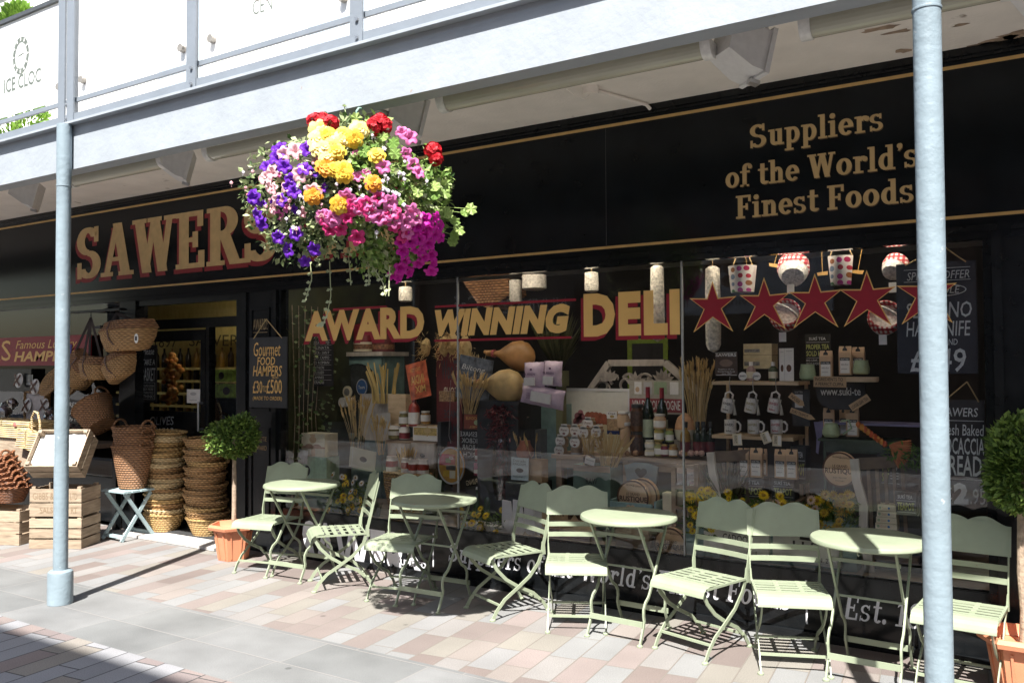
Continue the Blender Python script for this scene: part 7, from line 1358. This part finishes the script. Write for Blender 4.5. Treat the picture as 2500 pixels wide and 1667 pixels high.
# --- right bay: tea shop shelves
def shelf(lab, x0, x1, py, Y, D, mt=LWOOD):
    a = onY(x0, py, Y); b = onY(x1, py, Y); m = MB(); m.bb(a.x, b.x, Y, Y + D, a.z - .022, a.z)
    for x in (a.x + .01, b.x - .03): m.bb(x, x + .02, Y + D - .03, Y + D - .01, .396, a.z - .022)
    single('wall_shelf', m, mt, lab, 'shelf', 'shelves of the tea display'); return a.z
shelf('upper pale shelf of the tea display, above the hanging mugs', 1738, 1950, 931, 5.75, .3); shelf('lower pale shelf of the tea display, under the standing mugs', 1738, 1936, 1061, 5.72, .3)
BRCARD = pm('brown_shop_card', (.075, .05, .04), .6); 
card('shop_card', 'dark brown card with the shop name in white', 'card', 1746, 860, 1800, 917, 5.72, BRCARD, [('SAWERS', .03, .04, .97, .18, GREYT, .03), ('#', .0, 0, .98, .02, GREYT), ('#', .05, .96, .98, .98, GREYT), ('o', .2, .3, .8, .62, pm('brown_picture', (.2, .14, .11), .7)), ('Suppliers of the', .15, .70, .85, .76, GREYT), ('Worlds Finest Foods', .12, .79, .9, .85, GREYT), ('since 1897', .3, .88, .75, .94, GREYT)], .006)
for y0, y1, lab in ((839, 866, 'upper cream printed box of the stack on the tea shelf'), (867, 900, 'lower cream printed box of the stack on the tea shelf')): card('cream_box', lab, 'box', 1815, y0, 1884, y1, 5.9, pm('cream_box_card', (.54, .47, .30), .7), [('#', .03, .48, .58, .78, pm('grey_town_print', (.2, .2, .2), .7, var=.5, scale=50)), ('Biscuit Company', .06, .2, .6, .32, KRAFT)], .15, group='cream boxes on the tea shelf')
for px, c, lab in ((1834, pm('pink_bottle', (.42, .28, .25), .4), 'pink bottle with a white cap behind the round tags'), (1888, pm('dark_green_bottle', (.05, .07, .03), .3), 'dark green bottle with pale label on the tea shelf')): solid('small_bottle', lab, 'bottle', px - 11, 884, px + 11, 930, 5.8, BOTP, c, None, [('label', [(1.02, .15), (1.02, .5)], CREAM), ('cap', [(.45, .8), (.45, 1.02)], WHITEP)])
for px, lab in ((1813, 'round white price tag on the upper tea shelf, left'), (1847, 'round white price tag on the upper tea shelf, right')): disc('round_tag', lab, 'tag', px, 918, 5.73, 10, WHITEP, None, None, .004, 10, 'round tags on the tea shelf', [('sawers', .14, .38, .86, .6, .01)], lm=SLATE)
card('white_leaflet', 'tall white leaflet with brown leaf drawings', 'leaflet', 1903, 850, 1938, 930, 5.78, WHITEP, [('#', .36, 0, .38, 1, GREYP), ('o', .5, .5, .85, .72, BP), ('o', .1, .5, .3, .72, BP), ('#', .1, .1, .3, .12, GREYP), ('#', .5, .08, .9, .1, GREYP)], .006)
card('tea_board', 'dark tea board with white and lime lettering', 'sign', 1966, 816, 2028, 892, 5.95, pm('dark_tea_card', (.035, .034, .028), .6), [('SUKÍ TEA', .16, .07, .82, .19, GREYT, .015), ('#', .05, .25, .95, .26, GREYT), ('PROPER TEA', .05, .32, .95, .48, LIME, .02), ('SOLD HERE', .05, .53, .9, .70, LIME, .02), ('#', .05, .75, .95, .76, GREYT), ('BIG LEAF,', .05, .80, .5, .88, GREYT), ('BIG FLAVOUR', .05, .91, .6, .98, GREYT)], .012)
def teabag(x0, y0, x1, y1, Y, lab, grp, front=True):
    a, w, h = rect(x0, y0, x1, y1, Y); t = thing('tea_bag', lab, 'tea packet', a, 0, grp); d = w * .55; x = a.x; z = a.z; m = MB(); b = (.0, .78)
    m.add([(x - w / 2, Y, z), (x + w / 2, Y, z), (x + w / 2, Y + d, z), (x - w / 2, Y + d, z), (x - w / 2, Y, z + h * .8), (x + w / 2, Y, z + h * .8), (x + w / 2, Y + d, z + h * .8), (x - w / 2, Y + d, z + h * .8), (x - w / 2, Y + d * .45, z + h), (x + w / 2, Y + d * .45, z + h), (x + w / 2, Y + d * .55, z + h), (x - w / 2, Y + d * .55, z + h)], [(0, 1, 5, 4), (1, 2, 6, 5), (2, 3, 7, 6), (3, 0, 4, 7), (4, 5, 9, 8), (5, 6, 10, 9), (6, 7, 11, 10), (7, 4, 8, 11), (8, 9, 10, 11), (3, 2, 1, 0)]); part('paper_bag', m, KRAFT, t, smooth=0)
    m = MB(); m.bb(x - w * .38, x + w * .38, Y - .002, Y, z + h * .06, z + h * .50); part('label', m, WHITEP, t); m = MB(); m.bb(x - w * .4, x + w * .4, Y - .003, Y, z + h * .50, z + h * .60); m.add([(x + w * .2 * math.cos(q * .524), Y + d * .18 - .004 , z + h * .86 + w * .24 * math.sin(q * .524)) for q in range(12)][::-1], [tuple(range(12))]); m.bb(x - w * .06, x + w * .06, Y + d * .18, Y + d * .2, z + h * .9, z + h * 1.02); part('seal', m, SLATE, t, smooth=0)
    m = MB(); tx(m, 'SUKÍ TEA', x - w * .33, x + w * .33, z + h * .52, z + h * .585, Y - .0045, bold=.01); part('brand_print', m, WHITEP, t, smooth=0); m = MB(); tx(m, 'Belfast Brew', x - w * .3, x + w * .3, z + h * .34, z + h * .39, Y - .0035); m.bb(x - w * .3, x + w * .2, Y - .003, Y - .002, z + h * .2, z + h * .21); part('print', m, SLATE, t, smooth=0)
G1 = 'brown paper tea packets'
for x0, y0, x1, y1, Y, lab in ((2001, 856, 2031, 922, 5.72, 'brown tea packet left of the pair on the round wooden tray'), (2048, 845, 2078, 915, 5.75, 'brown tea packet, left of the pair on the round wooden tray'), (2080, 847, 2110, 913, 5.8, 'brown tea packet, right of the pair on the round wooden tray'), (1801, 1094, 1828, 1164, 5.62, 'brown tea packet, far left in the row above the teapot boxes'), (1831, 1094, 1860, 1165, 5.62, 'brown tea packet, second in the row above the teapot boxes'), (1856, 1095, 1872, 1162, 5.72, 'brown tea packet half hidden behind the second packet'), (1891, 1097, 1918, 1167, 5.62, 'brown tea packet, third in the row above the teapot boxes'), (1919, 1097, 1946, 1170, 5.62, 'brown tea packet, right end of the row above the teapot boxes'), (2010, 996, 2036, 1062, 5.72, 'brown tea packet behind the glass teapot'), (2050, 994, 2068, 1062, 5.8, 'brown tea packet behind the pointed cardboard label'), (2066, 996, 2096, 1066, 5.72, 'brown tea packet right of the glass teapot')): teabag(x0, y0, x1, y1, Y, lab, G1)
for x0, y0, x1, y1, lab in ((1952, 890, 1992, 927, 'sage green teapot left of the round tray'), (2082, 880, 2124, 914, 'sage green teapot on the round tray')): solid('green_teapot', lab, 'teapot', x0, y0, x1, y1, 5.70, [(.7, 0), (.95, .1), (1, .4), (.85, .85), (.8, 1)], GRN, 'sage green teapots', [('rim', [(.82, .98), (.84, 1.02), (.7, 1.03)], GRN)])
a, w, h = rect(2056, 914, 2144, 932, 5.62); m = MB(); m.lathe([(w * .5, 0), (w * .52, .01), (w * .52, .03), (w * .49, .03), (w * .48, .012), (.001, .012)], a, 30, 1, .7); single('wooden_tray', m, LWOOD, 'round pale wooden tray carrying tea packets', 'tray')
ARROW = [(-1, -.8), (.6, -.8), (1, 0), (.6, .8), (-1, .8)]
card('cardboard_label', 'brown cardboard label about ingredients for tea', 'label', 1986, 919, 2066, 945, 5.56, CARDB, [('INGREDIENTS TO', .05, .1, .9, .42, BLKV, .008), ('A PERFECT CUPPA', .05, .56, .92, .88, BLKV, .008)], .004, 1); card('cardboard_label', 'cardboard arrow pointing down to the right, upper of two', 'label', 1924, 968, 1968, 986, 5.56, CARDB, [('INFUSER', .1, .3, .7, .7, BLKV, .008)], .004, 38, shape=ARROW); card('cardboard_label', 'cardboard arrow about the teapot, lower of two', 'label', 1928, 1004, 1992, 1020, 5.56, CARDB, [('SUKI TEAPOT', .06, .28, .72, .72, BLKV, .008)], .004, 20, shape=ARROW); card('cardboard_label', 'cardboard label rising to the right beside the black hanging sign', 'label', 2072, 974, 2126, 992, 5.56, CARDB, [('LOOSE LEAF TEA', .06, .3, .94, .75, BLKV, .008)], .004, -34)
a, w, h = rect(1993, 938, 2112, 1000, 5.68); t = thing('tea_sign', 'black rounded sign with a pale web address', 'sign', a); m = MB(); m.prism([(a.x - w / 2, a.z + h), (a.x + w / 2, a.z + h), (a.x + w / 2, a.z + h * .5), (a.x + w * .38, a.z + h * .15), (a.x + w * .2, a.z), (a.x - w * .2, a.z), (a.x - w * .38, a.z + h * .15), (a.x - w / 2, a.z + h * .5)], 5.68, 5.70); part('board', m, BOARD, t); m = MB(); txp(m, 'www.suki-te', 2003, 946, 2101, 965, 5.678, bold=.01); part('print', m, GREYT, t, smooth=0)
card('tea_leaf_board', 'dark printed board behind the cardboard arrows', 'board', 1935, 950, 1978, 1040, 5.85, SLATE, [('SUKÍ TEA', .15, .04, .6, .1, GREYT), ('#', .15, .14, .6, .5, GREYP)], .008)
# mugs
def mug(px, py, Y, lab, col, hang, grp='printed mugs of the tea display'):
    p = onY(px, py, Y); k = pxm(p); r = 14.5 * k; h = 34 * k; t = thing('mug', lab, 'mug', (p.x, Y, p.z - h / 2), 0, grp); M = Matrix.Translation(p) @ (Matrix.Rotation(R_(-78 if hang else 0), 4, 'Y') if False else Matrix.Identity(4))
    if hang: M = M @ Matrix.Rotation(R_(12), 4, 'Y')
    m = MB(); m.lathe([(r * .94, -h / 2), (r, -h / 2 + .004), (r, h / 2), (r * .92, h / 2), (r * .9, -h / 2 + .01), (.001, -h / 2 + .008)], n=22); m.v = [tuple(M @ Vector(v)) for v in m.v]; part('body', m, PLATE if col is not LIME else CREAM, t)
    m = MB(); pts = [(r * .9, 0, h * .34), (r * 1.35, 0, h * .36), (r * 1.75, 0, h * .15), (r * 1.7, 0, -h * .2), (r * 1.3, 0, -h * .36), (r * .9, 0, -h * .3)] if not hang else [(-r * .7, 0, h * .5), (-r * .75, 0, h * .85), (-r * .1, 0, h * 1.02), (r * .5, 0, h * .85), (r * .5, 0, h * .5)]
    m.tube([M @ Vector(v) for v in pts], .007, 7); part('handle', m, PLATE, t)
    m = MB()
    for s, z0, z1, sz in (('SAWERS', .06, .26, .86), ('Belfast', -.34, -.2, .5)):
        vs, fs = glyphs(s, .02, 0, 2); q = fit2d(vs, -sz, sz, z0 * h, z1 * h); m.add([M @ Vector((r * 1.01 * math.sin(u), -r * 1.01 * math.cos(u), v)) for u, v in q], fs)
    for z in (.38, .32, -.06, -.12): m.add([M @ Vector((r * 1.008 * math.sin(u), -r * 1.008 * math.cos(u), z * h + dz)) for u, dz in ((-.9, 0), (0, 0), (.9, 0), (.9, .004), (0, .004), (-.9, .004))], [(0, 1, 4, 5), (1, 2, 3, 4)])
    part('print', m, col, t, smooth=0)
    if hang:
        m = MB(); m.tube([M @ Vector((r * .5, -r * .6, h * .7)), M @ Vector((r * 1.3, -r * .7, h * .1)), M @ Vector((r * 1.7, -r * .7, -h * .5))], [.003, .006, .012], 6); part('tassel', m, pm('grey_string', (.34, .33, .29), .9), t); m = MB(); q = M @ Vector((-r * .1, 0, h * 1.02)); m.tube([q, q + Vector((-.004, 0, .06)), q + Vector((.0, 0, .1))], .003, 5); part('hook', m, SILVER, t)
RDP = pm('red_mug_print', (.36, .02, .03), .5); YP = pm('olive_mug_print', (.26, .22, .05), .6)
for i, (px, c, n) in enumerate(((1777, BLKV, 'black print'), (1834, YP, 'yellow brown print'), (1890, RDP, 'red print'))):
    mug(px, 990, 5.70, 'mug with ' + n + ' hanging from a hook under the upper tea shelf', c, True); mug(px + 6, 1041, 5.76, 'mug with ' + n + ' standing on the lower tea shelf', c, False)
for px, py, ti, lab in ((1800, 1073, -4, 'cream paper tag under the black printed mug'), (1870, 1068, -22, 'cream paper tag under the yellow printed mug'), (1897, 1075, 2, 'cream paper tag under the red printed mug')): card('paper_tag', lab, 'tag', px - 11, py - 14, px + 11, py + 14, 5.66, CREAM, [('SAWERS', .2, .1, .5, .8, BLKV), ('#', .6, .1, .95, .9, WHITEP)], .003, ti, group='paper tags under the mugs')
TBX = pm('dark_tea_box', (.05, .05, .048), .6)
TL_ = [('SUKÍ TEA', .12, .1, .82, .3, GREYT, .015), ('#', .06, .37, .94, .385, GREYT), ('TEAPOT', .1, .45, .9, .78, LIME, .03), ('#', .06, .85, .94, .865, GREYT)]
for x0, y0, x1, y1, Y, lab in ((1803, 1166, 1866, 1218, 5.64, 'dark teapot box under the left tea packets'), (1884, 1168, 1940, 1220, 5.64, 'dark teapot box under the right tea packets'), (2186, 1200, 2238, 1258, 5.56, 'dark teapot box low at the right, next to the steel post'), (1930, 1090, 1968, 1180, 5.8, 'dark teapot box half hidden behind the right tea packets')): card('teapot_box', lab, 'box', x0, y0, x1, y1, Y, TBX, TL_, .12, group='dark teapot boxes')
card('tea_set_box', 'large dark tea set box with lime lettering', 'box', 2142, 1108, 2246, 1196, 5.66, TBX, [('SUKÍ TEA', .17, .06, .42, .16, GREYT, .01), ('TEA', .1, .28, .28, .5, LIME, .03), ('SET', .11, .54, .28, .78, LIME, .03), ('#', .08, .22, .5, .23, GREYT), ('#', .1, .82, .52, .83, GREYT), ('o', .36, .3, .48, .48, GREYP), ('#', .31, .52, .5, .54, GREYT), ('#', .31, .6, .5, .62, GREYT), ('#', .31, .68, .5, .7, GREYT)], .2)
m = MB(); a, w, h = rect(1796, 1216, 1950, 1300, 5.66); m.bb(a.x - w / 2, a.x + w / 2, 5.64, 5.9, .396, a.z + h - .003); single('display_box', m, BRNW, 'brown plinth under the two dark teapot boxes', 'box')
m = MB(); a, w, h = rect(2136, 1192, 2250, 1300, 5.7); m.bb(a.x - w / 2, a.x + w / 2, 5.66, 5.9, .396, a.z + h - .003); single('display_box', m, SLATE, 'black plinth under the tea set box', 'box')
for i, lab in enumerate(('lowest', 'second from the bottom', 'third from the bottom', 'topmost')): card('tea_carton', lab + ' pale printed carton of the stack next to the teapot box', 'carton', 2137 + i * 2, 1278 - i * 15, 2190 - i, 1292 - i * 15, 5.55, CREAM, [('o', .06, .25, .2, .75, GRN), ('Goat', .24, .3, .5, .7, KRAFT), ('o', .56, .3, .68, .7, BLUEL)], .1, group='pale printed cartons')
a, w, h = rect(2005, 1030, 2062, 1064, 5.64); t = solid('glass_teapot', 'sage green teapot with a clear handle behind the cardboard labels', 'teapot', 2008, 1034, 2052, 1066, 5.62, [(.75, 0), (1, .2), (1, .5), (.75, .9), (.7, 1)], GRN, None, [('rim', [(.72, .97), (.74, 1.03), (.3, 1.05)], GRN)]); m = MB(); q = onY(2054, 1040, 5.62); m.tube([q + Vector((0, 0, .03)), q + Vector((.045, 0, .04)), q + Vector((.06, 0, -.01)), q + Vector((.01, 0, -.05))], .006, 6); part('handle', m, GRN, t)
wtable('wrought_table', 'thin green metal table under the sage teapot', 1996, 2200, 1070, 5.66, .3, pm('dark_green_metal', (.05, .08, .05), .4), .015, leg=.015)
LILC = pm('lilac_cloth', (.24, .22, .36), .85, var=.1); a, w, h = rect(1988, 1030, 2004, 1108, 5.75); m = MB(); m.prism([(a.x - w / 2, a.z + h), (a.x + w / 2 + .03, a.z + h), (a.x + w * .3, a.z + h * .3), (a.x + w * .1, a.z), (a.x - w * .25, a.z + .01), (a.x - w * .1, a.z + h * .5)], 5.75, 5.76); m.bb(a.x, a.x + .75, 5.74, 6.0, a.z + h - .012, a.z + h); single('lilac_cloth', m, LILC, 'lilac cloth hanging over a table end behind the tea packets', 'cloth')
CAR = leafmat('orange_carrot', (.40, .12, .05), (.52, .22, .08), .5, 0); m = MB(); q = onY(2172, 1085, 5.64)
for k in range(14): b = R_(12 - k * 6); m.tube([q, q + Vector((math.cos(b) * .08, -.02, math.sin(b) * .09)), q + Vector((math.cos(b) * .125, -.02, math.sin(b) * .15))], [.006, .011, .004], 6)
t = thing('vegetable_bunch', 'bunch of artificial carrots with green tops beside the steel post', 'carrots', (q.x, 5.64, q.z - .1)); part('carrots', m, CAR, t); m = MB()
for k in range(130): m.leaf(q + Vector((r5.uniform(-.02, .2), r5.uniform(-.04, .04), r5.uniform(-.12, 0))), (r5.uniform(-1, 1), -.3, r5.uniform(-1, .6)), (0, -1, 0), .05, .012)
part('green_tops', m, leafmat('carrot_tops', (.05, .12, .03), (.18, .3, .07)), t, smooth=0); m = MB()
for k in range(9): p0 = onY(2096 + k * 8, 1036 + k * 6, 5.62); m.ball(p0, .016, 7, 5, (1, 1, 1.3), .1)
single('radish_string', m, leafmat('red_orange_radish', (.5, .07, .03), (.62, .3, .06), .4, 0), 'string of small red and orange vegetables left of the carrots', 'vegetables')
# wooden chairs in the window
WPW = wood('worn_white_wood', (.50, .45, .40), (.76, .71, .63), (9, 9, 1.5)); DW = wood('dark_chair_wood', (.10, .07, .05), (.20, .15, .11), (2, 8, 8))
for x0, x1, y0, lab in ((1727, 1800, 1104, 'worn wooden chair with a pale curved post, behind the tall daisies'), (2078, 2180, 1120, 'worn wooden chair with a pale curved post, right of the hung cheese box')):
    a = onY(x0 + 8, y0, 5.54); k = pxm(a); t = thing('wooden_chair', lab, 'chair', (a.x, 5.54, .396), 0, 'worn wooden chairs in the window'); m = MB(); H_ = a.z - .40
    m.tube([(a.x, 5.54, a.z), (a.x + .012, 5.54, a.z - H_ * .2), (a.x + .05, 5.54, a.z - H_ * .42), (a.x + .045, 5.54, a.z - H_ * .62), (a.x + .08, 5.54, .398)], 0, flat=(.05, .03, (1, 0, 0))); part('post', m, WPW, t)
    m = MB(); m.tube([(a.x + .02, 5.56, a.z - .03), (a.x + .15, 5.60, a.z - .02), (a.x + .3, 5.68, a.z - .0)], 0, flat=(.07, .02, (0, 0, 1))); part('top_rail', m, DW, t)
    for j in range(5):
        m = MB(); m.tube([(a.x + .07 + j * .045, 5.585 + j * .018, a.z - .05), (a.x + .09 + j * .045, 5.585 + j * .018, .5)], 0, flat=(.02, .012, (1, 0, 0))); part('spindle', m, DW, t)
    m = MB(); m.bb(a.x + .03, a.x + .34, 5.56, 5.85, .47, .5); part('seat', m, DW, t); m = MB(); m.bb(a.x + .30, a.x + .33, 5.7, 5.73, .397, .47); part('leg', m, DW, t)
for x0, x1, s, no, lab in ((1717, 1876, 'CADOO', 'N.1', 'white painted crate stencilled with letters, left behind the pair of chairs'), (1886, 2052, 'LLE', 'N. 2', 'white painted crate stencilled with letters, right behind the pair of chairs')):
    y0 = 1286 if x0 < 1800 else 1304; card('white_crate', lab, 'crate', x0, y0, x1, y0 + 72, 5.44, pm('chalky_white_wood', (.76, .75, .70), .8, var=.12, scale=7), [(s, .3, .26, .68, .5, BLKV, .01), (no, .68, .72, .82, .88, BLKV), ('#', .40, .1, .64, .2, BLKV), ('#', .02, .06, .98, .075, GREYP), ('#', .02, .92, .98, .935, GREYP)], .2, 2, group='white stencilled crates')
# polka dot pots and gingham baskets at the window head
def dotmat():
    m = bpy.data.materials.new('polka_dots'); m.use_nodes = True; N, L = nodes(m); b = N['Principled BSDF']; b.inputs['Roughness'].default_value = .45
    tc = N.new('ShaderNodeTexCoord'); mp = N.new('ShaderNodeMapping'); mp.inputs['Scale'].default_value = (21, 0.001, 21); L.new(tc.outputs['Object'], mp.inputs[0]); vo = N.new('ShaderNodeTexVoronoi'); vo.inputs['Scale'].default_value = 1; vo.inputs['Randomness'].default_value = .25; L.new(mp.outputs[0], vo.inputs['Vector'])
    r = N.new('ShaderNodeValToRGB'); r.color_ramp.interpolation = 'CONSTANT'; e = r.color_ramp.elements; cols = [(.42, .02, .10), (.10, .26, .12), (.20, .28, .40), (.50, .05, .28), (.36, .14, .05), (.45, .03, .06)]
    for i, c in enumerate(cols):
        q = e[i] if i < 2 else e.new(i / 6); q.position = i / 6; q.color = (*c, 1)
    s = N.new('ShaderNodeSeparateColor'); L.new(vo.outputs['Color'], s.inputs[0]); L.new(s.outputs[0], r.inputs[0]); g = N.new('ShaderNodeMath'); g.operation = 'LESS_THAN'; g.inputs[1].default_value = .36; L.new(vo.outputs['Distance'], g.inputs[0])
    mx = N.new('ShaderNodeMix'); mx.data_type = 'RGBA'; mx.inputs[6].default_value = (.80, .76, .72, 1); L.new(g.outputs[0], mx.inputs[0]); L.new(r.outputs[0], mx.inputs[7]); L.new(mx.outputs[2], b.inputs['Base Color']); return m
DOT = dotmat(); GING = checkmat('red_gingham', (.78, .72, .68), (.52, .10, .10), (.38, .02, .04), .026); WICKW = pm('white_wicker', (.74, .72, .68), .8, var=.3, scale=50, bump=.6, bscale=80)
for x0, y0, x1, y1, lab in ((1779, 650, 1847, 714, 'polka dot paper pot hung between the first two stars'), (2022, 626, 2084, 696, 'polka dot paper pot hung between the third and fourth stars')):
    t = solid('polka_dot_pot', lab, 'pot', x0, y0, x1, y1, 5.55, [(.78, 0), (.8, .01), (1, 1), (.97, 1), (.78, .03)], DOT, 'polka dot pots', [('base_rim', [(.79, 0), (.8, .03), (.7, 0)], WHITEP)]); q = onY((x0 + x1) / 2, y0, 5.55); m = MB()
    for s in (-1, 1): m.tube([q + Vector((s * .07, 0, -.01)), q + Vector((s * .02, 0, .12))], .003, 4)
    part('hanging_string', m, TWINE, t)
def gbasket(x0, y0, x1, y1, Y, lab, ti, face):
    a, w, h = rect(x0, y0, x1, y1, Y); t = thing('gingham_basket', lab, 'basket', a, 0, 'gingham lined baskets'); c = Vector((a.x, Y, a.z + h / 2)); M = Matrix.Translation(c) @ Matrix.Rotation(R_(ti), 4, 'Y') @ Matrix.Rotation(R_(face), 4, 'X'); r = w / 2
    m = MB(); m.lathe([(r * .72, -r * .75), (r * .9, -r * .3), (r * .98, r * .15), (r, r * .2)], n=26); m.v = [tuple(M @ Vector(v)) for v in m.v]; part('wicker_bowl', m, WICKW, t)
    m = MB(); m.lathe([(r * .96, -r * .12), (r * 1.03, r * .2), (r * 1.0, r * .75), (r * .9, r * .78), (r * .9, r * .3)], n=26, cap=False); m.v = [tuple(M @ Vector(v)) for v in m.v]; part('gingham_lining', m, GING, t)
    m = MB(); m.tube([M @ Vector((r * .95 * math.cos(q), 0, r * .6 + r * .9 * math.sin(q))) for q in [math.pi * j / 10 for j in range(11)]], .008, 6); part('handle', m, WICKW, t)
    m = MB()
    for k in range(12): b = k * math.pi / 6; m.tube([M @ Vector((0, 0, -r * .76)), M @ Vector((r * .7 * math.cos(b), r * .7 * math.sin(b), -r * .755))], .005, 4)
    part('woven_spokes', m, WICKW, t); q = c + Vector((0, -.02, -h * .55)); m = MB(); m.bb(q.x - .022, q.x + .022, q.y - .05, q.y - .046, q.z - .05, q.z + .01); part('price_tag', m, WHITEP, t)
gbasket(1899, 628, 1975, 696, 5.58, 'gingham lined basket hung above the second and third stars', -14, -50); gbasket(1880, 736, 1955, 812, 5.6, 'gingham lined basket with its round base to the street, between second and third stars', 28, 62); gbasket(2152, 616, 2216, 692, 5.58, 'gingham lined basket hung above the fourth star', 16, -50); gbasket(2118, 744, 2202, 818, 5.6, 'gingham lined basket with its round base to the street, by the fourth star', 26, 62)
for i, (px, py, a0) in enumerate(((1824, 652, -10), (1890, 648, 12), (2008, 668, -4), (2094, 664, 8))):
    q = onY(px, py, 5.7); m = MB(); m.M = Matrix.Translation(q) @ Matrix.Rotation(R_(a0), 4, 'Y'); m.prism([(-.035, .01), (.035, .012), (.03, -.012), (-.03, -.01)], 0, .003); m.tube([(0, 0, 0), (.01, 0, .2)], .002, 4); single('yellow_ribbon', m, AMBER, ['yellow ribbon tab above the first polka dot pot', 'yellow ribbon tab left of the upper gingham basket', 'yellow ribbon tab left of the second polka dot pot', 'yellow ribbon tab right of the second polka dot pot'][i], 'ribbon', 'yellow ribbon tabs')
# hanging boards at the right
card('ham_offer_board', 'black painted panel offering a ham, knife and stand in white', 'sign', 2190, 640, 2386, 912, 5.44, pm('dark_navy_board', (.014, .018, .03), .5), [('SPECIAL OFFER', .14, .08, .92, .155, CHALK, .005, .2), ('#', .1, .055, .93, .06, CHALK), ('#', .1, .165, .93, .17, CHALK), ('WHOLE', .36, .22, .8, .285, CHALK, .005, .2), ('SERRANO', .12, .36, .94, .50, CHALK, .008, .12), ('HAM/KNIFE', .12, .53, .92, .665, CHALK, .004, .12), ('& STAND', .44, .69, .76, .745, CHALK, .004, .1), ('£149', .16, .775, .86, .985, CHALK, .008, .1)], .006, string=(2300, 600))
t = bpy.data.objects['ham_offer_board']; a, w, h = rect(2190, 640, 2386, 912, 5.44); m = MB()
for q in _ring(a.x + w * .08, a.z + h * .745, w * .3, h * .055, 0, 360, .006, .005, 36): m.add([(u, 5.4375, v) for u, v in q][::-1], [(0, 1, 2, 3)])
part('oval_outline', m, CHALK, t, smooth=0)
card('bread_board', 'black hanging board offering fresh baked focaccia bread', 'sign', 2296, 976, 2408, 1248, 5.43, BOARD, [('SAWERS', .06, .07, .86, .15, CHALK, .008, .12), ('#', .02, .185, .98, .19, CHALK), ('Fresh Baked', .02, .22, .98, .32, CHALK, .006, .1), ('FOCACCIA', .04, .34, .98, .49, CHALK, .012, .06), ('BREAD', .04, .50, .92, .68, CHALK, .016, .06), ('#', .02, .71, .98, .715, CHALK), ('£', .14, .79, .26, .90, CHALK), ('2', .3, .745, .62, .935, CHALK, .06), ('.95', .65, .79, .98, .93, CHALK, .006)], .014, string=(2361, 932))
